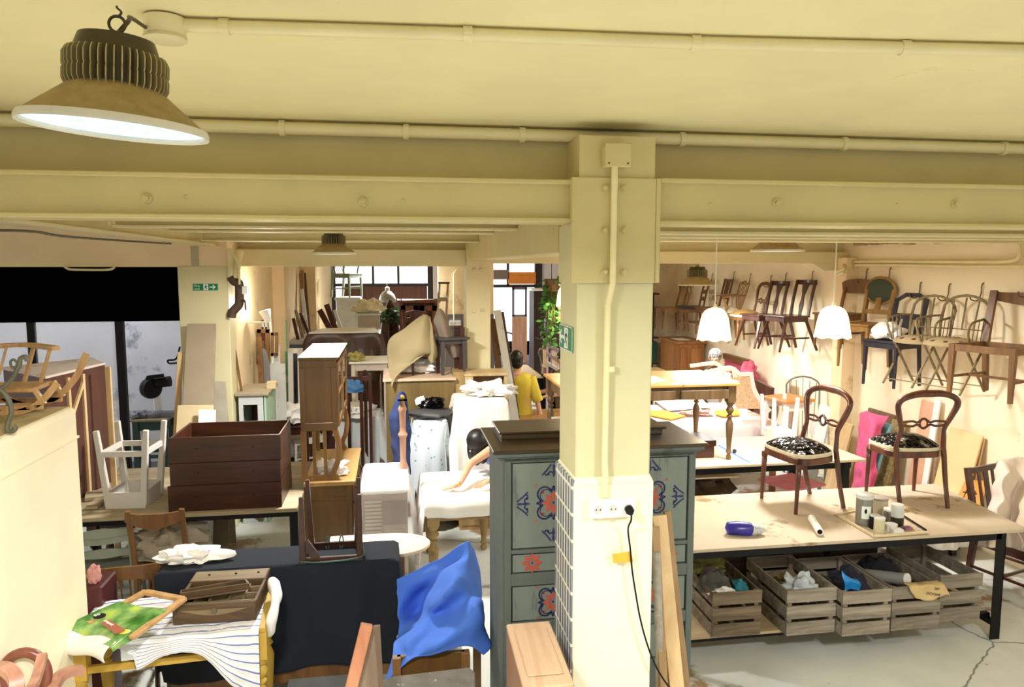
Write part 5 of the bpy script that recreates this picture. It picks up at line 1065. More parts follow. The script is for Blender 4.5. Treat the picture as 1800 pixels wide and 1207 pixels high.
m = MB(); m.box(-w-.02, w+.02, -w-.02, w+.02, H, H+.03); m.build('seat', wood('orange_seat', '#c87d3e', '#dd9858', .4, 0, 8), t, bev=.006)
m = MB(); m.box(-w, w, -w*.85, -w*.85+.015, H-.10, H); m.box(-w, w, w*.85, w*.85+.015, H-.10, H); m.build('seat_rail', m_white, t)
# pink stool behind the near bench
c = az(1400, 850, .50); t = table('side_table', 'low pink topped table standing under the second bench', (c.x, c.y+.1, 0), .3, .50, .46, .50, pm('grey_tube', '#a8a49c', rough=.4), pm('pink_top', '#e28a9c', rough=.6), leg='taper', lt=.03, ap=0)
# ---------------- chairs hung along the right wall
W_h = {'dark': W_dark, 'brown': W_brown, 'oak': W_oak, 'light': W_light, 'navy': W_navy, 'iron': pm('rusty_bistro_iron', '#7d6c48', rough=.6, var=.3, scale=20)}
m_hook = pm('hook_metal', '#6b5b3e', rough=.5, metal=.4)
def hung(px, pyt, pyf, style, mat, label, off=.10, splay=0, noseat=False, lt=.034, rz=-pi/2, H=.9, smat=None, arms=False, tiltx=0, W=.44, legs=None, hook=True, Dp=.42, tilt=0):
    xb = XR-off; top = ax(px, pyt, xb); s_ = H; z0 = top.z-s_
    # back plane against the wall, seat out to the left
    yb = Dp/2+.082
    Mx = Matrix.Rotation(rz, 4, 'Z'); dd = Mx @ V((0, yb, 0)); loc = V((xb, top.y, z0)) - dd
    t = chair(label, loc, rz, style, mat, smat, SH=.45*H/.9, BH=H, group='chairs hung on the right wall', arms=arms, rx=0, ry=tilt, W=W, legs=legs, Dp=Dp, splay=splay, noseat=noseat, lt=lt)
    if hook:
        c = V((XR, top.y, top.z+.06)); k = MB(); k.tube(smooth([c+V((0,0,.06)), c+V((-.02,0,.04)), c+V((-.025,0,-.05)), c+V((-off*.6,0,-.11)), c+V((-off-.03,0,-.10)), c+V((-off-.04,0,-.06))], 14), .006, 6); single('wall_hook', 'wall hook of the '+label, 'hook', k, m_hook, group='hooks for the hung chairs', sm=True)
    return t
hung(1512, 490, 640, 'mid', W_brown, 'brown curved plywood-back chair hung nearest the pilaster', H=.80, rz=-pi/2+.25)
hung(1552, 489, 0, 'pad', W_oak, 'narrow high-back chair with a dark oval back pad', H=1.0, rz=-pi/2+.35, W=.40)
nv = hung(1605, 515, 0, 'octagon', W_navy, 'navy black painted chair with an octagonal back hung on the wall', H=.98, rz=-pi/2+.3, W=.42)
crumple('white_cloth', 'white cloth bundle on the seat of the hung navy chair', 'cloth', V(nv.location)+V((-.05, 0, .49)), .16, .14, .10, m_cloth, 66, amp=.5)
hung(1655, 519, 0, 'fold', W_h['iron'], 'left of the two rusty iron bistro armchairs', H=.90, rz=-pi/2+.3, smat=pm('tan_slotted_seat', '#a4906c', rough=.6), arms=True, W=.50)
hung(1712, 519, 0, 'fold', W_h['iron'], 'right one of the two rusty iron bistro chairs with arms', H=.90, rz=-pi/2+.3, smat=bpy.data.materials['tan_slotted_seat'], arms=True, W=.50)
# open square chair frame at the frame edge
hung(1797, 512, 0, 'plain', W_brown, 'open brown chair frame without a seat at the far right', H=.92, rz=-pi/2+.35, W=.56, Dp=.52, noseat=True, lt=.05)
hung(1418, 492, 0, 'splat', W_dark, 'dark vase-splat chair hung nearest the street side of the pilaster', H=.94, rz=-pi/2+.15, splay=.09)
hung(1372, 494, 0, 'splat', W_dark, 'dark vase-splat chair hung second from the wall pilaster', H=.94, rz=-pi/2+.15, splay=.09)
hung(1346, 498, 0, 'balloon', W_brown, 'brown balloon-back chair hung behind the dark splat chairs', H=.92, rz=-pi/2-.1, smat=pm('cane_seat', '#a88347', rough=.7))
hung(1310, 494, 0, 'shield', W_oak, 'shield-back armchair of light wood hung in the far wall row', H=.92, rz=-pi/2-.1, arms=True)
hung(1282, 490, 0, 'panel', W_brown, 'slatted brown chair hung left of the shield-back armchair', H=.94, rz=-pi/2-.1)
hung(1244, 492, 0, 'slat', W_brown, 'brown chair with a dark leather seat hung behind the left pendant', H=.92, rz=-pi/2-.2, smat=m_leath)
hung(1214, 500, 0, 'bentwood', W_oak, 'honey bentwood chair hung under the far high-bay lamp', H=.86, rz=-pi/2-.2)
hung(1198, 500, 0, 'fan', W_oak, 'fan-backed honey chair hung at the far end of the wall row', H=.88, rz=-pi/2-.3)
# ================================================================== left foreground
# child's rocking chair on the parapet
zt0 = zB+.004
YR = 4.15
def P3(px, py, y=YR): return ay(px, py, y)
T = thing('rocking_chair', 'small light wood rocking chair standing on the cream parapet wall', 'rocking chair', (P3(40, 740).x, YR, zt0))
ya, yb = 4.04, 4.26
zr = zt0+.008
for y in (ya, yb):
    c = [P3(-70, 690, YR), P3(-10, 742, YR), P3(40, 756, YR), P3(85, 742, YR), P3(120, 706, YR), P3(139, 664, YR)]
    c = [V((p.x, y, p.z)) for p in c]; lo = min(p.z for p in c); c = [V((p.x, y, p.z-lo+zr)) for p in c]
    c = c[:-1] if y == ya else c
    m = MB(); m.path(smooth(c, 26), .018, .030, up=(0, 0, 1)); m.build('rocker', W_light, T, world=True, sm=True)
sz = P3(40, 676).z; rail = P3(40, 612).z
for px in (-40, 76):
    for y in (ya, yb):
        p = P3(px, 668, YR); q = P3(px+(20 if px > 0 else -14), 716, YR); m = MB(); m.bar(V((p.x, y, sz)), V((q.x, y, zr+.04)), .026, .022); m.build('leg', W_light, T, world=True, bev=.002)
m = MB()
for y in (ya, yb):
    m.bar(V((P3(-40, 668).x, y, sz-.10)), V((P3(90, 668).x, y, sz-.10)), .018, .024)
m.build('stretcher', W_light, T, world=True)
m = MB(); a, b_ = P3(-50, 668), P3(80, 668); m.prism([V((a.x, ya-.02, sz-.022)), V((b_.x, ya-.02, sz-.022)), V((b_.x-.02, yb+.02, sz-.022)), V((a.x, yb+.02, sz-.022))], (0, 0, .022)); m.build('seat', W_light, T, world=True, bev=.005)
m = MB(); cc = [P3(-60, 616, 4.0), P3(0, 608, 4.26), P3(50, 606, 4.32), P3(98, 612, 4.16)]; m.path(smooth(cc, 16), .040, .022, up=(0, 0, 1)); m.build('top_rail', W_light, T, world=True, sm=True)
m = MB()
for px, py, y0_, y1_ in [(88, 612, 4.19, 4.19), (60, 606, 4.31, 4.25), (12, 608, 4.27, 4.25), (-20, 610, 4.18, 4.2)]:
    p = P3(px, py, y0_); q = V((P3(px-18, 668, y1_).x, y1_, sz-.005)); m.bar(p, q, .026, .012)
m.build('back_slats', W_light, T, world=True, bev=.002)
# iron scroll bracket in front of it
m_iron = pm('grey_green_iron', '#5c5946', rough=.6, var=.2, scale=20)
YI = 3.55
sc1 = [P3(x, y, YI) for x, y in [(48, 636), (44, 628), (36, 632), (35, 642), (28, 655), (20, 668), (8, 680), (-10, 690)]]
sc2 = [P3(x, y, YI) for x, y in [(-12, 680), (5, 690), (16, 706), (20, 725), (14, 744), (13, 756), (20, 760), (27, 754), (24, 750)]]
lo = min(p.z for p in sc2); sc2 = [p+V((0, 0, zt0+.012-lo)) for p in sc2]; dz = zt0+.012-lo; sc1 = [p+V((0, 0, dz)) for p in sc1]
sc3 = [p+V((0,0,dz)) for p in [P3(x, y, YI) for x, y in [(34, 646), (26, 634), (19, 636), (20, 645), (26, 648), (30, 642)]]]
T = thing('iron_bracket', 'curled wrought iron bracket leaning against the little rocking chair', 'bracket', sc2[4]); m = MB(); m.tube(smooth(sc1, 30), .010, 7); m.tube(smooth(sc2, 36), .011, 7); m.tube(smooth(sc3, 20), .006, 6); m.build('scroll', m_iron, T, world=True, sm=True)
# tall brown backed cabinet with white top
z_ = 1.92
A, B, C_, D_ = az(80, 661, z_), az(184, 637, z_), az(160, 628, z_), az(5, 645, z_)
W_panel = wood('plum_brown_panel', '#4a2b24', '#5f3a30', .5, 2, 8)
T = thing('tall_cabinet', 'tall plum brown cabinet with a whitish top behind the parapet', 'cabinet', ((A.x+C_.x)/2, (A.y+C_.y)/2, ZB))
m = MB(); m.prism([V((p.x, p.y, ZB+.002)) for p in (A, B, C_, D_)], (0, 0, z_-.022-ZB)); m.build('carcass', W_panel, T, world=True, bev=.003)
m = MB(); cen = (A+B+C_+D_)/4; m.prism([V((p.x, p.y, z_-.02)) + (p-cen)*.02 for p in (A, B, C_, D_)], (0, 0, .02)); m.build('top', pm('dusty_white_top', '#d9c9c0', rough=.6, dirt=('#b89a88', 4, .6)), T, world=True, bev=.003)
n_ = (B-A).cross(V((0,0,1))).normalized(); n_ = n_ if n_.y < 0 else -n_
for f, lab in [(.32, ''), (.57, '')]:
    m = MB(); p = A.lerp(B, f); m.bar(V((p.x, p.y, ZB+.02))+n_*.010, V((p.x, p.y, z_-.05))+n_*.010, .030, .02, up=n_); m.build('batten', m_pine, T, world=True)
m = MB(); p = A.lerp(B, .30); q = A.lerp(B, .56); m.bar(V((p.x, p.y, z_-.42))+n_*.012, V((q.x, q.y, z_-.12))+n_*.012, .03, .02, up=n_); m.build('brace', m_pine, T, world=True)
# pine boards beside it
m = MB(); yy = 6.6; a0, a1 = ay(184, 645, yy), ay(206, 880, yy); m.box(a0.x, a1.x, yy, yy+.03, 0, a0.z); single('pine_board', 'tall pale pine board standing by the black glazing post', 'board', m, m_pine)
# ---------------- dark workshop things
yw = 9.35
T = table('machine_stand', 'green metal machine stand in the dark workshop', (yz(254, yw), yw+.2, 0), 0, yz(289, yw)-yz(219, yw), .45, .92, pm('dark_green_paint', '#1e3a30', rough=.5), pm('stand_top', '#8d7a5c', rough=.6), leg='square', lt=.07, ap=.12, stretcher=.45)
cc = V((yz(256, yw), yw+.18, .92)); T = thing('mitre_saw', 'black and grey mitre saw on the green stand in the workshop', 'saw', cc)
m = MB(); m.lathe([(.12, 0), (.13, .02), (.13, .05), (.11, .06)], cc+V((0, 0, 0)), 24); m.bar(cc+V((-.25,0,.03)), cc+V((.28,0,.03)), .16, .05); m.build('base', pm('saw_grey', '#7d7f88', rough=.4, metal=.3), T, world=True, sm=True)
m = MB(); m.bar(cc+V((.02,.1,.05)), cc+V((.02,.05,.32)), .07, .08); m.build('arm', m_plug, T, world=True, bev=.01)
m = MB(); m.lathe([(.02, 0), (.12, .1), (.13, .5), (.12, .9), (.02, 1)], cc+V((-.05,-.02,.36)), 20, p2=cc+V((.04,-.10,.36))); m.lathe([(.06, 0), (.065, 1)], cc+V((.05,-.05,.42)), 16, p2=cc+V((.22,-.05,.44))); m.bar(cc+V((-.03,-.1,.50)), cc+V((.16,-.1,.52)), .04, .04); m.bar(cc+V((-.02,-.1,.40)), cc+V((-.03,-.1,.50)), .03, .03); m.build('motor_guard', m_black, T, world=True, sm=True)
crumple('tool_heap', 'low heap of blue and grey tools beside the mitre saw', 'tools', (yz(232, yw), yw+.12, .92), .12, .10, .05, pm('tool_blue', '#4a5878', rough=.5, dark='#8a8078', scale=16), 51)
for px, lab in [(232, 'grey plastic box with a white label on the workshop floor, the left one'), (278, 'grey plastic box with a white label on the workshop floor, the right one')]:
    c = az(px, 846, 0); T = thing('equipment_box', lab, 'box', c, 0, 'grey equipment boxes'); m = MB(); m.box(-.16, .16, 0, .3, 0, .19); m.build('body', pm('equipment_grey', '#4d4d54', rough=.5) if px == 232 else bpy.data.materials['equipment_grey'], T, bev=.01); m = MB(); m.box(-.10, .06, -.002, 0, .07, .15); m.build('paper_label', m_plug, T)
m = MB(); c = ay(310, 630, 9.9); m.tube(smooth([c+V((.05,0,.15)), c+V((0,0,.0)), c+V((-.10,0,-.02)), c+V((-.08,0,-.06)), c+V((.06,0,-.05))], 20), .012, 6); single('wall_hook', 'black bent hook on the workshop side wall', 'hook', m, m_black, sm=True)
# ---------------- boards leaning on the left pillar
def board_px(name, label, quad_px, yt, yb, th, mat, cat='board'):
    """quad_px: tl, tr, br, bl; top at depth yt, bottom at depth yb, run down to the floor"""
    tl, tr = ay(*quad_px[0], yt), ay(*quad_px[1], yt); br, bl = ay(*quad_px[2], yb), ay(*quad_px[3], yb)
    f = lambda t, b: t+(b-t)*((t.z-.01)/(t.z-b.z)); br, bl = f(tr, br), f(tl, bl)
    m = MB(); m.prism([tl, tr, br, bl], (0, -th, 0)); return single(name, label, cat, m, mat, bev=.002)
m_mdf = pm('beige_mdf', '#a2937a', rough=.6, var=.05); m_mdfl = pm('pale_mdf', '#d9c69c', rough=.7, var=.04)
board_px('leaning_board', 'tall beige grey board leaning on the exit sign pillar', [(330, 569), (380, 569), (376, 720), (322, 720)], 7.93, 7.68, .03, m_mdf)
board_px('leaning_board', 'shorter grey board leaning behind the beige one on the pillar', [(366, 670), (397, 670), (403, 760), (366, 760)], 7.95, 7.80, .02, pm('grey_board', '#a9a08c', rough=.7))
board_px('leaning_board', 'pale pine coloured board on edge behind the stacked drawers', [(313, 712), (376, 711), (374, 800), (308, 800)], 7.6, 7.45, .02, m_mdfl)
board_px('leaning_board', 'white board in front of the pale one behind the stacked drawers', [(350, 719), (380, 720), (378, 800), (347, 800)], 7.5, 7.38, .02, m_plug)
board_px('leaning_board', 'small grey board right of the white one behind the drawers', [(380, 731), (402, 731), (402, 800), (378, 800)], 7.72, 7.60, .02, pm('grey_board2', '#9c9384', rough=.7))
board_px('leaning_board', 'tall light pine strip against the left edge of the exit sign pillar', [(314, 618), (322, 618), (316, 800), (304, 800)], 7.9, 7.75, .04, m_pine)
lean('broom_stick', 'dark wooden pole leaning in the corner right of the exit sign pillar', 'pole', (ay(428, 710, 8.2)+V((0,0,-.0))), ay(407, 576, 8.28), .022, .022, W_brown)
# ---------------- left workbench
yl0 = az(400, 899, ZB).y; yl1 = az(250, 822, ZB).y; xr_ = az(522, 893, ZB).x; xl_ = XB-1.2
W_lb = wood('grey_plank_top', '#837458', '#b3a383', .7, 0, 5)
T = thing('workbench', 'left workbench with a grey plank top under the stacked drawers', 'workbench', ((xl_+xr_)/2, (yl0+yl1)/2, 0))
m = MB(); nb = 6
for k in range(nb): m.box(xl_, xr_, lerp(yl0, yl1, k/nb)+.003, lerp(yl0, yl1, (k+1)/nb)-.002, ZB-.03, ZB)
m.build('tabletop', W_lb, T, world=True, bev=.002)
m = MB(); m.box(xl_, xr_-.02, yl0+.02, yl0+.05, ZB-.07, ZB-.03); m.build('steel_rail', m_black, T, world=True)
for x in (xl_+.1, yz(505, yl0)):
    for y in (yl0+.06, yl1-.08): m = MB(); m.box(x-.03, x+.03, y-.03, y+.03, 0, ZB-.03); m.build('leg', m_black, T, world=True)
m = MB(); x = yz(450, yl0+.3); m.bar((x, yl0+.25, ZB-.04), (x, yl0+.25, ZB-.17), .04, .05); m.bar((x, yl0+.25, ZB-.16), (x-.16, yl0+.25, ZB-.05), .03, .03); m.bar((x-.5, yl0+.25, ZB-.055), (x, yl0+.25, ZB-.055), .03, .03); m.build('brace', W_greyv, T, world=True)
m = MB()
for k, (pa, pb) in enumerate([((150, 848), (178, 842)), ((150, 872), (182, 868)), ((160, 885), (180, 884))]):
    a_, b_ = az(*pa, ZB+.02), az(*pb, ZB+.02); m.bar(a_, b_, .22, .025)
single('slat_pile', 'small pile of grey wooden slats beside the white stool', 'boards', m, W_lb)
# white stool upside down
c = az(221, 893, ZB+.002); Wd = yz(258, c.y)-yz(184, c.y); dpt = .36; H = ay(182, 757, c.y).z-ZB
T = thing('white_stool', 'white painted stool standing upside down on the left workbench', 'stool', (c.x, c.y, ZB), radians(-4)); w = Wd/2
m_stw = pm('greyish_white_paint', '#cfc9c0', rough=.5, var=.04)
for sx in (-1, 1):
    for y in (.02, dpt-.02):
        m = MB(); m.bar((sx*(w-.02), y, .02), (sx*(w+.035), y+(-.03 if y < .1 else .03), H), .052, .042, w2=.040, h2=.034); m.build('leg', m_stw, T, bev=.004)
m = MB(); m.box(-w, w, -.004, .016, 0, .13); m.build('apron', m_stw, T, bev=.002); m = MB(); m.box(-w, w, dpt-.016, dpt+.004, 0, .13); m.build('apron', m_stw, T, bev=.002)
m = MB(); m.box(-w, -w+.016, .0, dpt, 0, .13); m.build('apron', m_stw, T, bev=.002); m = MB(); m.box(w-.016, w, .0, dpt, 0, .13); m.build('apron', m_stw, T, bev=.002)
m = MB(); m.box(-w+.01, w-.01, .01, dpt-.01, 0, .015); m.build('seat', m_stw, T)
m = MB(); zz = H*.70
for y in (-.005, dpt+.005): m.box(-w-.005, w+.005, y-.012, y+.012, zz-.022, zz+.022)
for sx in (-1, 1): m.box(sx*(w+.01)-.012, sx*(w+.01)+.012, -.01, dpt+.01, zz-.022, zz+.022)
m.build('stretcher', m_stw, T, bev=.002)
# stacked mahogany drawers
yd = az(400, 897, ZB).y+.02; zc = ZB
hs = [(895, 850, 296, 496), (850, 811, 299, 494), (811, 770, 296, 494)]
for k, (pb, pt, pl, pr) in enumerate(hs):
    x0_, x1_ = ay(pl, pb, yd).x, ay(pr, pb, yd).x; z0_, z1_ = zc, ay(400, pt, yd).z if k < 2 else ay(400, 766, yd).z
    T = thing('drawer', ['dark mahogany drawer at the bottom of the stack on the left workbench', 'middle dark mahogany drawer of the stack of three', 'open topped dark mahogany drawer on top of the stack of three'][k], 'drawer', ((x0_+x1_)/2, yd, z0_), 0, 'stacked mahogany drawers')
    h_ = z1_-z0_-.002; w_ = (x1_-x0_)/2; dp = .62
    m = MB(); m.box(-w_, w_, 0, .02, 0, h_); m.build('front', W_mah, T, bev=.003)
    m = MB(); m.box(-w_+.005, -w_+.02, .02, dp, 0, h_-.006); m.build('side', W_mah, T, bev=.002)
    m = MB(); m.box(w_-.02, w_-.005, .02, dp, 0, h_-.006); m.build('side', W_mah, T, bev=.002)
    m = MB(); m.box(-w_+.02, w_-.02, dp-.015, dp, 0, h_-.01); m.build('back', W_mah, T)
    m = MB(); m.box(-w_+.02, w_-.02, .02, dp-.015, .01, .018); m.build('bottom', W_brown, T)
    for fx in (-.5, .5): m = MB(); m.lathe([(.006, 0), (.004, 1)], (fx*w_, 0, h_*.55), 8, p2=(fx*w_, -.003, h_*.55)); m.build('knob_hole', m_black, T)
    zc = z1_
# small light slats box and pale stack behind / cupboards: hutch
W_hut = wood('hutch_brown_pine', '#5a4020', '#74552c', .4, 2, 7)
W_hutd = wood('hutch_door_pine', '#75542b', '#91693a', .4, 2, 9)
zh = .92; yh0 = az(570, 846, zh).y
hx0, hx1 = yz(526, yh0), yz(613, yh0)
ux0, ux1 = yz(524, yh0+.02), yz(589, yh0+.02); zU = ay(560, 627, yh0+.02).z; yh1 = az(585, 603, zU).y
T = thing('pine_hutch', 'tall brown pine hutch seen from its side, white light on its top', 'cupboard', ((hx0+hx1)/2, (yh0+yh1)/2, 0))
m = MB(); m.box(hx0, hx1, yh0, yh1, 0.06, zh-.02); m.build('base_carcass', W_hut, T, world=True, bev=.004)
m = MB(); m.box(hx0-.0, hx1+.03, yh0-.015, yh1+.015, zh-.02, zh); m.box(hx0+.0, hx1+.02, yh0-.008, yh1, zh-.04, zh-.02); m.build('worktop', W_pineb, T, world=True, bev=.004)
m = MB(); m.box(hx0+.03, hx1-.04, yh0-.004, yh0+.004, zh-.14, zh-.06); m.box(hx0+.03, hx1-.04, yh0-.004, yh0+.004, .15, zh-.17); m.build('side_panel', W_hut, T, world=True, bev=.003)
for k in range(3):
    ya_ = lerp(yh0+.03, yh1-.03, k/3)+.01; yb_ = lerp(yh0+.03, yh1-.03, (k+1)/3)-.01
    m = MB(); m.box(hx1, hx1+.016, ya_, yb_, .12, zh-.22); d = m.build('door', W_hutd, T, world=True, bev=.003); m = MB(); m.box(hx1, hx1+.016, ya_, yb_, zh-.20, zh-.06); d = m.build('drawer', W_hutd, T, world=True, bev=.003); k2 = MB(); k2.blob((hx1+.03, (ya_+yb_)/2, zh-.13), .012, .012, .012, 8); k2.build('knob', W_hut, d, world=True, sm=True)
zl_ = ay(560, 757, yh0+.02).z
m = MB(); m.box(ux0, ux1, yh0+.02, yh1, zl_, zU-.03); m.build('upper_carcass', W_hut, T, world=True, bev=.004)
m = MB(); m.box(ux0-.005, ux1+.015, yh0+.005, yh1, zU-.03, zU-.012); m.box(ux0-.005, ux1+.03, yh0-.0, yh1+.01, zU-.012, zU-.002); m.build('cornice', W_hut, T, world=True, bev=.003); m = MB(); m.box(ux0-.004, ux1+.029, yh0+.001, yh1+.009, zU-.002, zU); m.build('lit_top', pm('lit_cream_top', '#eadfca', rough=.7), T, world=True)  # pale top colour stands in for strong lamplight on the pine
fx = .04
m = MB()
for (a_, b_, c_, d_) in [(ux0, ux0+fx, zl_+.07, zU-.09), (ux1-fx, ux1, zl_+.07, zU-.09), (ux0, ux1, zU-.09, zU-.03), (ux0, ux1, zl_, zl_+.07)]: m.box(a_, b_, yh0+.010, yh0+.022, c_, d_)
m.build('side_frame', W_hut, T, world=True, bev=.003)
nd = 2
for k in range(nd):
    ya_ = lerp(yh0+.03, yh1-.01, k/nd)+.004; yb_ = lerp(yh0+.03, yh1-.01, (k+1)/nd)-.004
    m = MB(); z0_, z1_ = zl_+.03, zU-.05
    m.box(ux1, ux1+.02, ya_, ya_+.045, z0_+.05, z1_-.05); m.box(ux1, ux1+.02, yb_-.045, yb_, z0_+.05, z1_-.05); m.box(ux1, ux1+.02, ya_, yb_, z0_, z0_+.05); m.box(ux1, ux1+.02, ya_, yb_, z1_-.05, z1_); m.box(ux1+.002, ux1+.018, ya_+.045, yb_-.045, (z0_+z1_)/2-.012, (z0_+z1_)/2+.012)
    d = m.build('door', W_hutd, T, world=True, bev=.002); m = MB(); m.box(ux1+.008, ux1+.011, ya_+.04, yb_-.04, z0_+.04, z1_-.04); m.build('glass_pane', pm('dark_glass', '#3c2f26', rough=.08) if k == 0 else bpy.data.materials['dark_glass'], d, world=True)
# scrolled supports and rails of the upper part
for y in (yh0+.03, yh1-.03):
    for xx, sg in ((ux1-.02, 1), (ux0+.02, -1)):
        m = MB(); c = [V((xx, y, zl_+.01)), V((xx+.03*(sg > 0), y, lerp(zl_, zh, .3))), V((xx+.02*(sg > 0), y, lerp(zl_, zh, .6))), V((xx-.02*(sg > 0), y, lerp(zl_, zh, .85))), V((xx+.01*(sg > 0), y, zh))]
        m.path(smooth(c, 14), .045, .035, up=(0, 1, 0)); m.build('scroll_support', W_hutd, T, world=True, sm=True)
m = MB()
for f in (.35, .65): m.box(lerp(ux0, ux1, f)-.013, lerp(ux0, ux1, f)+.013, yh0+.02, yh0+.04, zh, zl_+.02)
m.build('rail_slats', W_hutd, T, world=True)
m = MB(); m.box(ux0, ux1, yh0+.015, yh0+.035, zh, zh+.05); m.build('foot_rail', W_hutd, T, world=True)
crumple('cloth_heap', 'small white crumpled cloth on the hutch worktop', 'cloth', (ux0+.22, yh0+.20, zh), .13, .10, .075, m_cloth, 61, amp=.9)
# grey white small open cabinet
z_ = 1.42; c0 = az(415, 691, z_); c1 = az(472, 688, z_); c2 = az(493, 673, z_)
T = thing('small_cabinet', 'small grey white cabinet with an open front before the left corner pipes', 'cabinet', ((c0.x+c1.x)/2, c0.y+.2, 0)); yk = c0.y; yk2 = c2.y+.0
m_sc = pm('blue_white_paint', '#c3c9c8', rough=.5); x0_, x1_ = c0.x+.02, c1.x-.02
m = MB(); m.box(x0_, x0_+.045, yk, yk+.02, 0, z_-.13); m.box(x1_-.09, x1_-.03, yk, yk+.02, 0, z_-.13); m.box(x0_, x1_-.03, yk, yk+.02, z_-.13, z_-.03); m.build('front_frame', m_sc, T, world=True, bev=.003)
m = MB(); m.box(x0_, x0_+.015, yk+.02, yk2, 0, z_-.03); m.build('side', m_sc, T, world=True); m = MB(); m.box(x1_-.02, x1_, yk+.0, yk2, 0, z_-.03); m.build('side', pm('mint_edge', '#a9c4a8', rough=.5), T, world=True)
m = MB(); m.box(x0_, x1_, yk2-.02, yk2, 0, z_-.03); m.build('back', W_dark, T, world=True)
m = MB(); m.box(x0_-.03, x1_+.03, yk-.03, yk2+.02, z_-.03, z_); m.build('top', pm('taupe_top', '#a3947c', rough=.5), T, world=True, bev=.004)
c = az(484, 683, z_); m = MB(); m.cbox(c+V((-.04, .02, .04)), .10, .10, .08); single('tin_box', 'small cream tin box on the little grey white cabinet', 'box', m, pm('cream_tinbox', '#cbb890', rough=.5), bev=.005)
# ---------------- chairs and bundles behind the yellow table
c = az(272, 1010, .45); chair('mid brown chair with a curved crest, its back to the viewer beside the left workbench', (c.x+.02, c.y+.30, 0), radians(180), 'plain', W_brown, W=.46, Dp=.42, SH=.45, BH=ay(272, 897, c.y).z, legs='taper', lt=.03)
c2_ = c
crumple('fabric_bundle', 'rolled beige fabric bundle lying behind the brown curved chair', 'bundle', (az(288, 985, .47).x, az(288, 985, .47).y+.12, .47), .27, .17, .17, pm('beige_bundle', '#a69a86', rough=.95, var=.12, scale=8), 71, amp=.7, n=36)
c = az(185, 1000, .45); chair('grey green painted ladder-back chair behind the parapet end', (c.x-.05, c.y+.25, 0), radians(180+10), 'slat', pm('grey_green_paint', '#8b9382', rough=.6, dirt=('#8a6b42', 5, .66)), W=.46, BH=ay(190, 925, c.y).z, SH=.44)
c = az(222, 1090, .45); chair('brown spindle-back chair with worn wood behind the yellow table', (c.x, c.y+.13, 0), radians(180+6), 'spindle', W_brown, W=.44, BH=ay(224, 988, c.y-.05).z, SH=.44)
crumple('pink_cloth', 'piece of pink cloth between the parapet and the spindle chair', 'cloth', ay(163, 1010, 4.55)+V((0,.03,-.06)), .035, .035, .07, pm('dusty_pink_cloth', '#c98f86', rough=.9), 73)
c = ay(163, 1010, 4.55); m = MB(); m.box(c.x-.05, c.x+.06, c.y-.05, c.y+.20, 0, c.z-.06); single('maroon_stool', 'dark maroon box stool under the pink cloth behind the parapet end', 'stool', m, pm('maroon_lacquer', '#4a1d20', rough=.4), bev=.01)
# dark turned-leg piece under the left workbench
table('dark_table', 'dark turned-leg table pushed under the left workbench', (yz(215, yl0+.5), yl0+.62, 0), 0, .7, .45, .74, W_dark, leg='turned', lt=.07)
# ---------------- yellow table, cloth, bag, frame, drawer box
zy = .75
n1, n2, f1_, f2_ = az(128, 1140, zy), az(460, 1104, zy), az(474, 1050, zy), az(175, 1072, zy)
W_y = pm('ochre_yellow_paint', '#c9a544', rough=.5, var=.08, scale=6, bump=.03)
cx_ = (n1+n2+f1_+f2_)/4; u = (n2-n1); rzY = atan2(u.y, u.x); Wy = u.length; Dy = .52
cY = (n1+n2)/2 + V((-sin(rzY), cos(rzY), 0))*Dy/2
T = table('yellow_table', 'ochre yellow table with turned legs under the striped cloth', (cY.x, cY.y, 0), rzY, Wy+.04, Dy, zy, W_y, leg='turned', lt=.075, ap=.0, over=.0)
MY = Matrix.Translation(V((cY.x, cY.y, 0))) @ Matrix.Rotation(rzY, 4, 'Z')
m = MB(); m.box(-Wy/2, Wy/2, -Dy/2+.02, -Dy/2+.045, zy-.16, zy-.12); m.box(-Wy/2, Wy/2, Dy/2-.045, Dy/2-.02, zy-.16, zy-.12); m.build('rail', W_y, T, bev=.002)
def stripe_mat():
    m, nt, b = _new('blue_striped_cloth'); N = nt.nodes; L = nt.links; tc = N.new('ShaderNodeTexCoord'); mp = N.new('ShaderNodeMapping'); mp.inputs['Rotation'].default_value = (0, 0, 0); L.new(tc.outputs['UV'], mp.inputs[0])
    sp = N.new('ShaderNodeSeparateXYZ'); L.new(mp.outputs[0], sp.inputs[0]); mu = N.new('ShaderNodeMath'); mu.operation = 'MULTIPLY'; mu.inputs[1].default_value = 15; L.new(sp.outputs[1], mu.inputs[0]); fr = N.new('ShaderNodeMath'); fr.operation = 'FRACT'; L.new(mu.outputs[0], fr.inputs[0])
    r = N.new('ShaderNodeValToRGB'); r.color_ramp.interpolation = 'CONSTANT'; e = r.color_ramp.elements; e[0].position = 0; e[0].color = lin('#f1eff0'); e[1].position = .36; e[1].color = lin('#6f80b8')
    for p, c in [(.54, '#f1eff0'), (.66, '#d9d2c4'), (.73, '#f1eff0'), (.84, '#c3c6d4'), (.89, '#f1eff0')]: q = e.new(p); q.color = lin(c)
    L.new(fr.outputs[0], r.inputs[0]); L.new(r.outputs[0], b.inputs['Base Color']); b.inputs['Roughness'].default_value = .9; return m
m_str = stripe_mat()
def uvgrid(o, nu, nv):
    uv = o.data.uv_layers.new(name='UVMap'); 
    for poly in o.data.polygons:
        for li in poly.loop_indices: vi = o.data.loops[li].vertex_index; uv.data[li].uv = ((vi % nu)/(nu-1), (vi//nu)/(nv-1))
def loc2w(x, y, z): return MY @ V((x, y, z))
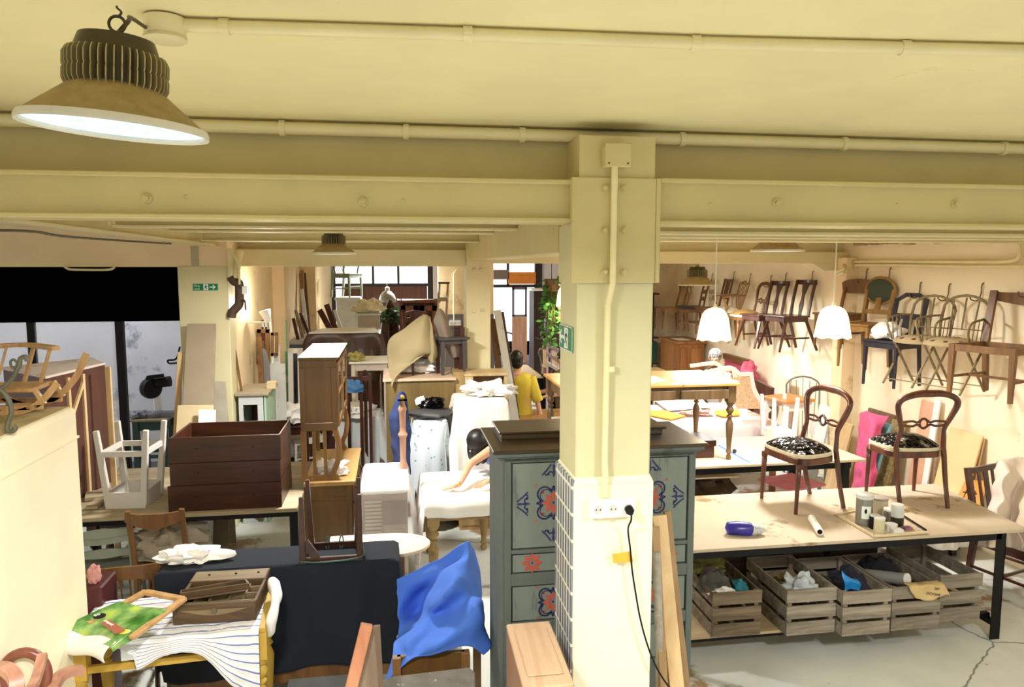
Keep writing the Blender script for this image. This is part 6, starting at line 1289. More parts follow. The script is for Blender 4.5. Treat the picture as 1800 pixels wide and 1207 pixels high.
# striped cloth: over the table, hanging in front in two uneven points, bunched at the right end
nu = nv = 70; m = MB()
def fn(u_, v_):
    x = lerp(-Wy/2-.03, Wy/2-.012, u_); s = v_*1.05        # s runs from the back edge towards the viewer and down
    back = Dy/2+.02
    if s < Dy+.04: y, z = back-s, zy+.010
    else:
        d = s-(Dy+.04); hang = .02+.26*max(0, (u_-.30)/.70)**.8 + .09*sin(u_*9-1)*(u_ > .35) if u_ > .25 else .012
        k = min(d/(1.05-Dy-.04), 1); dd = hang*k; y, z = back-Dy-.04-.02-dd*.15-.018*sin(x*26)*k, zy+.006-dd
    if x > Wy/2: z -= (x-Wy/2)*1.9+.05*abs(sin(s*9)); x = Wy/2+(x-Wy/2)*.35+.02*sin(s*14)
    p = V((x, y, z)); return loc2w(*p) + V((0, 0, .010*nz(p, 7, 2)+.008*abs(nz(p, 15, 5))))
m.grid(fn, nu, nv); o = m.build('striped_cloth', m_str, sm=True, solid=.003); uvgrid(o, nu, nv); tag(o, 'white cloth with blue stripes hanging over the ochre yellow table', 'cloth')
# rolled end of it at the right
m = MB(); pts_ = [az(478, 1022, zy+.10), az(484, 1050, zy+.08), az(478, 1085, zy+.02), az(474, 1110, zy-.08)]; m.tube(smooth(pts_, 24), [.034+.004*sin(i*.5) for i in range(24)], 14, flat=1.2); m.v = [p+V((nz(p, 10, 1), nz(p, 10, 4), nz(p, 10, 7)))*.018 for p in m.v]; single('white_cloth_roll', 'bunched white cloth end at the right corner of the yellow table', 'cloth', m, m_cloth, sm=True)
# stretcher frame inside a green plastic sack
zf = zy+.10
q = [az(255, 1040, zf+.06), az(322, 1053, zf+.06), az(206, 1140, zf), az(128, 1112, zf)]     # far-left, far-right, near-right, near-left
T = thing('stretcher_frame', 'light wood stretcher frame stuck into a green plastic sack on the yellow table', 'frame', q[3]); m = MB()
e1 = [q[0].lerp(q[3], -.02), q[0].lerp(q[3], .8)]; e2 = [q[1].lerp(q[2], -.02), q[1].lerp(q[2], .8)]
m.bar(e1[0], e1[1], .04, .022); m.bar(e2[0], e2[1], .04, .022); m.bar(q[0], q[1], .04, .022); m.build('frame_rails', W_light, T, world=True, bev=.003)
def sack_mat():
    m, nt, b = _new('green_printed_plastic'); N = nt.nodes; L = nt.links; tc = N.new('ShaderNodeTexCoord'); n = N.new('ShaderNodeTexNoise'); n.inputs['Scale'].default_value = 9; n.inputs['Detail'].default_value = 6; L.new(tc.outputs['Object'], n.inputs[0])
    r = N.new('ShaderNodeValToRGB'); e = r.color_ramp.elements; e[0].position = .30; e[0].color = lin('#26511f'); e[1].position = .72; e[1].color = lin('#b9cf4a')
    for p, c in [(.42, '#3f7a2c'), (.52, '#6d9a52'), (.62, '#8fb36c')]: k = e.new(p); k.color = lin(c)
    L.new(n.outputs[0], r.inputs[0]); L.new(r.outputs[0], b.inputs['Base Color']); b.inputs['Roughness'].default_value = .18; return m
m_sack = sack_mat()
S0, S1 = q[0].lerp(q[3], .36), q[1].lerp(q[2], .30); E0, E1 = az(100, 1118, zy+.06), az(193, 1143, zy+.07)
T = thing('plastic_sack', 'green printed plastic sack with white folded end on the yellow table', 'sack', E0)
up = V((0, 0, 1)); rows_ = []
for v_ in (0, .25, .5, .75, 1):
    a_, b_ = S0.lerp(E0, v_), S1.lerp(E1, v_); hgt = .018+.012*sin(v_*3.1); ring = []
    for k, (f, g) in enumerate([(-.05, -.3), (.0, 1), (.16, 1.0), (.5, .55), (.84, 1.0), (1.0, 1.0), (1.05, -.3)]): ring.append(a_.lerp(b_, f)+up*hgt*g*1.3)
    rows_.append(ring)
m = MB(); m.patch(rows_, 44, 34, .008, 9, 3); m.build('sack', m_sack, T, world=True, sm=True, solid=.003)
rows_ = []
for (o1, o2) in [((0, .028), 1), ((.012, .010), 1), ((.02, -.03), 1), ((0, -.05), 1)] if False else []: pass
dN = (E0-S0).normalized()
m = MB(); rows_ = []
for off, zz, g in [(-.03, .030, 1), (.01, .022, 1), (.035, -.010, 1), (.03, -.045, 1)]: rows_.append([E0.lerp(E1, f)+dN*(off+.012*sin(f*6))+up*(zz+.006*sin(f*11)) for f in (-.03, .2, .45, .7, 1.0)])
m.patch(rows_, 30, 16, .007, 8, 6); m.build('folded_end', m_plug, T, world=True, sm=True, solid=.004)
m = MB(); cm = az(175, 1083, zf+.055); m.lathe([(.03, 0), (.03, .004)], cm, 20); m.build('dark_badge', m_black, T, world=True)
o = text('80', .032, (0,0,0), m_plug, T); o.location = cm+V((-.022, -.010, .006))-V(T.location); o.rotation_euler = (0, 0, radians(35))
m = MB(); a_ = az(185, 1092, zf+.05); b_ = az(212, 1110, zf+.045); m.bar(a_, b_, .045, .004); m.build('red_print', pm('red_print', '#a5614c', rough=.3), T, world=True)
o = text('compost', .026, (0,0,0), m_plug, T); o.location = a_+V((-.01, .0, .006))-V(T.location); o.rotation_euler = (0, 0, atan2((b_-a_).y, (b_-a_).x))
m = MB(); cm = az(219, 1110, zf+.03); m.blob(cm, .030, .022, .010, 12); m.build('yellow_print', pm('yellow_print', '#d3cf52', rough=.3), T, world=True, sm=True)
# carved drawer box
zb2 = zy+.015
d0, d1 = az(304, 1099, zb2), az(450, 1090, zb2); d3 = az(352, 1042, zb2); u = (d1-d0); rzD = atan2(u.y, u.x); Wd = u.length; Dd = (d3-d0).length*.82
m_wal = wood('worn_walnut', '#3d2c1c', '#6a5236', .5, 0, 14); m_wall2 = wood('worn_walnut_edge', '#6d5a40', '#93805f', .55, 0, 14)
T = thing('compartment_drawer', 'old walnut drawer with small compartments on the striped cloth', 'drawer', d0, rzD); hb = ay(380, 1060, d0.y).z-zb2; hb = max(.085, min(hb, .13))
m = MB(); m.box(0, Wd, 0, .022, 0, hb); m.build('front', m_wal, T, bev=.003)
m = MB(); n = 16; poly = [V((lerp(.10, .90, k/n)*Wd, -.004, hb*.72)) for k in range(n+1)] + [V((lerp(.90, .10, k/n)*Wd, -.004, hb*(.72-.30*sin(pi*k/n)))) for k in range(1, n)]; m.prism(poly, (0, .004, 0)); m.build('carved_swag', m_wall2, T)
m = MB(); m.lathe([(.018, 0), (.014, 1)], (Wd*.5, -.003, hb*.66), 14, p2=(Wd*.5, -.012, hb*.66)); m.build('handle', m_iron, T, sm=True)
for x in (0, Wd-.016): m = MB(); m.box(x, x+.016, .022, Dd, 0, hb*.95); m.build('side', m_wal, T, bev=.002)
m = MB(); m.box(0, Wd, Dd-.018, Dd, 0, hb); m.build('back', m_wal, T, bev=.002); m = MB(); m.box(.016, Wd-.016, .022, Dd-.018, .004, .012); m.build('bottom', m_wal, T)
m = MB()
for f in (.25, .52, .78): m.box(.016, Wd-.016, Dd*f-.004, Dd*f+.004, .012, hb*.8)
for i, f in enumerate((.2, .38, .62, .8)): m.box(Wd*f-.004, Wd*f+.004, .022 if i % 2 else Dd*.25, Dd-.018, .012, hb*.8)
m.build('dividers', m_wall2, T)
m = MB(); m.bar((Wd*.02, Dd*.42, hb+.012), (Wd*.78, Dd*.62, hb+.03), .010, .035); m.bar((Wd*.04, Dd*.30, hb+.012), (Wd*.84, Dd*.50, hb+.02), .010, .035); m.bar((Wd*.78, Dd*.62, hb+.03), (Wd*.84, Dd*.50, hb+.02), .010, .035); m.bar((Wd*.02, Dd*.42, hb+.012), (Wd*.04, Dd*.30, hb+.012), .010, .035); m.bar((Wd*.02, Dd*.36, hb), (Wd*.80, Dd*.55, hb+.010), .12, .005)
o = m.build('tray_insert', m_wal, T)
m = MB(); m.box(-.01, Wd*.98, Dd+.01, Dd+.17, 0, hb*.9); 
T2 = thing('drawer_box', 'narrow walnut drawer front lying behind the compartment drawer', 'drawer', d0, rzD); m.build('body', m_wal, T2, bev=.004)
m = MB(); m.box(.0, Wd*.96, Dd+.01, Dd+.15, hb*.9, hb*.93); m.build('top_face', m_wall2, T2)
for f in (.2, .55, .85): m = MB(); m.lathe([(.008, 0), (.006, 1)], (Wd*f, Dd+.09, hb*.93), 8, p2=(Wd*f, Dd+.09, hb*.93+.006)); m.build('peg', m_black, T2)
# ---------------- pink brown chairs at the lower left corner
W_pk = wood('pinkish_brown_wood', '#8f5f4c', '#bd8c74', .4, 2, 9)
yk = 3.32
T = thing('round_back_armchair', 'pinkish brown armchair with a round padded back at the lower left corner', 'chair', (yz(40, yk), yk, 0), 0, 'pinkish chairs at the lower left')
cx = ay(40, 1190, yk); r = (yz(82, yk)-yz(0, yk))/2
m = MB(); m.tube([cx+V((cos(a)*r, .02, sin(a)*r*1.15)) for a in [2*pi*k/32 for k in range(32)]], .022, 10, closed=True); m.build('back_frame', wood('red_brown_frame', '#6a3626', '#8a5040', .35, 2, 9), T, world=True, sm=True)
m = MB(); m.lathe([(r*.2, 0), (r*.82, .1), (r*.86, .5), (r*.82, 1)], cx+V((0,.03,0)), 28, p2=cx+V((0,.055,0))); m.build('back_pad', m_cushw, T, world=True, sm=True)
for sx in (-1, 1): m = MB(); m.path(smooth([cx+V((sx*r*.75, .03, -r*.8)), V((cx.x+sx*r*.9, yk+.02, .55)), V((cx.x+sx*r*1.0, yk+.05, .0))], 10), .035, .035, up=(0,1,0)); m.build('leg', W_pk, T, world=True, sm=True)
for sx in (-1, 1): m = MB(); m.path(smooth([V((cx.x+sx*r*1.05, yk-.40, .45)), V((cx.x+sx*r*1.1, yk-.47, .2)), V((cx.x+sx*r*1.0, yk-.48, 0))], 8), .035, .035, up=(0,1,0)); m.build('leg', W_pk, T, world=True, sm=True)
m = MB(); m.box(cx.x-r*1.1, cx.x+r*1.1, yk-.42, yk+.03, .38, .46); m.build('seat', m_cushw, T, world=True, bev=.02, bseg=2)
m = MB(); a_ = ay(66, 1200, 3.08); m.path(smooth([ay(75, 1150, 3.2), ay(66, 1185, 3.12), ay(58, 1205, 3.02), ay(40, 1235, 2.95)], 12), .035, .025); m.build('armrest', W_pk, T, world=True, sm=True)
m = MB(); m.path(smooth([ay(-10, 1172, 3.08), ay(12, 1176, 3.02), ay(28, 1195, 2.98), ay(30, 1230, 2.95)], 12), .05, .03); m.build('armrest', W_pk, T, world=True, sm=True)
T = thing('armchair', 'pinkish armchair of which only a curved arm shows left of the yellow table leg', 'chair', (yz(110, 3.2), 2.5, 0), 0, 'pinkish chairs at the lower left')
m = MB(); m.path(smooth([ay(146, 1178, 3.45), ay(122, 1180, 3.42), ay(102, 1192, 3.38), ay(90, 1215, 3.32), ay(86, 1245, 3.3)], 14), .055, .03); m.build('armrest', W_pk, T, world=True, sm=True)
for x, y in ((-1.36, 3.08), (-1.05, 3.08), (-1.36, 2.02), (-1.05, 2.02)): m = MB(); m.bar((x, y, 0), (x, y, .44), .03, .03); m.build('leg', W_pk, T, world=True)
m = MB(); m.box(-1.44, -1.08, 3.02, 3.38, .40, .46); m.build('seat', m_cushw, T, world=True, bev=.02); m = MB(); m.bar((-1.42, 3.36, .42), ay(88, 1242, 3.3), .03, .03); m.build('arm_post', W_pk, T, world=True)
# ---------------- sideboard under the black cloth
zs2 = .86; s0 = az(280, 1004, zs2); s1 = az(696, 985, zs2); sb = az(697, 952, zs2)
y0_, y1_ = s1.y, sb.y; x0_, x1_ = az(285, 1000, zs2).x-.0, s1.x
T = thing('sideboard', 'dark sideboard hidden under the black cloth', 'sideboard', ((x0_+x1_)/2, (y0_+y1_)/2, 0)); m = MB(); m.box(x0_, x1_, y0_+.01, y1_-.01, .16, zs2); m.build('carcass', W_dark, T, world=True)
for x in (x0_+.04, x1_-.04):
    for y in (y0_+.05, y1_-.05): m = MB(); m.box(x-.025, x+.025, y-.025, y+.025, 0, .16); m.build('leg', W_dark, T, world=True)
m = MB(); m.box(x0_+.05, x1_-.05, y0_-.01, y0_+.01, .10, .20); m.build('apron', W_brown, T, world=True)
m_blk = pm('black_cloth', '#0d1119', rough=.95, var=.25, scale=3, spec=.1)
m_blkt = m_blk
cloth_box('black_cloth', 'blue black cloth covering the long sideboard in the left foreground', 'cloth', x0_-.01, x1_+.01, y0_, y1_, zs2+.008, .71, pm('navy_black_cloth', '#111823', rough=.95, var=.15, scale=4), flare=.03, rip=.014, fr=6, seed=8, hem=.06, sides=(1, 1, 1, .3), wr=.002, n=64)
crumple('white_cloth', 'folded white cloth on the black covered sideboard', 'cloth', az(338, 985, zs2+.015), .19, .10, .055, m_cloth, 81, amp=.55, n=36)
# upside-down stool tied with green cord
c = az(584, 985, zs2+.02); yq = c.y-.0; A0, A1 = ay(531, 982, yq), ay(634, 976, yq); ww = A1.x-A0.x; dq = min(.24, y1_-yq)
T = thing('upturned_stool', 'dark mahogany stool frame upside down on the black cloth, tied with green cord', 'stool', ((A0.x+A1.x)/2, yq, zs2+.014)); w = ww/2; zt3 = ay(545, 848, yq+dq).z-zs2; zn = ay(533, 876, yq).z-zs2
for sx in (-1, 1):
    m = MB(); m.bar((sx*w*.97, 0, 0), (sx*w*(1.0 if sx > 0 else .97), -.01, zn), .04, .036, w2=.026, h2=.026); m.build('leg', W_mah, T, bev=.003)
    m = MB(); m.bar((sx*w*.80, dq, 0), (sx*w*.92, dq+.02, zt3), .036, .036, w2=.026, h2=.026); m.build('leg', W_mah, T, bev=.003)
m = MB(); m.box(-w, w, -.012, .012, 0, .035); m.build('seat_rail', W_mah, T, bev=.002); m = MB(); m.box(-w*.85, w*.85, dq-.012, dq+.012, 0, .04); m.build('seat_rail', W_mah, T, bev=.002)
for sx in (-1, 1): m = MB(); m.bar((sx*w*.97, 0, .025), (sx*w*.82, dq, .03), .024, .05); m.build('seat_rail', W_mah, T, bev=.002)
m = MB(); m.bar((-w*.9, 0, .14), (-w*.50, 0, .03), .02, .05); m.build('corner_brace', W_mah, T)
m = MB(); m.tube(smooth([(-w*1.05, -.02, .02), (-w*.5, -.03, .012), (w*.5, -.03, .016), (w*1.08, -.02, .035), (w*1.05, dq*.5, .04)], 20), .006, 6); m.tube([(-w*.25+cos(a)*.012, dq+sin(a)*.02, .035+sin(a)*.04) for a in [2*pi*k/12 for k in range(12)]], .005, 5, closed=True); m.tube([(w*.25+cos(a)*.012, dq+sin(a)*.02, .035+sin(a)*.04) for a in [2*pi*k/12 for k in range(12)]], .005, 5, closed=True); m.build('green_cord', pm('green_cord', '#2f4f47', rough=.6), T, sm=True)
# grey low platform in front of the sideboard
a_, b_ = az(508, 1192, .12), az(650, 1188, .12); m = MB(); m.box(a_.x, b_.x, a_.y-.5, a_.y, 0, .12); single('low_platform', 'low grey painted board box on the floor before the sideboard', 'box', m, pm('grey_board_paint', '#7c8084', rough=.6), bev=.004)
# leaning brown board (bed rail) and dusty slab
W_rail = wood('pinkish_board', '#a3684a', '#c48b68', .45, 2, 9)
yk = 3.15; A_ = ay(645, 1097, yk+.12); B_ = ay(618, 1207, yk+.08); B_ = A_+(B_-A_)*((A_.z-.01)/(A_.z-B_.z))
T = thing('bed_headboard', 'brown wooden panel with a pink brown edge leaning before the blue cloth chair', 'board', B_)
m = MB(); d_ = (B_-A_).normalized(); side = V((1, .35, 0)).normalized(); m.bar(A_, B_, .055, .045, up=V((0,1,0))); m.build('edge_post', W_rail, T, world=True, bev=.004)
m = MB(); m.prism([A_+side*.03+V((0,0,-.02)), A_+side*.06+V((0,.03,-.04)), B_+side*.42+V((0,.06,0)), B_+side*.03], (0, .02, 0)); m.build('panel', wood('greyish_board', '#7a6654', '#a08c76', .6, 2, 9), T, world=True)
zk = .62; q = [az(690, 1188, zk), az(825, 1172, zk), az(835, 1180, zk), az(838, 1260, zk), az(660, 1260, zk), az(662, 1200, zk)]
T = thing('dusty_crate_lid', 'dusty grey slab top at the bottom edge beside the blue cloth', 'slab', q[4]); m = MB(); m.prism([p-V((0,0,.03)) for p in q], (0, 0, .03)); m.build('slab', pm('dusty_slate', '#6d675e', rough=.8, var=.2, scale=10, dirt=('#cfc8bd', 12, .62)), T, world=True, bev=.004)
qc = sum(q, V((0,0,0)))/6; m = MB(); m.prism([V((lerp(qc.x, p.x, .9), lerp(qc.y, p.y, .9), 0)) for p in q], (0, 0, zk-.03)); m.build('box', m_wal, T, world=True)
# ================================================================== middle of the hall
def sheet(name, label, rows, mat, amp=.012, fr=6, seed=0, nu=40, nv=40, solid=.005, cat='sheet'):
    m = MB(); m.patch(rows, nu, nv, amp, fr, seed); return single(name, label, cat, m, mat, sm=True, solid=solid)
# pale wood table with turned legs and white cloth, the woman leans on it
zt_ = .76; q0, q1 = az(752, 888, zt_), az(862, 886, zt_); yB = az(790, 832, zt_).y
tx0, tx1 = q0.x, q1.x+.10; ty0 = q0.y; W_pt = wood('pale_turned_table', '#94784a', '#b89a66', .5, 2, 10)
T = table('turned_leg_table', 'pale oak table with heavy turned legs under a white cloth in the aisle', ((tx0+tx1)/2, (ty0+yB)/2, 0), 0, tx1-tx0, yB-ty0, zt_, W_pt, leg='turned', lt=.092, ap=.13, over=.0)
cloth_box('tablecloth', 'thick white cloth over the turned leg table where the woman works', 'cloth', tx0-.02, tx1+.01, ty0-.02, yB+.02, zt_+.012, .40, m_cloth, flare=.10, rip=.018, fr=5, seed=4, sides=(1.4, .3, .30, .4), wr=.004, hem=.06, n=64)
# round table with a pale top
zr_ = .74; c = az(700, 955, zr_); R_ = .30
T = thing('oval_table', 'oval drop-leaf table with a pale top behind the black covered sideboard', 'table', (c.x, c.y, 0))
m = MB(); n = 36; poly = []
xL = az(640, 945, zr_).x-.25; xR_ = az(756, 950, zr_).x; yf_, yk_ = az(710, 972, zr_).y, az(720, 936, zr_).y; cy_ = (yf_+yk_)/2; ry_ = (yk_-yf_)/2+.02
for k in range(n+1): a = -pi/2+pi*k/n; poly.append(V((xR_-.30+cos(a)*.30, cy_+sin(a)*ry_, zr_-.025)))
poly += [V((xL, cy_+ry_, zr_-.025)), V((xL, cy_-ry_, zr_-.025))]
m.prism(poly, (0, 0, .025)); m.build('tabletop', pm('bleached_top', '#e3cdb2', rough=.5, var=.05), T, world=True, bev=.004)
for x in (xL+.06, xR_-.22):
    for y in (cy_-ry_*.7, cy_+ry_*.7): turned((x, y, 0), zr_-.025, .03).build('leg', wood('pale_brown_leg', '#8c6548', '#ad8462', .5, 2, 10) if x < xL+.1 and y < cy_ else bpy.data.materials['pale_brown_leg'], T, world=True, sm=True)
m = MB(); m.box(xL+.04, xR_-.20, cy_-ry_*.7-.01, cy_-ry_*.7+.01, zr_-.12, zr_-.025); m.box(xL+.04, xR_-.20, cy_+ry_*.7-.01, cy_+ry_*.7+.01, zr_-.12, zr_-.025); m.build('apron', bpy.data.materials['pale_brown_leg'], T, world=True)
# cabinet with slatted side under a translucent sheet
zc_ = .92; a0, a1, a2 = az(634, 862, zc_), az(716, 858, zc_), az(716, 818, zc_)
x0_, x1_, y0_, y1_ = a0.x+.01, a1.x, a0.y, a2.y+.05
T = thing('covered_cabinet', 'cabinet with slatted and beige panels showing through a thin white sheet', 'cabinet', ((x0_+x1_)/2, (y0_+y1_)/2, 0))
m = MB(); m.box(x0_, x1_, y0_, y1_, .08, zc_-.01); m.build('carcass', pm('beige_panel', '#b3a294', rough=.7), T, world=True)
m = MB(); xm = lerp(x0_, x1_, .42)
for k in range(14): z = zc_-.09-k*.032; m.box(x0_+.02, xm, y0_-.008, y0_, z-.02, z)
m.build('slats', pm('grey_slats', '#cfc8c0', rough=.5), T, world=True); m = MB(); m.box(xm+.01, x1_-.01, y0_-.008, y0_, zc_-.30, zc_-.10); m.build('upper_panel', pm('mauve_panel', '#8f7f78', rough=.7), T, world=True)
for x in (x0_+.03, x1_-.03):
    for y in (y0_+.03, y1_-.03): m = MB(); m.box(x-.02, x+.02, y-.02, y+.02, 0, .08); m.build('leg', m_whitew, T, world=True)
def veil():
    m, nt, b = _new('thin_translucent_sheet'); b.inputs['Base Color'].default_value = lin('#f4f0f2'); b.inputs['Roughness'].default_value = .8; b.inputs['Alpha'].default_value = .22; return m
cloth_box('dust_sheet', 'thin see-through white sheet hanging over the slatted cabinet', 'sheet', x0_-.01, x1_+.01, y0_-.012, y1_, zc_+.008, .70, veil(), flare=.10, rip=.02, fr=10, seed=11, sides=(1, 1, 1, .3), hem=.05, solid=0)
o = cloth_box('sheet_top', 'thick white folded sheet on top of the slatted cabinet', 'sheet', x0_, x1_, y0_, y1_, zc_+.014, .05, m_cloth, flare=.1, rip=.003, seed=2, hem=.01, n=30)
# big white sheet over a tall piece, table runner heap on top
zc_ = 1.37; a0, a1 = az(803, 706, zc_), az(890, 703, zc_)
x0_, x1_, y0_, y1_ = a0.x, a1.x, a0.y, a0.y+.48
T = thing('covered_dresser', 'tall pale drawer unit under a large white sheet behind the woman', 'dresser', ((x0_+x1_)/2, (y0_+y1_)/2, 0)); m = MB(); m.box(x0_+.02, x1_-.02, y0_+.02, y1_-.02, 0, zc_-.005); m.build('carcass', W_pt, T, world=True)
m = MB()
for k in range(3): m.box(x0_+.04, x1_-.04, y0_+.012, y0_+.02, .05+k*.18, .20+k*.18)
m.build('drawer_front', W_pt, T, world=True)
cloth_box('dust_sheet', 'large creamy white sheet hanging in straight folds behind the woman', 'sheet', x0_, x1_, y0_, y1_, zc_+.006, .98, pm('creamy_sheet', '#e9e4da', rough=.9, var=.03, scale=4), flare=.12, rip=.014, fr=5, seed=21, sides=(.6, .8, 1, .2), hem=.06)
crumple('white_cloth', 'crumpled white cloth with a loop of fabric on the large white sheet', 'cloth', (lerp(x0_, x1_, .66), lerp(y0_, y1_, .5), zc_+.01), .24, .14, .085, m_cloth, 82, amp=.9, n=34)
# cardboard-coloured cabinet behind at the mid pillar
yy = 8.04; a0 = ay(816, 657, yy); a1 = ay(893, 652, yy)
T = thing('pine_cabinet', 'pale pine cabinet with an open dark front at the middle pillar', 'cabinet', ((a0.x+a1.x)/2, yy+.2, 0)); x0_, x1_, zt_ = a0.x, a1.x, a0.z
m = MB(); m.box(x0_, x1_, yy, yy+.40, zt_-.03, zt_); m.box(x0_, x0_+.10, yy+.01, yy+.40, 0, zt_-.03); m.box(x1_-.04, x1_, yy+.01, yy+.40, 0, zt_-.03); m.build('carcass', wood('pale_cab', '#b09566', '#cfb88a', .5, 2, 8), T, world=True, bev=.003)
m = MB(); m.box(x0_+.10, x1_-.04, yy+.10, yy+.12, 0, zt_-.03); m.build('back_panel', W_brown, T, world=True)
m = MB(); m.box(x0_-.12, x0_, yy+.0, yy+.4, 0, zt_+.02); m.build('side_panel', W_pt, T, world=True)
# polka sheet over a chair-high stack, black bag on top
zc_ = 1.17; a0, a1 = az(726, 742, zc_), az(784, 738, zc_)
x0_, x1_, y0_, y1_ = a0.x+.02, a1.x, a0.y, a0.y+.45
T = thing('covered_chest', 'chest hidden under the pale blue patterned sheet', 'chest', ((x0_+x1_)/2, (y0_+y1_)/2, 0)); m = MB(); m.box(x0_+.02, x1_-.02, y0_+.02, y1_-.02, 0, zc_-.005); m.build('carcass', m_core, T, world=True)
def polka():
    m, nt, b = _new('pale_blue_spotted_sheet'); N = nt.nodes; L = nt.links; tc = N.new('ShaderNodeTexCoord'); v = N.new('ShaderNodeTexVoronoi'); v.inputs['Scale'].default_value = 14; L.new(tc.outputs['Object'], v.inputs[0])
    r = N.new('ShaderNodeValToRGB'); r.color_ramp.elements[0].position = .14; r.color_ramp.elements[1].position = .19; r.color_ramp.elements[0].color = lin('#8391ad'); r.color_ramp.elements[1].color = lin('#c6cfd6'); L.new(v.outputs[0], r.inputs[0]); L.new(r.outputs[0], b.inputs['Base Color']); b.inputs['Roughness'].default_value = .9; return m
cloth_box('spotted_sheet', 'pale blue spotted sheet bundled over a chest left of the woman', 'sheet', x0_, x1_, y0_, y1_, zc_+.006, .90, polka(), flare=.06, rip=.03, fr=8, seed=31, sides=(1, 1, 1, .4), hem=.12)
T = thing('black_bag', 'flat black bag lying on the pale blue spotted sheet', 'bag', (lerp(x0_, x1_, .5), lerp(y0_, y1_, .4), zc_+.012)); m = MB(); m.blob((0, 0, .045), .24, .20, .05, 20, amp=.3, seed=4); m.build('body', pm('charcoal_bag', '#3d3c3c', rough=.6), T, sm=True)
m = MB(); m.blob((.02, .04, .13), .13, .09, .06, 18, amp=.9, seed=9, fr=9); m.build('foil_heap', m_seq, T, sm=True); m = MB(); m.blob((-.09, .05, .15), .06, .05, .055, 14, amp=.7, seed=3, fr=8); m.build('paper_ball', m_cloth, T, sm=True)
# blue cloth hanging and the turned post
a = [[ay(x, y, 6.9) for x, y in r] for r in [[(700, 690), (706, 688), (712, 694)], [(690, 715), (702, 712), (716, 715)], [(684, 745), (700, 742), (720, 745)], [(688, 790), (700, 788), (722, 795)], [(692, 820), (703, 822), (722, 835)]]]
for r in a:
    r[1] = r[1]+V((0, -.05, 0))
sheet('blue_cloth', 'dark blue cloth hanging beside the pinkish turned bedpost', a, pm('denim_blue_cloth', '#1f2d55', rough=.95, var=.1), .02, 8, 3)
bz = ay(708, 695, 6.6).z; bp = ay(708, 760, 6.6)
T = thing('bed_post', 'pinkish turned bedpost with a brass ball standing before the blue cloth', 'post', (bp.x, 6.6, 0))
m = turned((0, 0, 0), bz-.04, .040, square=0, prof=[(.8,0),(.8,.55),(1,.56),(1,.57),(.8,.58),(1.05,.62),(.7,.64),(.65,.66),(.75,.78),(1.1,.80),(.7,.82),(.65,.84),(.75,.93),(1.0,.95),(.6,.97),(.4,1)]); m.build('shaft', wood('pinkish_post', '#9c745c', '#bb917a', .45, 2, 9), T, sm=True); m = MB(); m.blob((0, 0, bz-.02), .022, .022, .03, 12); m.build('brass_ball', pm('brass', '#b79a4a', rough=.3, metal=.8), T, sm=True)
# big olive brown desk with things on it
yy = 8.0; a0, a1 = ay(676, 666, yy), ay(800, 662, yy); zt_ = a0.z
T = thing('large_cupboard', 'large olive brown cupboard with a pale top left of the middle pillar', 'cupboard', ((a0.x+a1.x)/2, yy+.3, 0)); W_ol = wood('olive_brown_wood', '#5f4c26', '#7a6434', .5, 2, 7)
m = MB(); m.box(a0.x+.01, a1.x-.01, yy+.01, yy+.8, 0, zt_-.03); m.build('carcass', W_ol, T, world=True); m = MB(); m.box(a0.x-.02, a1.x+.01, yy-.02, yy+.85, zt_-.03, zt_); m.build('top', pm('pinkish_top', '#cdb094', rough=.5), T, world=True, bev=.004)
m = MB(); m.box(a0.x+.1, a1.x-.05, yy, yy+.01, .2, zt_-.20); m.build('door_panel', W_ol, T, world=True, bev=.003)
ztc = zt_
crumple('white_cloth', 'white patterned cloth heap on the large olive cupboard', 'cloth', (lerp(a0.x, a1.x, .45), yy+.45, ztc), .28, .15, .08, m_cloth, 91, amp=.8)
# beige sheet draped over an upturned chair on the cupboard
yd_ = yy+.25
rows_ = [[ay(744, 551, yd_), ay(750, 552, yd_-.02), ay(756, 556, yd_+.05)], [ay(715, 575, yd_-.02), ay(742, 575, yd_-.14), ay(762, 590, yd_)], [ay(684, 598, yd_), ay(735, 610, yd_-.20), ay(768, 622, yd_-.02)], [ay(682, 640, yd_), ay(716, 640, yd_-.16), ay(752, 606, yd_-.08)], [ay(688, 678, yd_-.35), ay(702, 655, yd_-.3), ay(746, 622, yd_-.12)]]
sheet('beige_sheet', 'khaki beige sheet draped like a tent over a chair on the large cupboard', rows_, pm('khaki_sheet', '#a3946f', rough=.95, var=.06, scale=3), .02, 5, 5, nu=44, nv=44)
rows_ = [[ay(752, 556, yd_+.02), ay(758, 570, yd_-.05), ay(764, 590, yd_)], [ay(750, 600, yd_-.03), ay(762, 605, yd_-.12), ay(770, 620, yd_-.02)], [ay(746, 620, yd_-.02), ay(760, 638, yd_-.10), ay(766, 632, yd_)]]
sheet('beige_sheet', 'narrow khaki flap of the draped sheet at its right side', rows_, bpy.data.materials['khaki_sheet'], .015, 6, 8, nu=24, nv=24)
chair('dark small chair carrying the khaki sheet on the large cupboard', (ay(742, 660, yd_).x, yd_+.22, ztc), .2, 'slat', W_dark, W=.34, SH=.34, BH=.70)
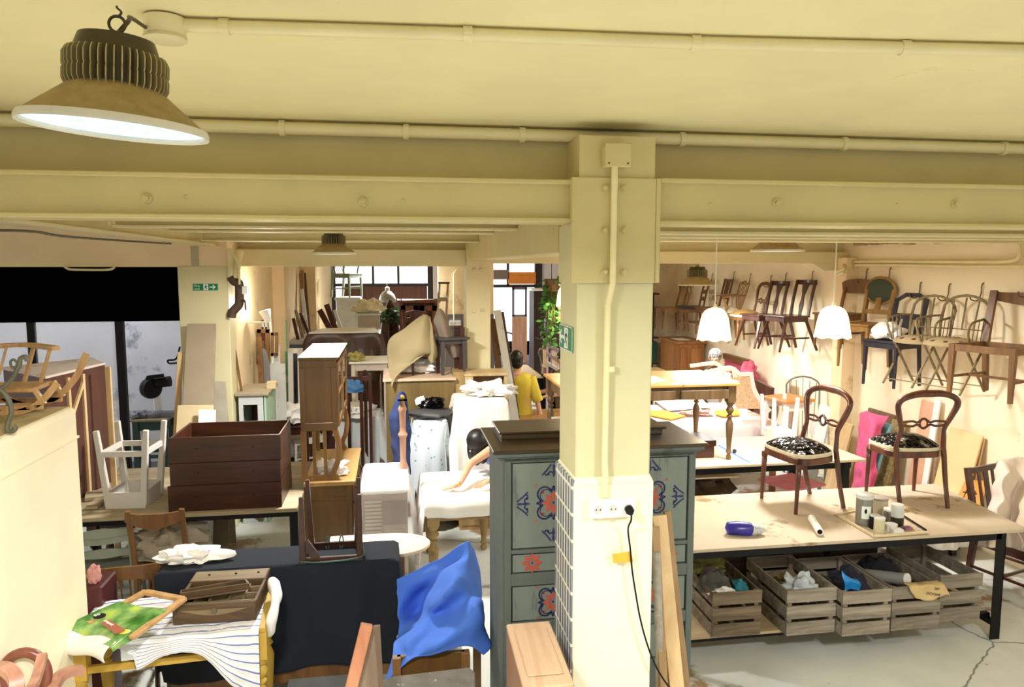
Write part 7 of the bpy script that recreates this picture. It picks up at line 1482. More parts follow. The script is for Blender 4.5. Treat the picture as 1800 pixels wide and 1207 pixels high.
# rolled carpet covered green, and a dark stool
ym = yy+.35
rows_ = [[ay(768, 546, ym), ay(774, 543, ym), ay(780, 548, ym+.1)], [ay(762, 565, ym), ay(776, 560, ym-.10), ay(790, 572, ym)], [ay(768, 590, ym), ay(784, 588, ym-.12), ay(800, 596, ym)], [ay(784, 612, ym), ay(796, 610, ym-.10), ay(808, 612, ym)], [ay(796, 630, ym), ay(802, 628, ym-.05), ay(808, 628, ym)]]
sheet('green_cloth', 'greenish pink cloth over a slanted piece beside the khaki sheet', rows_, pm('sage_cloth', '#8e8f76', rough=.95, dark='#8a6e68', scale=2), .012, 6, 9)
table('dark_stool', 'dark grey small stool standing on the large cupboard beside the sheet', (ay(775, 660, ym-.1).x+.12, ym-.05, ztc), .2, .36, .3, .42, pm('dark_grey_paint', '#45403f', rough=.6), leg='taper', lt=.05, ap=.05)
# dark planks beside the middle pillar
lean('dark_plank', 'dark brown tall plank standing left of the middle pillar', 'plank', V((ay(806, 700, 8.35).x, 8.35, .01)), ay(806, 572, 8.38), .10, .04, W_dark, group='dark planks at the middle pillar')
lean('dark_plank', 'second dark plank right beside the middle pillar with a slight lean', 'plank', V((ay(800, 700, 8.20).x, 8.2, .01)), ay(813, 575, 8.30), .05, .03, W_dark, group='dark planks at the middle pillar')
# paint splashed ladder
yl_ = 11.5; p0, p1 = ay(780, 497, yl_), ay(772, 640, yl_-.5); p1 = p0+(p1-p0)*((p0.z-.01)/(p0.z-p1.z))
T = thing('folding_ladder', 'paint splashed wooden ladder standing folded left of the middle pillar', 'ladder', p1); sp = V((.08, 0, 0)); m_lad = pm('splashed_wood', '#a8957c', rough=.8, var=.2, scale=14, dirt=('#e3ddd0', 16, .58))
for s_ in (-1, 1): m = MB(); m.bar(p1+sp*s_, p0+sp*.8*s_, .03, .07, up=(0, 1, 0)); m.build('rail', m_lad, T, world=True)
for k in range(1, 10): m = MB(); c = p1.lerp(p0, k/10); m.bar(c-sp, c+sp, .025, .06, up=(0, 0, 1)); m.build('rung', m_lad, T, world=True)
m = MB(); m.bar(p0-sp*1.1, p0+sp*1.1, .09, .03); m.build('top_cap', m_core, T, world=True)
# socket on the wainscot with cable
a0, a1 = ay(790, 572, YT-.03), ay(810, 563, YT-.03); T = thing('socket_strip', 'white socket strip on the dark wainscot left of the middle pillar', 'socket', (a0.x, YT-.04, a0.z)); m = MB(); m.box(a0.x, a1.x, YT-.05, YT-.021, a0.z, a1.z); m.build('body', m_plug, T, world=True)
for k in range(3): m = MB(); m.lathe([(.03, 0), (.03, 1)], (lerp(a0.x, a1.x, (k+.5)/3), YT-.05, (a0.z+a1.z)/2), 12, p2=(lerp(a0.x, a1.x, (k+.5)/3), YT-.055, (a0.z+a1.z)/2)); m.build('socket_face', bpy.data.materials['socket_grey'], T, world=True)
m = MB(); m.tube([ay(798, 562, YT-.02), ay(798, 480, YT-.02), ay(803, 474, YT-.02)], .012, 6); single('wall_cable', 'thin cable running up the partition from the far socket strip', 'cable', m, m_pipe)
# white sheets and tables in the left middle
zc_ = .80; a0, a1, a2 = az(612, 735, zc_), az(668, 730, zc_), az(662, 705, zc_)
x0_, x1_, y0_, y1_ = a0.x-.1, a1.x-.02, a0.y, a0.y+.6
T = thing('covered_table', 'table hidden under the pale grey sheet right of the hutch', 'table', ((x0_+x1_)/2, (y0_+y1_)/2, 0)); m = MB(); m.box(x0_, x1_, y0_, y1_, zc_-.04, zc_-.004); m.build('tabletop', W_oak, T, world=True)
for x in (x0_+.05, x1_-.05):
    for y in (y0_+.05, y1_-.05): m = MB(); m.box(x-.025, x+.025, y-.025, y+.025, 0, zc_-.04); m.build('leg', W_oak, T, world=True)
cloth_box('grey_sheet', 'pale grey sheet falling in long folds right of the pine hutch', 'sheet', x0_-.01, x1_+.01, y0_-.01, y1_, zc_+.006, .62, m_clothg, flare=.22, rip=.022, fr=11, seed=41, sides=(.4, 1, 1, .3), hem=.05)
crumple('pillow', 'white pillow shaped bundle on the pale grey sheet', 'pillow', ((x0_+x1_)/2-.05, y1_-.15, zc_+.012), .26, .14, .07, pm('bluish_white', '#dfe6f2', rough=.9), 95, amp=.2)
crumple('white_cloth', 'crumpled white cloth tumbling off right behind the hutch', 'cloth', (x0_+.12, y0_-.02, zc_+.012), .17, .14, .10, m_cloth, 96, amp=.8)
# white shelf-like table further behind, with frames beneath
zc_ = 1.48; yy = az(650, 636, zc_).y; xx0, xx1 = yz(612, yy), yz(684, yy)
table('white_table', 'long pale topped table behind the grey sheet', ((xx0+xx1)/2, yy+.35, 0), 0, xx1-xx0, .7, zc_, pm('dusty_white', '#d9cfc2', rough=.7), m_pap, leg='square', lt=.05)
crumple('paper_bundle', 'yellow green bundle of papers on the left end of the pale topped table', 'bundle', (xx0+.10, yy+.1, zc_), .10, .08, .07, pm('yellow_green_bundle', '#a8a15c', rough=.8, var=.3, scale=14), 97, amp=.8)
y3 = yy-.8; c = ay(648, 665, y3); T = thing('dark_chair_frame', 'dark upright chair frame standing in front of the pale topped table', 'chair', (c.x, y3, 0)); 
for px in (634, 640, 650): m = MB(); p = ay(px, 656, y3); m.bar((p.x, y3+(.0 if px != 640 else .3), 0), (p.x, y3+(.0 if px != 640 else .3), p.z), .04, .04); m.build('leg', W_dark, T, world=True)
m = MB(); a_, b_ = ay(612, 662, y3), ay(652, 662, y3); m.box(a_.x, b_.x, y3-.02, y3+.02, a_.z-.05, a_.z); m.build('rail', W_dark, T, world=True); m = MB(); p = ay(612, 662, y3); m.bar((p.x, y3, 0), (p.x, y3, p.z), .04, .04); m.build('leg', W_dark, T, world=True)
crumple('blue_cloth', 'small blue cloth hanging on the dark chair frame', 'cloth', ay(620, 690, y3-.05), .12, .05, .10, pm('bright_blue_cloth', '#45709c', rough=.9), 98)
crumple('white_cloth', 'big white cloth heap left of the pine hutch', 'cloth', az(508, 742, .70), .26, .22, .14, m_cloth, 99, amp=.7, n=36)
c = az(508, 742, .70); table('low_table', 'low table under the white cloth heap left of the hutch', (c.x, c.y, 0), 0, .6, .5, .695, W_dark, leg='square')
c = ay(528, 700, 10.0); chair('cream white metal armchair behind the left side of the pine hutch', (c.x+.02, c.y+.3, 0), radians(-70), 'plain', pm('cream_tube', '#e8e2d4', rough=.4), W=.44, BH=.9, arms=True)
# plum brown plastic covered piece
zc_ = 1.75; a0, a1, a2, a3 = az(540, 588, zc_), az(668, 586, zc_), az(655, 579, zc_), az(560, 578, zc_)
m_plum = pm('plum_plastic_sheet', '#4f3a35', rough=.35, var=.15, scale=4)
T = thing('covered_sofa', 'large piece under a brown plastic cover with a white lit top in the left middle', 'furniture', ((a0.x+a1.x)/2, a0.y+.4, 0)); m = MB(); m.box(a0.x+.03, a1.x-.03, a0.y+.03, a2.y+.05, 0, zc_-.01); m.build('body', W_dark, T, world=True)
cloth_box('plastic_cover', 'shiny plum brown plastic cover hanging over the large piece', 'cover', a0.x, a1.x, a0.y, a2.y+.05, zc_, .75, m_plum, flare=.10, rip=.04, fr=5, seed=51, hem=.05, sides=(1,1,1,.3))
m = MB(); m.prism([a0+V((.02,.0,.012)), a1+V((-.02,0,.012)), V((a1.x-.1, a2.y, zc_+.012)), V((a0.x+.15, a2.y, zc_+.012))], (0, 0, .02)); single('white_board', 'white board lying on the brown plastic cover', 'board', m, m_pap)
# blue grey dresser, mint shutter, frames on the left wall
yy = 11.6; a0, a1 = ay(500, 602, yy), ay(532, 602, yy)
T = thing('blue_grey_dresser', 'blue grey painted dresser behind the hutch at the left wall', 'dresser', ((a0.x+a1.x)/2, yy+.4, 0)); x1_ = a1.x; m = MB(); m.box(XL+.10, x1_, yy, yy+1.4, 0, a0.z-.03); m.build('carcass', pm('blue_grey_paint', '#5f6a82', rough=.6), T, world=True); m = MB(); m.box(XL+.08, x1_+.02, yy-.02, yy+1.42, a0.z-.03, a0.z); m.build('top', pm('pale_grey_top', '#b3aca4', rough=.5), T, world=True)
m_wframe = m_white
yy = 10.6; p = [ay(x, y, yy) for x, y in [(505, 690), (531, 690), (506, 612)]]; frame('white_cabinet_frame', 'white cabinet frame without glass standing left of the hutch', 'frame', V((p[0].x, yy, .01)), V((p[1].x, yy, .01)), p[2], .07, .05, m_wframe)
m = MB(); m.box(yz(486, 10.9), yz(499, 10.9), 10.9, 10.94, .9, ay(492, 560, 10.9).z); 
T = thing('mint_shutter', 'mint green shutter leaning on the left wall', 'shutter', (yz(492, 10.9), 10.9, .0)); mm_ = pm('mint_paint', '#7fc0a2', rough=.6)
x0_, x1_ = XL+.02, yz(500, 10.8)
yA = 10.2; 
m = MB(); zA = ay(492, 563, 10.8).z
m.box(XL+.17, x1_+.03, 10.85, 10.89, 0, zA); m.build('stile_panel', mm_, T, world=True)
m = MB(); 
for k in range(3): m.box(XL+.20, x1_, 10.835, 10.85, .3+k*.45, .65+k*.45)
m.build('louvre_panel', pm('mint_dark', '#5da586', rough=.6), T, world=True)
# leaning bits on the left wall: chair parts, mirror frame, headboard
W_parts = W_brown
for i, (pxs, yt, yb_, w_, mt, lab) in enumerate([((440, 593, 446, 650), 9.2, 9.0, .06, W_brown, 'brown chair leg piece leaning on the left wall'), ((452, 600, 462, 660), 9.4, 9.2, .05, m_core, 'dark grey wood piece leaning on the left wall'), ((475, 560, 480, 640), 9.9, 9.8, .03, m_sgw, 'thin white stick among the frames on the left wall'), ((520, 545, 534, 600), 12.6, 12.3, .05, W_greyv, 'grey leaning slat in the stack by the left wall'), ((513, 560, 526, 605), 12.3, 12.0, .05, W_dark, 'dark leaning slat in the stack by the left wall'), ((528, 550, 548, 600), 12.8, 12.6, .05, W_dark, 'dark slat leaning across the stack by the left wall'), ((514, 475, 520, 580), 13.6, 13.4, .07, m_pined, 'tall old plank leaning high in the left corner'), ((519, 508, 533, 590), 13.5, 13.2, .06, m_whitew, 'tall white grey plank leaning against the left pilaster'), ((510, 480, 528, 590), 13.7, 13.5, .12, W_brown, 'wide brown plank leaning behind the white grey one'), ((536, 504, 546, 545), 16.0, 15.8, .03, m_pined, 'thin slat leaning beside the bright side window'), ((562, 545, 584, 585), 13.9, 13.6, .10, W_dark, 'dark frame side leaning before the white dresser'), ((574, 535, 592, 585), 14.2, 14.0, .10, W_dark, 'second dark frame side leaning before the white dresser'), ((588, 545, 602, 585), 14.0, 13.8, .06, m_whitew, 'whitish leaning board right of the dark frames')]):
    p0, p1 = ay(pxs[0], pxs[1], yt), ay(pxs[2], pxs[3], yb_); p1 = p0+(p1-p0)*((p0.z-.02)/(p0.z-p1.z)) if i in (0, 1, 2, 6, 7, 8, 9, 10, 11, 12) else p1
    p0.x = max(p0.x, XL+.09); p1.x = max(p1.x, XL+.12); lean('leaning_piece', lab, 'board', p1, p0, w_, .03, mt)
yy = 9.5; frame('carved_frame', 'brown carved wooden frame leaning on the left wall', 'frame', ay(452, 640, yy), ay(474, 640, yy), ay(452, 578, yy), .05, .05, W_brown, 'backing', imat=W_dark)
yy = 9.8; frame('glazed_frame', 'narrow brown frame with bright glass leaning on the left wall', 'frame', ay(476, 625, yy), ay(489, 625, yy), ay(476, 584, yy), .04, .04, W_oak, 'glass_pane', imat=m_pap)
yy = 9.1; c = ay(462, 655, yy); m = MB(); pts_ = [ay(x, y, yy) for x, y in [(455, 690), (456, 640), (457, 620), (462, 612), (468, 618), (473, 640), (480, 690)]]; m.prism([V((p.x, yy, p.z if 0 < k_ < 6 else .01)) for k_, p in enumerate(pts_)], (0, .04, 0)); single('headboard', 'grey shaped headboard leaning behind the small grey white cabinet', 'headboard', m, pm('grey_upholstery', '#84807e', rough=.9))
m = MB(); p = ay(484, 640, 9.9); m.box(p.x-.10, p.x+.06, 9.9, 9.94, 0, ay(484, 606, 9.9).z); single('white_board', 'white board standing on the left wall behind the headboard', 'board', m, m_pap)
m = MB(); p = ay(470, 585, 9.7); m.box(p.x-.12, p.x+.2, 9.72, 9.76, 0, ay(470, 640, 9.7).z); single('low_white_board', 'low white board on the left wall under the frames', 'board', m, m_whitew)
frame('small_mirror', 'small cream picture frame propped high among the frames', 'frame', ay(460, 578, 9.9), ay(470, 578, 9.9), ay(460, 562, 9.9), .03, .03, m_whitew, 'print', imat=m_core)
# spot lamp on the left wall that throws the bright patch
c = ax(472, 566, XL+.25); T = thing('clip_spot_lamp', 'small lamp low on the left wall that lights up the plaster', 'lamp', c); m = MB(); m.lathe([(.03, 0), (.07, 1)], c, 14, p2=c+V((-.04, 0, .14))); m.tube([c, V((XL, c.y, c.z))], .012, 6); m.build('shade', m_whitew, T, world=True, sm=True)
l = bpy.data.lights.new('lamp_light', 'POINT'); l.energy = 22; l.color = (1, .9, .72); l.shadow_soft_size = .05; o = bpy.data.objects.new('lamp_light', l); COL.objects.link(o); o.parent = T; o.location = (.02, 0, .20)
# white dresser with a grey armchair on it, box on legs, glass cabinet
yy = 14.6; a0, a1 = ay(588, 523, yy), ay(634, 520, yy)
T = thing('white_dresser', 'scuffed white dresser with a grey chair on top at the far left', 'dresser', ((a0.x+a1.x)/2, yy+.3, 0)); m = MB(); m.box(a0.x+.03, a1.x-.05, yy, yy+.6, 0, a0.z-.05); m.build('carcass', m_whitew, T, world=True, bev=.004); m = MB(); m.box(a0.x, a1.x, yy-.04, yy+.62, a0.z-.05, a0.z); m.build('top', m_whitew, T, world=True, bev=.01)
m = MB(); m.box(a0.x+.10, a1.x-.12, yy-.015, yy, .3, a0.z-.16); m.build('door', m_whitew, T, world=True, bev=.01)
chair('grey green armchair standing on the scuffed white dresser', ((a0.x+a1.x)/2-.02, yy+.3, a0.z), radians(60), 'spindle', pm('grey_green_chair', '#6d7362', rough=.6), W=.48, BH=1.0, arms=True, SH=.46, lt=.045)
yy = 12.6; a0, a1 = ay(629, 551, yy), ay(667, 551, yy); T = thing('beige_box_cabinet', 'beige cabinet with a pale top beside the white dresser', 'cabinet', ((a0.x+a1.x)/2, yy+.3, 0)); m = MB(); m.box(a0.x, a1.x, yy, yy+.55, 0, a0.z-.03); m.build('carcass', pm('taupe_board', '#b9ab98', rough=.7), T, world=True, bev=.004); m = MB(); m.box(a0.x-.02, a1.x+.02, yy-.02, yy+.57, a0.z-.03, a0.z); m.build('top', m_whitew, T, world=True)
crumple('paper_heap', 'cream papers heaped on the beige cabinet', 'paper', ((a0.x+a1.x)/2, yy+.25, a0.z), .25, .2, .13, pm('cream_paper', '#efe6c6', rough=.8), 101, amp=.5)
yy = 13.2; a0, a1 = ay(702, 527, yy), ay(770, 524, yy)
W_vc = wood('orange_brown_vitrine', '#6f3a1c', '#93552c', .35, 2, 9)
T = thing('glass_cabinet', 'orange brown glazed cabinet left of the ladder', 'cabinet', ((a0.x+a1.x)/2, yy+.2, 0)); x0_, x1_, zt_ = a0.x, a1.x, a0.z
m = MB(); m.box(x0_, x0_+.06, yy, yy+.4, 0, zt_); m.box(x1_-.06, x1_, yy, yy+.4, 0, zt_); m.box(x0_+.06, x1_-.06, yy+.36, yy+.4, 0, zt_); m.box(x0_+.06, x1_-.06, yy, yy+.36, 0, .5); m.build('carcass', W_vc, T, world=True)
m = MB(); m.box(x0_-.04, x1_+.04, yy-.04, yy+.42, zt_-.05, zt_); m.build('cornice', W_vc, T, world=True, bev=.004); xm = (x0_+x1_)/2
for xa_, xb_ in ((x0_+.02, xm-.01), (xm+.01, x1_-.02)):
    m = MB(); fz_ = zt_-.10; m.box(xa_, xa_+.09, yy-.03, yy, .5, fz_); m.box(xb_-.09, xb_, yy-.03, yy, .5, fz_); m.box(xa_, xb_, yy-.03, yy, fz_-.10, fz_); m.box(xa_, xb_, yy-.03, yy, .5, .6); d = m.build('door', W_vc, T, world=True, bev=.003)
    m = MB(); m.box(xa_+.08, xb_-.08, yy-.015, yy-.012, .6, fz_-.1); m.build('glass_pane', bpy.data.materials['dark_glass'], d, world=True)
# plant
def plant(name, label, c, pot_r, pot_h, R_, H_, nl, mat, ls=.09, seed=1, hang=False, pot_mat=None):
    rnd = random.Random(seed); T = thing(name, label, 'plant', c)
    m = MB(); m.lathe([(pot_r*.7, 0), (pot_r, pot_h), (pot_r*.9, pot_h), (pot_r*.85, pot_h*.9)], n=18); m.build('pot', pot_mat or m_core, T, sm=True)
    m = MB(); s = MB()
    for k in range(nl):
        a = rnd.uniform(0, 2*pi); e = rnd.uniform(-.3, 1); r = R_*rnd.uniform(.2, 1)
        p = V((cos(a)*r*sqrt(max(.05, 1-e*e*.6)), sin(a)*r, pot_h + H_*(.5+e*.5))) if not hang else V((cos(a)*R_*rnd.uniform(.1, 1), sin(a)*R_*rnd.uniform(.1, 1), -H_*rnd.random()+pot_h))
        L_ = ls*rnd.uniform(.6, 1.3); d = V((cos(a+rnd.uniform(-1, 1)), sin(a+rnd.uniform(-1, 1)), rnd.uniform(-.7, .5))).normalized(); q = d.cross(V((rnd.uniform(-1,1), rnd.uniform(-1,1), 1))).normalized()
        m.add([p, p+d*L_*.5+q*L_*.28, p+d*L_, p+d*L_*.5-q*L_*.28], [(0, 1, 2, 3)])
        if k % 6 == 0: s.tube([V((0, 0, pot_h*.8)), (p+V((0,0,pot_h)))*.5, p], .006, 4)
    m.build('foliage', mat, T); s.build('stem', pm('plant_stem', '#56602f', rough=.8) if 'plant_stem' not in bpy.data.materials else bpy.data.materials['plant_stem'], T); return T
m_leaf = pm('dull_green_leaf', '#5e8f67', rough=.6, var=.3, scale=9); m_leaf2 = pm('fresh_green_leaf', '#4f8a3c', rough=.5, var=.35, scale=9)
yy = 13.8; c = ay(686, 580, yy); plant('bushy_plant', 'bushy grey green plant below the dome lamp', (c.x, yy, max(0, c.z-.2)), .18, .20, .30, .42, 420, m_leaf, .10, 3)
crumple('plant_stand_box', 'dark box that carries the bushy plant', 'box', (c.x, yy, 0), .22, .22, max(.1, c.z-.2), W_dark, 1, amp=0)
yy = 9.4; c = ay(964, 540, yy); T = plant('hanging_plant', 'trailing green plant in a brown basket at the left edge of the near pillar', (c.x+.04, yy, ay(964, 512, yy).z), .10, .16, .13, .85, 260, m_leaf2, .09, 5, hang=True, pot_mat=W_brown)
m = MB(); zt_ = ay(964, 512, yy).z; m.tube([(.0, 0, .16), (0, 0, 3.24-zt_)], .005, 5); m.build('hanger', m_core, T)
# far right of the aisle: dark bookcase, lamp pole, cubby crates, blinds frame
yy = 17.0; x0_, x1_ = yz(938, yy), yz(958, yy); zt_ = ay(950, 511, yy).z
T = thing('dark_wardrobe', 'tall dark wardrobe standing right of the street door', 'wardrobe', ((x0_+x1_)/2, yy+.3, 0)); m = MB(); m.box(x0_, x1_+.5, yy, yy+.6, 0, zt_); m.build('carcass', pm('near_black_wood', '#2a1a17', rough=.5), T, world=True, bev=.01); m = MB(); m.box(x0_-.05, x1_+.55, yy-.04, yy+.62, zt_, zt_+.05); m.build('cornice', m_whitew, T, world=True)
yy = 12.5; x0_, x1_ = yz(966, yy), yz(998, yy); zt_ = ay(980, 562, yy).z
T = thing('shelf_unit', 'dark brown shelf unit with boxes between the plant and the near pillar', 'shelf', ((x0_+x1_)/2, yy+.2, 0))
m = MB(); 
for z in (.1, .55, 1.0, zt_): m.box(x0_, x1_+.4, yy, yy+.4, z-.03, z)
m.build('shelves', W_dark, T, world=True)
for x in (x0_, x1_+.4): m = MB(); m.box(x-.02, x+.02, yy, yy+.4, 0, zt_); m.build('side', W_dark, T, world=True)
m = MB(); m.box(x0_, x1_+.4, yy+.38, yy+.4, 0, zt_); m.build('back_panel', pm('dark_plum', '#4a2f2a', rough=.6), T, world=True)
c = ay(976, 590, yy-.3); m = MB(); m.box(c.x-.11, c.x+.13, yy+.02, yy+.3, 1.0, 1.0+.30); o = single('wooden_crate_box', 'pale wooden crate box with a hand hole on the dark shelf', 'box', m, m_pine)
a_, b_ = ay(962, 606, 11.2), ay(992, 622, 10.2); T = thing('white_rack', 'white slatted rack slanting towards the near pillar', 'rack', b_)
for dz in (0, -.14, -.28): m = MB(); m.bar(a_+V((0,0,dz)), b_+V((0,0,dz)), .03, .05); m.build('rail', m_plug if dz < -.2 else pm('lilac_rail', '#b9a8b5', rough=.5) if dz == 0 else bpy.data.materials['lilac_rail'], T, world=True)
for f in (0, .33, .66, 1): m = MB(); p = a_.lerp(b_, f); m.bar(V((p.x, p.y, 0)) if f in (0, 1) else p+V((0,0,-.28)), p, .03, .03); m.build('upright', bpy.data.materials['lilac_rail'], T, world=True)
# work tables beyond the wardrobe in the aisle with two people behind the pillar
zt_ = .80; y0_ = az(960, 662, zt_).y; y1_ = az(960, 640, zt_).y; x0_ = az(925, 662, zt_).x
table('work_table', 'pale topped work table behind the person in yellow', ((x0_+2.6)/2, (y0_+y1_)/2, 0), 0, 2.6-x0_, y1_-y0_, zt_, m_black, pm('pale_birch_top', '#e3cfae', rough=.5), leg='square', lt=.06, ap=.04)
y2_ = 8.6; a_ = ay(948, 690, 8.9); table('metal_table', 'low table with a grey edge between the person in yellow and the near pillar', (yz(975, 8.9)+.35, 9.1, 0), 0, 1.1, .6, .60, m_black, pm('grey_table_top', '#9d968c', rough=.5), leg='square', lt=.05, ap=.03)
c = V((yz(963, 7.3), 7.3, 0))
m = MB(); m.lathe([(.03, 0), (.035, .02), (.035, .12), (.015, .15), (.015, .19)], (0, 0, 0), 14)
T = table('side_stand', 'dark low stand behind the wardrobe carrying a bottle and a yellow tub', (yz(985, 7.4)+.06, 7.5, 0), 0, .5, .4, .95, m_black, leg='square', lt=.04, ap=.03)
T = thing('spray_bottle', 'small pale bottle on the dark stand left of the yellow tub', 'bottle', (yz(969, 7.42), 7.42, .95)); m.build('body', m_plug, T, sm=True); k = MB(); k.lathe([(.016, .19), (.016, .22)], n=12); k.build('cap', m_black, T)
T = thing('yellow_tub', 'yellow translucent tub on the dark stand beside the near pillar', 'tub', (yz(986, 7.45), 7.45, .95)); m = MB(); m.box(-.08, .08, -.06, .08, 0, .20); m.build('body', pm('yellow_plastic', '#d9a832', rough=.3), T, bev=.01); k = MB(); k.box(-.082, .082, -.062, .082, .20, .225); k.build('lid', m_cushw, T, bev=.005)
# planks leaning right of the middle pillar, bike outside
for i, (a_, b_, w_, mt, lab) in enumerate([((874, 545), (900, 700), .09, m_whitew, 'white grey tall board leaning right of the middle pillar'), ((866, 560), (882, 700), .08, W_brown, 'brown tall board leaning against the middle pillar right side'), ((882, 548), (905, 700), .05, W_dark, 'dark narrow board leaning right of the white grey one')]):
    p0, p1 = ay(*a_, 9.1+.1*i), ay(*b_, 8.9+.1*i); p1 = p0+(p1-p0)*((p0.z-.01)/(p0.z-p1.z)); lean('leaning_board', lab, 'board', p1, p0, w_, .03, mt)
yy = 23.0; c = ay(891, 578, yy); T = thing('bicycle', 'bicycle parked on the pavement outside the street door', 'bicycle', (c.x, yy, 0)); r = .34
for dx in (0, -1.05): m = MB(); m.tube([(dx+cos(a)*r, 0, r+sin(a)*r) for a in [2*pi*k/28 for k in range(28)]], .022, 6, closed=True); w_ = m.build('wheel', m_black, T, sm=True); m = MB(); [m.tube([(dx, 0, r), (dx+cos(a)*r, 0, r+sin(a)*r)], .003, 4) for a in [2*pi*k/12 for k in range(12)]]; m.build('spokes', m_whitew, w_)
m = MB()
for p, q in [((0, 0, r), (-.18, 0, .88)), ((-.18, 0, .80), (-.62, 0, .42)), ((-.62, 0, .42), (-.72, 0, .92)), ((-.70, 0, .80), (-.20, 0, .84)), ((-.62, 0, .42), (-1.05, 0, r)), ((-.70, 0, .80), (-1.05, 0, r))]: m.tube([p, q], .016, 6)
m.build('frame_tubes', pm('bike_frame', '#6a7080', rough=.4), T); m = MB(); m.tube([(-.18, -.25, .98), (-.18, .25, .98)], .012, 6); m.tube([(-.18, 0, .88), (-.18, 0, .98)], .014, 6); m.build('handlebar', m_black, T); m = MB(); m.blob((-.73, 0, .95), .12, .07, .03, 10); m.build('saddle', m_black, T, sm=True)
# signs over the street door
yy = YF-.062; a0, a1 = ay(893, 499, yy), ay(942, 478, yy); m = MB(); m.box(a0.x, a1.x, yy, yy+.04, a0.z, a1.z); single('shop_sign', 'plain orange board hanging over the street door', 'panel', m, pm('orange_panel', '#e88b34', rough=.6), bev=.004)
a0, a1 = ay(865, 491, yy), ay(895, 474, yy); m = MB(); m.box(a0.x, a1.x, yy-.0, yy+.04, a0.z, a1.z); single('shop_sign', 'plain grey brown board over the street door left of the orange one', 'panel', m, pm('taupe_panel', '#85726a', rough=.6), bev=.004)
a0 = az(925, 640, .01); m = MB(); m.box(a0.x-.9, a0.x+.5, a0.y-.3, a0.y+2.2, .0, .012); single('striped_rug', 'lilac striped rug on the floor before the street door', 'rug', m, pm('lilac_rug', '#8f8aa8', rough=.95, stretch=(.1, 8, 1), var=.5, scale=3))
# ---------------- blue cloth over a chair in the foreground
YC_ = 3.9
c = az(790, 1190, .0)
RM = lambda y: 4.10+(y-3.42)*.55
Bp = lambda px, py, y: ay(px, py, RM(y))
T = thing('open_armchair', 'brown wooden chair frame under the bright blue cloth', 'chair', (Bp(770, 1150, 3.6).x, 4.3, 0))
z1 = Bp(760, 1140, 3.45).z
for px, y in ((697, 3.45), (818, 3.45), (720, 4.35), (838, 4.25)):
    m = MB(); p = Bp(px, 1140, 3.45 if y < 4 else 3.45); x = Bp(px, 1140, y).x if y < 4 else Bp(px, 1080, y).x; top = z1 if y < 4 else (Bp(838, 1040, 4.25).z if px > 800 else Bp(720, 1110, 4.35).z); m.bar((x, RM(y), 0), (x, RM(y), top-.03), .05, .05); m.build('leg', W_hutd, T, world=True, bev=.003)
m = MB(); xa_, xb_ = Bp(697, 1140, 3.45).x, Bp(818, 1140, 3.45).x; m.box(xa_, xb_, RM(3.44), RM(3.44)+.03, z1-.17, z1-.03); m.build('front_panel', W_hut, T, world=True, bev=.003)
m = MB(); m.box(xa_, xb_, RM(3.45)+.04, RM(4.3), z1-.19, z1-.13); m.build('seat', m_cushw, T, world=True, bev=.01)
m_royal = pm('royal_blue_cloth', '#4a78dc', rough=.9, var=.06, scale=3, bump=.05, bs=60)
rows_ = [
 [Bp(703, 1018, 4.45), Bp(745, 990, 4.45), Bp(790, 962, 4.42), Bp(822, 949, 4.40), Bp(832, 968, 4.5)],
 [Bp(702, 1045, 4.40), Bp(748, 1012, 4.38), Bp(795, 985, 4.30), Bp(828, 975, 4.25), Bp(840, 1010, 4.45)],
 [Bp(702, 1080, 4.30), Bp(738, 1055, 4.55), Bp(785, 1022, 3.85), Bp(834, 1005, 4.10), Bp(846, 1045, 4.35)],
 [Bp(704, 1095, 4.15), Bp(735, 1078, 4.45), Bp(780, 1050, 3.65), Bp(838, 1045, 3.92), Bp(848, 1068, 4.1)],
 [Bp(693, 1125, 3.85), Bp(725, 1108, 3.70), Bp(775, 1080, 3.90), Bp(836, 1070, 3.45), Bp(850, 1098, 3.85)],
 [Bp(688, 1148, 3.55), Bp(725, 1148, 3.45), Bp(772, 1125, 3.42), Bp(836, 1095, 3.42), Bp(857, 1128, 3.55)],
 [Bp(676, 1198, 3.42), Bp(722, 1156, 3.38), Bp(770, 1150, 3.38), Bp(822, 1134, 3.38), Bp(846, 1146, 3.45)]]
sheet('blue_cloth', 'bright royal blue cloth thrown over the chair in front of the wardrobe', rows_, m_royal, .045, 5.0, 13, nu=80, nv=90, cat='cloth', solid=.006)
# ---------------- right wall lower part
def wall_lean(name, label, cat, pts, th, mat, xb=XR-.06): # polygon on the right wall plane
    m = MB(); m.prism([ax(x, y, xb) for x, y in pts], (-th, 0, 0)); o = single(name, label, cat, m, mat, bev=.002); return o
def wl_floor(name, label, cat, px0, px1, pyt, th, mat, xt=XR-.05, xbm=XR-.35):
    y0, y1 = ax(px1, 800, xt).y, ax(px0, 800, xt).y; zt_ = ax((px0+px1)/2, pyt, xt).z
    m = MB(); m.prism([(xbm, y0, .01), (xbm, y1, .01), (xt, y1, zt_), (xt, y0, zt_)], (-th, 0, 0)); return single(name, label, cat, m, mat, bev=.003)
wl_floor('pine_board', 'big knotty pine board leaning on the right wall beside the sheeted chair', 'board', 1668, 1728, 757, .02, pm('knotty_pine', '#e6c592', rough=.6, var=.08, scale=2, dirt=('#9a6a3c', 5, .70)), XR-.04, XR-.30)
wl_floor('pine_board', 'second pine board a step behind the knotty one on the right wall', 'board', 1700, 1731, 766, .02, m_pine, XR-.02, XR-.20)
wl_floor('salmon_board', 'salmon pink board standing behind the right balloon-back chair', 'board', 1617, 1640, 704, .02, pm('salmon_board', '#dda98a', rough=.6), XR-.04, XR-.2)
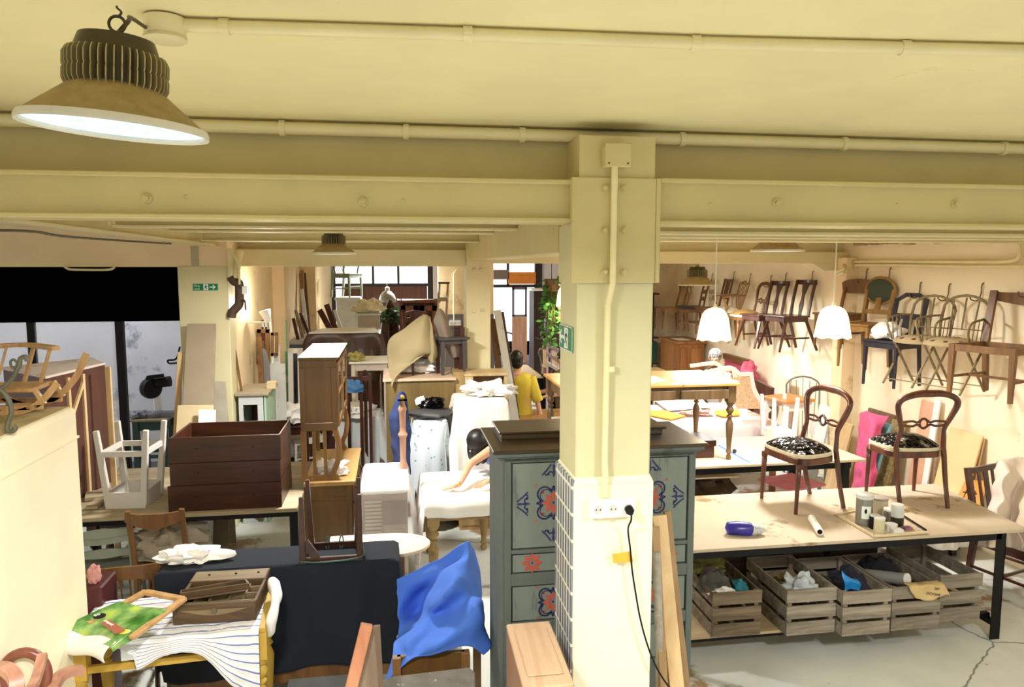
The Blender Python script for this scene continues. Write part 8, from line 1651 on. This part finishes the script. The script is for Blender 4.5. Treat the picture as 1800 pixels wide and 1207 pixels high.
wl_floor('white_board', 'white strip board beside the salmon pink board', 'board', 1640, 1650, 700, .02, m_white, XR-.05, XR-.2)
wl_floor('teal_panel', 'teal blue panel leaning under the pink cloth', 'panel', 1545, 1567, 742, .03, pm('teal_panel', '#6fa0a6', rough=.6), XR-.22, XR-.5)
wl_floor('brown_frame', 'brown wooden frame side leaning behind the teal panel', 'frame', 1526, 1574, 722, .03, W_brown, XR-.05, XR-.3)
wl_floor('gilt_frame', 'carved gilt frame leaning behind the right balloon-back chair', 'frame', 1572, 1592, 738, .05, pm('gilt_carving', '#9b875a', rough=.5, var=.4, scale=30, bump=.5, bs=60, metal=.3), XR-.06, XR-.3)
p = lambda x, y, xb: ax(x, y, xb)
rows_ = [[p(1512, 726, 5.3), p(1530, 723, 5.25), p(1562, 732, 5.3)], [p(1510, 748, 5.28), p(1532, 748, 5.15), p(1552, 752, 5.28)], [p(1507, 790, 5.25), p(1526, 790, 5.1), p(1545, 790, 5.25)], [p(1498, 840, 5.2), p(1520, 840, 5.05), p(1540, 838, 5.2)], [p(1490, 885, 5.15), p(1512, 885, 5.0), p(1535, 880, 5.15)]]
sheet('pink_cloth', 'bright pink cloth draped over panels leaning at the right wall', rows_, pm('hot_pink_cloth', '#e0618e', rough=.9, var=.08, scale=4), .03, 8, 15, cat='cloth')
wl_floor('pine_sheet', 'pale wooden sheet leaning beside the wall pilaster', 'board', 1478, 1500, 742, .03, m_pine, XR-.2, XR-.4)
wl_floor('white_gate', 'white pale board leaning left of the wall pilaster', 'board', 1440, 1462, 712, .03, m_whitew, XR-.1, XR-.3)
c = ax(1640, 862, 5.2); T = table('low_box_table', 'low dark table under the white sheet near the right wall', (4.95, c.y+.1, 0), 0, .7, .8, .40, W_mah, leg='square'); cloth_box('white_sheet', 'white sheet over the low table near the right wall', 'sheet', 4.58, 5.32, c.y-.32, c.y+.52, .41, .30, m_cloth, flare=.15, rip=.02, seed=61)
a = [ax(1688, 890, 5.2), ax(1722, 905, 5.1)]; T = thing('orange_crate_lid', 'orange wooden lid with dark brush marks leaning at the right wall', 'board', (5.2, a[0].y, 0)); q_ = [ax(1700, 843, XR-.12), ax(1738, 845, XR-.12), ax(1722, 895, 5.15), ax(1680, 885, 5.15)]; m = MB(); m.prism(q_, (-.02, 0, 0)); m.build('panel', pm('orange_board', '#d98f45', rough=.6), T, world=True)
m = MB()
for f in (.3, .5, .7): m.bar(q_[0].lerp(q_[1], f)*.6+q_[3].lerp(q_[2], f)*.4+V((-.03,0,0)), q_[0].lerp(q_[1], f)*.25+q_[3].lerp(q_[2], f)*.75+V((-.03,0,0)), .02, .004, up=(1,0,0))
m.bar(q_[0].lerp(q_[3], .5).lerp(q_[1].lerp(q_[2], .5), .2)+V((-.03,0,0)), q_[0].lerp(q_[3], .5).lerp(q_[1].lerp(q_[2], .5), .8)+V((-.03,0,0)), .02, .004, up=(1,0,0)); m.build('brush_marks', m_core, T, world=True)
# sheet-draped dark chair at the right edge
chair('dark mahogany chair under a cream sheet at the right edge beyond the bench', (5.20, 5.30, 0), radians(17), 'panel', W_dark, W=.56, Dp=.52, BH=1.02, SH=.46, legs='cab', lt=.05)
hx, hy = 5.20, 5.38
rows_ = [[ay(1744, 822, hy+.20), ay(1762, 806, hy+.15), ay(1785, 802, hy+.2), ay(1812, 806, hy+.15)], [ay(1752, 838, hy+.05), ay(1768, 834, hy-.08), ay(1786, 838, hy+.02), ay(1808, 838, hy-.05)], [ay(1746, 870, hy-.02), ay(1762, 868, hy-.18), ay(1780, 872, hy-.06), ay(1796, 872, hy-.16)], [ay(1732, 905, hy-.10), ay(1752, 908, hy-.32), ay(1772, 906, hy-.18), ay(1792, 910, hy-.32)], [ay(1722, 935, hy-.16), ay(1744, 940, hy-.38), ay(1766, 938, hy-.24), ay(1794, 945, hy-.36)], [ay(1720, 958, hy-.18), ay(1744, 962, hy-.40), ay(1768, 958, hy-.26), ay(1796, 966, hy-.38)]]
rows_ = [[V((min(p_.x, 5.52), p_.y, p_.z)) for p_ in r_] for r_ in rows_]
sheet('cream_sheet', 'cream sheet draped in soft folds over the dark chair at the right edge', rows_, pm('cream_pink_sheet', '#d9cbbf', rough=.9, var=.04), .04, 6, 17, nu=50, nv=50)
# far right bay: cupboard, gramophone-red cloth, painting, spindle chair backs
yy = 12.6; a0, a1 = ay(1189, 600, yy), ay(1250, 598, yy)
T = thing('oak_cupboard', 'oak cupboard with carved doors under the far hung chairs', 'cupboard', ((a0.x+a1.x)/2, yy+.3, 0)); x0_, x1_, zt_ = a0.x, min(a1.x, 5.58), a0.z; W_oc = wood('orange_oak', '#8a5a30', '#b07a45', .4, 2, 9)
m = MB(); m.box(x0_+.04, x1_-.04, yy+.02, yy+.9, 0, zt_-.05); m.build('carcass', W_oc, T, world=True); m = MB(); m.box(x0_, x1_, yy-.02, yy+.94, zt_-.05, zt_); m.build('top', W_oc, T, world=True, bev=.01)
m = MB(); xm = lerp(x0_, x1_, .42); m.box(xm+.03, x1_-.08, yy-.005, yy+.02, .3, zt_-.12); m.build('door', W_oc, T, world=True, bev=.02); m = MB(); m.box(x0_+.08, xm-.02, yy-.005, yy+.02, .3, zt_-.12); m.build('door', W_oc, T, world=True, bev=.02)
m = MB(); m.box(lerp(x0_, x1_, .2), lerp(x0_, x1_, .6), yy+.2, yy+.6, zt_, zt_+.004); single('paper_sheet', 'white paper on the far oak cupboard', 'paper', m, m_pap)
yy = 11.9; T = thing('red_sofa', 'dark framed settee with rose red cloth behind the caned chair', 'sofa', (ay(1300, 640, yy).x, yy, 0)); a0, a1 = ay(1274, 625, yy), ay(1316, 637, yy-1.4)
m = MB(); m.bar(a0, a1, .07, .09); m.build('top_rail', W_brown, T, world=True); m = MB(); m.prism([a0+V((0,0,-.02)), a1+V((0,0,-.02)), V((a1.x, a1.y, .4)), V((a0.x, a0.y, .4))], (.05, 0, 0)); m.build('back', pm('rose_cloth', '#c2566c', rough=.9), T, world=True)
m = MB(); m.box(a1.x-.45, a1.x, a1.y, a0.y, .35, .50); m.build('seat', bpy.data.materials['rose_cloth'], T, world=True)
for x in (a1.x-.41, a1.x-.04):
    for y in (a1.y+.04, a0.y-.04): m = MB(); m.bar((x, y, 0), (x, y, .35), .05, .05); m.build('leg', W_brown, T, world=True)
crumple('rose_cloth', 'rose pink cloth bunched on the corner of the settee', 'cloth', ay(1316, 655, 10.4)+V((0,0,-.12)), .12, .12, .18, bpy.data.materials['rose_cloth'], 111)
y_ = 9.4; a0, a1 = ax(1322, 662, 5.3), ax(1358, 680, 5.3); T = thing('dark_headboard', 'dark brown board slanting along the right wall behind the painting', 'board', a1); m = MB(); m.bar(a0+V((0,0,-.12)), a1+V((0,0,-.12)), .05, .22, up=(0,0,1)); m.build('board', W_dark, T, world=True)
for a_ in (a0, a1): m = MB(); m.bar(V((a_.x, a_.y, 0)), a_+V((0,0,-.2)), .06, .06); m.build('leg', W_dark, T, world=True)
wl_floor('abstract_painting', 'grey white canvas leaning on the right wall by the stools', 'painting', 1358, 1388, 662, .03, pm('grey_canvas', '#a9a9b0', rough=.8, var=.3, scale=4, dark='#d8b98a'), XR-.1, XR-.35)
chair('bow-back white metal chair behind the orange seated stool', (ax(1418, 700, 5.25).x, ax(1418, 700, 5.25).y, .0), radians(-20), 'arch', pm('wire_grey', '#8d8a84', rough=.5), W=.5, SH=.46, BH=1.30)
chair('wheel-back pale chair before the far oak cupboard', (ay(1172, 640, 10.8).x, 10.8, 0), radians(160), 'arch', W_light, W=.46, SH=.46, BH=1.12)
chair('white painted spindle armchair right of the near pillar, far back', (ay(1150, 640, 10.0).x, 10.0, 0), radians(200), 'arch', m_white, W=.46, SH=.46, BH=1.2, arms=True)
y5 = az(1160, 655, 1.02).y; table('birch_table', 'pale birch table behind the turned-leg table', (ay(1140, 655, y5).x-.2, y5+.4, 0), 0, 1.3, .8, 1.0, W_light, pm('birch_board', '#dcb985', rough=.5), leg='square')
# dark corner of the far right bay
yy = 13.6; T = thing('dark_shelving', 'dark cluttered shelving in the far corner right of the near pillar', 'shelf', (ay(1160, 600, yy).x, yy, 0)); x0_, x1_ = yz(1120, yy), yz(1158, yy); zt_ = ay(1150, 515, yy).z
m = MB(); m.box(x0_, x1_, yy+.3, yy+.4, 0, zt_); m.build('back_panel', m_core, T, world=True)
for z in (.4, .9, 1.4, zt_): m = MB(); m.box(x0_, x1_, yy, yy+.3, z-.03, z); m.build('shelf', W_dark, T, world=True)
m = MB(); m.box(x0_+.1, x1_-.02, yy+.02, yy+.28, .9, 1.3); single('green_box', 'dark green box on the far dark shelving', 'box', m, pm('dark_green_box', '#1d4a3a', rough=.6))
# ================================================================== people
m_skin = pm('skin', '#c99a7a', rough=.55, var=.05); m_hair = pm('black_hair', '#0d0a0a', rough=.45, var=.1, scale=60, stretch=(4,4,.4)); m_greyhair = pm('grey_curls', '#8b8583', rough=.8, var=.4, scale=40, dark='#3a3634', bump=.8, bs=60)
def skinned(name, chains, mat, root, levels=2):
    """chains: list of (parent_index or None, point, radius) -> one continuous skinned surface"""
    me = bpy.data.meshes.new(name); vs, es, rs = [], [], []
    for par, p, r in chains:
        vs.append(tuple(ROOTM[root.name].inverted() @ V(p))); rs.append(r)
        if par is not None: es.append((par, len(vs)-1))
    me.from_pydata(vs, es, []); o = bpy.data.objects.new(name, me); COL.objects.link(o); o.parent = root; me.materials.append(mat)
    md = o.modifiers.new('skin', 'SKIN'); md.use_smooth_shade = True
    sv = me.skin_vertices[0].data
    for i, r in enumerate(rs): sv[i].radius = (r, r) if not isinstance(r, tuple) else r; sv[i].use_root = (i == 0)
    sb = o.modifiers.new('sub', 'SUBSURF'); sb.levels = levels; sb.render_levels = levels; return o
class Sk:
    def __init__(s): s.c = []
    def a(s, par, p, r): s.c.append((par, V(p), r)); return len(s.c)-1
    def limb(s, par, pts, rr):
        for p, r in zip(pts, rr): par = s.a(par, p, r)
        return par
    def hand(s, wrist, d, palm_n, side, curl=.25, L=.18):
        """palm and five fingers; wrist index, direction d, palm normal, side=+1/-1 for the thumb"""
        w = s.c[wrist][1]; d = V(d).normalized(); n = V(palm_n).normalized(); q = d.cross(n).normalized()*side
        pm_ = s.a(wrist, w+d*.045, (.030, .018))
        for k, (off, ln, spread) in enumerate([(-.030, .060, -.14), (-.010, .074, -.04), (.010, .080, .04), (.030, .070, .14)]):
            base = s.a(pm_, w+d*.088+q*off, (.0095, .0095)); dd = (d+q*spread).normalized(); m_ = s.a(base, w+d*.088+q*off+dd*ln*.5-n*0, .0085); s.a(m_, w+d*.088+q*off+dd*ln*(1-curl*.3)+n*ln*curl*.5, .007)
        t0 = s.a(pm_, w+d*.045+q*.040, .011); s.a(t0, w+d*.078+q*.062, .0085)
        return pm_
def head(s, neck, c, f, r=.095):
    """head grown on the neck: skull, jaw, nose facing f"""
    c = V(c); f = V(f).normalized(); up = V((0, 0, 1)) if abs(f.z) < .8 else V((0, 1, 0)); u = (up-f*up.dot(f)).normalized()
    k = s.a(neck, c-u*.03, (.070, .080)); return s.a(k, c+u*.045, (.078, .088))
def face(root, c, f, r=.09):
    c = V(c); f = V(f).normalized(); side = f.cross(V((0,0,1))).normalized(); u = side.cross(f).normalized()
    m = MB(); m.blob(c+f*.098+u*-.005, .013, .016, .022, 10); m.build('nose', m_skin, root, world=True, sm=True)
    for sg in (-1, 1): m = MB(); m.blob(c+f*.084+side*sg*.032+u*.018, .013, .010, .009, 10); m.build('eye', m_plug, root, world=True, sm=True); m = MB(); m.blob(c+f*.093+side*sg*.032+u*.018, .006, .006, .006, 8); m.build('pupil', m_black, root, world=True, sm=True); m = MB(); m.blob(c+side*sg*.083+u*.0, .012, .022, .032, 10); m.build('ear', m_skin, root, world=True, sm=True)
    m = MB(); m.blob(c+f*.088+u*-.045, .024, .010, .007, 10); m.build('mouth', pm('lips', '#a8605a', rough=.5) if 'lips' not in bpy.data.materials else bpy.data.materials['lips'], root, world=True, sm=True)
# --- woman leaning over the white table, seen from above, head down, hand pressed on the cloth
zt_ = .785
hd = ay(838, 770, 6.85); T = thing('person', 'person with long black hair in a lilac blue top leaning over the white cloth table', 'person', (hd.x+.5, 6.95, 0))
S = Sk(); pel = V((hd.x+.50, 7.02, .88)); ch = V((hd.x+.15, 6.96, 1.00)); nk = V((hd.x+.13, 6.92, hd.z-.02+.02))
p0 = S.a(None, pel, (.13, .15)); p1 = S.a(p0, (pel+ch)/2+V((0,0,.03)), (.115, .135)); p2 = S.a(p1, ch, (.10, .15)); nki = S.a(p2, nk, .05); hdc = hd+V((0, -.01, -.05)); fdir = V((-.35, -.15, -.92)); head(S, nki, hdc, fdir)
hand = az(790, 856, zt_+.03); wr = az(808, 851, zt_+.06); el = ay(826, 815, 6.62)
sh = V((hd.x+.17, 6.74, hd.z-.06)); shb = S.a(p2, sh, .055); e1 = S.limb(shb, [sh.lerp(el, .5), el, el.lerp(wr, .5), wr], [.043, .037, .032, .025]); S.hand(e1, (hand-wr), (0, 0, -1), 1, .05)
sh2 = V((hd.x+.30, 7.20, ch.z+.03)); s2 = S.a(p2, sh2, .055); w2 = az(857, 882, zt_+.03); w2 = V((w2.x, w2.y+.05, zt_+.06)); w2s = V((ay(862, 875, 6.35).x, 6.38, zt_+.07)); el2 = V((sh2.x+.18, 6.75, 1.03)); e2 = S.limb(s2, [sh2.lerp(el2, .5), el2, el2.lerp(w2s, .5), w2s], [.043, .038, .032, .026]); S.hand(e2, V((-.8, -.4, -.2)), (0, 0, -1), -1, .3)
for sy in (-.09, .09):
    hp = S.a(p0, pel+V((.03, sy, -.10)), .10); S.limb(hp, [V((pel.x+.05, pel.y+sy, .50)), V((pel.x+.08, pel.y+sy, .09)), V((pel.x-.08, pel.y+sy-.02, .04))], [.06, .042, .035])
skinned('body', S.c, m_skin, T)
m_top = pm('lilac_blue_top', '#7484c4', rough=.85, var=.05)
m = MB(); ax_ = [pel+V((.0, 0, -.03)), (pel+ch)/2+V((0,0,.03)), ch+V((-.0,0,0)), nk+V((.04,-.01,-.075))]; pts_ = smooth(ax_, 12); m.tube(pts_, [.16, .155, .15, .147, .146, .148, .152, .155, .15, .135, .115, .09], 20); m.build('top', m_top, T, world=True, sm=True)
m = MB(); m.lathe([(.17, 0), (.165, .3), (.15, 1)], (pel.x+.05, pel.y, .12), 20, p2=(pel.x, pel.y, 1.0)); m.build('skirt', m_top, T, world=True, sm=True)
m = MB(); m.blob(hdc+V((.01, -.005, .03)), .112, .122, .118, 20, amp=.05); m.blob(hdc+V((-.01, -.06, -.07)), .055, .05, .13, 16, amp=.1); m.blob(hdc+V((.05, -.04, -.06)), .06, .06, .13, 16, amp=.1); m.blob(hdc+V((-.05, .05, -.06)), .04, .05, .12, 14, amp=.1); m.build('hair', m_hair, T, world=True, sm=True)
face(T, hdc, fdir)
m = MB(); m.tube([wr+V((cos(a)*.008, cos(a)*.027, sin(a)*.027)) for a in [2*pi*k/14 for k in range(14)]], .004, 6, closed=True); m.build('bracelet', pm('gold_bracelet', '#d9b860', rough=.3, metal=.6), T, world=True, sm=True)
# --- person in yellow walking away to the right of the middle pillar
yy = 9.35; hd = ay(908, 631, yy); top = ay(908, 618, yy).z; T = thing('person', 'person with short black hair in a yellow tunic standing beyond the wardrobe, back turned', 'person', (hd.x+.02, yy, 0))
S = Sk(); X0 = ay(913, 700, yy).x; pel = V((X0, yy, top*.53)); ch = V((hd.x+.03, yy, top*.76)); nk = V((hd.x+.01, yy, top*.865))
p0 = S.a(None, pel, (.13, .11)); p1 = S.a(p0, (pel+ch)/2, (.12, .10)); p2 = S.a(p1, ch, (.15, .10)); nki = S.a(p2, nk, .05); hc = V((hd.x, yy, top-.11)); head(S, nki, hc, V((.3, 1, 0)))
for sg in (-1, 1):
    sh = ch+V((sg*.17, 0, .05)); si = S.a(p2, sh, .055); el = ch+V((sg*.22+.02, -.02, -.25)); wr = ch+V((sg*.22+.06, -.10, -.47)); e = S.limb(si, [sh.lerp(el, .5), el, el.lerp(wr, .5), wr], [.045, .038, .033, .026]); S.hand(e, (.05, -.1, -1), (-sg, 0, 0), sg, .4)
    hp = S.a(p0, pel+V((sg*.08, 0, -.08)), .09); S.limb(hp, [V((X0+sg*.09, yy, top*.27)), V((X0+sg*.10, yy+.02, .08)), V((X0+sg*.11, yy+.14, .035))], [.06, .045, .035])
skinned('body', S.c, m_skin, T)
m_yel = pm('mustard_yellow_tunic', '#c9b53a', rough=.85, var=.12, scale=8)
m = MB(); m.tube(smooth([V((X0, yy, top*.40)), V((X0, yy, top*.53)), V((X0-.01, yy, top*.65)), ch+V((0,0,.02)), nk+V((0,0,-.06))], 14), [.19, .185, .18, .172, .165, .16, .16, .165, .175, .185, .185, .165, .12, .075], 20, flat=.72); m.build('tunic', m_yel, T, world=True, sm=True)
for sg in (-1, 1):
    sh = ch+V((sg*.15, 0, .07)); el = ch+V((sg*.23+.02, -.02, -.25)); m = MB(); m.tube([sh, sh.lerp(el, .5), el], [.075, .070, .068], 14); m.build('sleeve', m_yel, T, world=True, sm=True)
m = MB(); m.tube([V((X0, yy, top*.50)), V((X0, yy, top*.42))], [.15, .17], 16, flat=.7)
for sg in (-1, 1): m.tube([V((X0+sg*.08, yy, top*.50)), V((X0+sg*.10, yy+.01, .08))], [.09, .06], 12)
m.build('trousers', pm('dark_trousers', '#2c3446', rough=.9), T, world=True, sm=True)
m = MB(); m.blob(hc+V((-.005, -.015, .03)), .092, .105, .105, 20, amp=.08); m.blob(hc+V((0, -.03, -.03)), .080, .075, .08, 16, amp=.05); m.build('hair', m_hair, T, world=True, sm=True)
face(T, hc, V((.3, 1, 0)))
# --- two more people half hidden by the near pillar, working at the far table
def stander(label, px, yy, H, shirt, trou, lean_=(-.1, 0), f=(-1, 0, 0), hair=m_hair, arm_to=None):
    X0 = ay(px, 640, yy).x; T = thing('person', label, 'person', (X0, yy, 0)); S = Sk(); top = H; L_ = V((lean_[0], lean_[1], 0))
    pel = V((X0, yy, top*.53)); ch = V((X0, yy, top*.75))+L_*.7; nk = V((X0, yy, top*.86))+L_; hc = V((X0, yy, top-.11))+L_*1.25
    p0 = S.a(None, pel, (.13, .11)); p1 = S.a(p0, (pel+ch)/2, (.12, .10)); p2 = S.a(p1, ch, (.14, .10)); nki = S.a(p2, nk, .05); head(S, nki, hc, V(f)); fx = V(f).normalized(); sd = fx.cross(V((0,0,1)))
    for sg in (-1, 1):
        sh = ch+sd*sg*.16+V((0,0,.05)); si = S.a(p2, sh, .055); el = sh+fx*.12+V((0,0,-.24)); wr = el+fx*.22+V((0,0,-.02)); e = S.limb(si, [sh.lerp(el, .5), el, el.lerp(wr, .5), wr], [.045, .038, .033, .026]); S.hand(e, fx+V((0,0,-.2)), (0, 0, -1), sg, .3)
        m = MB(); m.tube([sh, sh.lerp(el, .5), el], [.072, .062, .055], 12); m.build('sleeve', shirt, T, world=True, sm=True)
        hp = S.a(p0, pel+sd*sg*.08+V((0,0,-.08)), .09); S.limb(hp, [V((X0, yy, top*.27))+sd*sg*.09, V((X0, yy, .08))+sd*sg*.10, V((X0, yy, .035))+sd*sg*.10+fx*.12], [.06, .045, .035])
        m = MB(); m.tube([V((X0, yy, top*.52))+sd*sg*.07, V((X0, yy, top*.27))+sd*sg*.09, V((X0, yy, .06))+sd*sg*.10], [.105, .08, .07], 12); m.build('trouser_leg', trou, T, world=True, sm=True)
    skinned('body', S.c, m_skin, T)
    m = MB(); m.tube(smooth([pel+V((0,0,-.06)), (pel+ch)/2, ch, nk+V((0,0,-.05))], 12), [.145, .15, .15, .148, .15, .155, .16, .17, .175, .16, .12, .07], 18, flat=.75); m.build('shirt', shirt, T, world=True, sm=True)
    m = MB(); m.blob(hc-fx*.02+V((0,0,.03)), .098, .098, .10, 18, amp=.1); m.build('hair', hair, T, world=True, sm=True); face(T, hc, V(f)); return T
stander('person in a grey shirt and black trousers at the far table by the near pillar', 966, 12.9, 1.62, pm('grey_shirt', '#6f665f', rough=.9), pm('black_trousers', '#141318', rough=.9), (-.05, 0), (.6, -1, 0))
stander('person in blue jeans mostly hidden by the near pillar', 996, 10.0, 1.60, pm('taupe_shirt', '#7d6a58', rough=.9), pm('blue_jeans', '#34486a', rough=.9), (-.05, 0), (-1, -.2, 0))
# --- person with grey curls behind the caned chair
yy = 10.0; hc = ay(1252, 630, yy); T = stander('person with curly grey hair bent behind the white caned chair, face lowered', 1262, yy, hc.z+.13, pm('pale_shirt', '#d8d0c8', rough=.9), pm('dark_skirt', '#3a3436', rough=.9), (-.05, -.03), (-.6, -1, -.3), hair=m_greyhair)
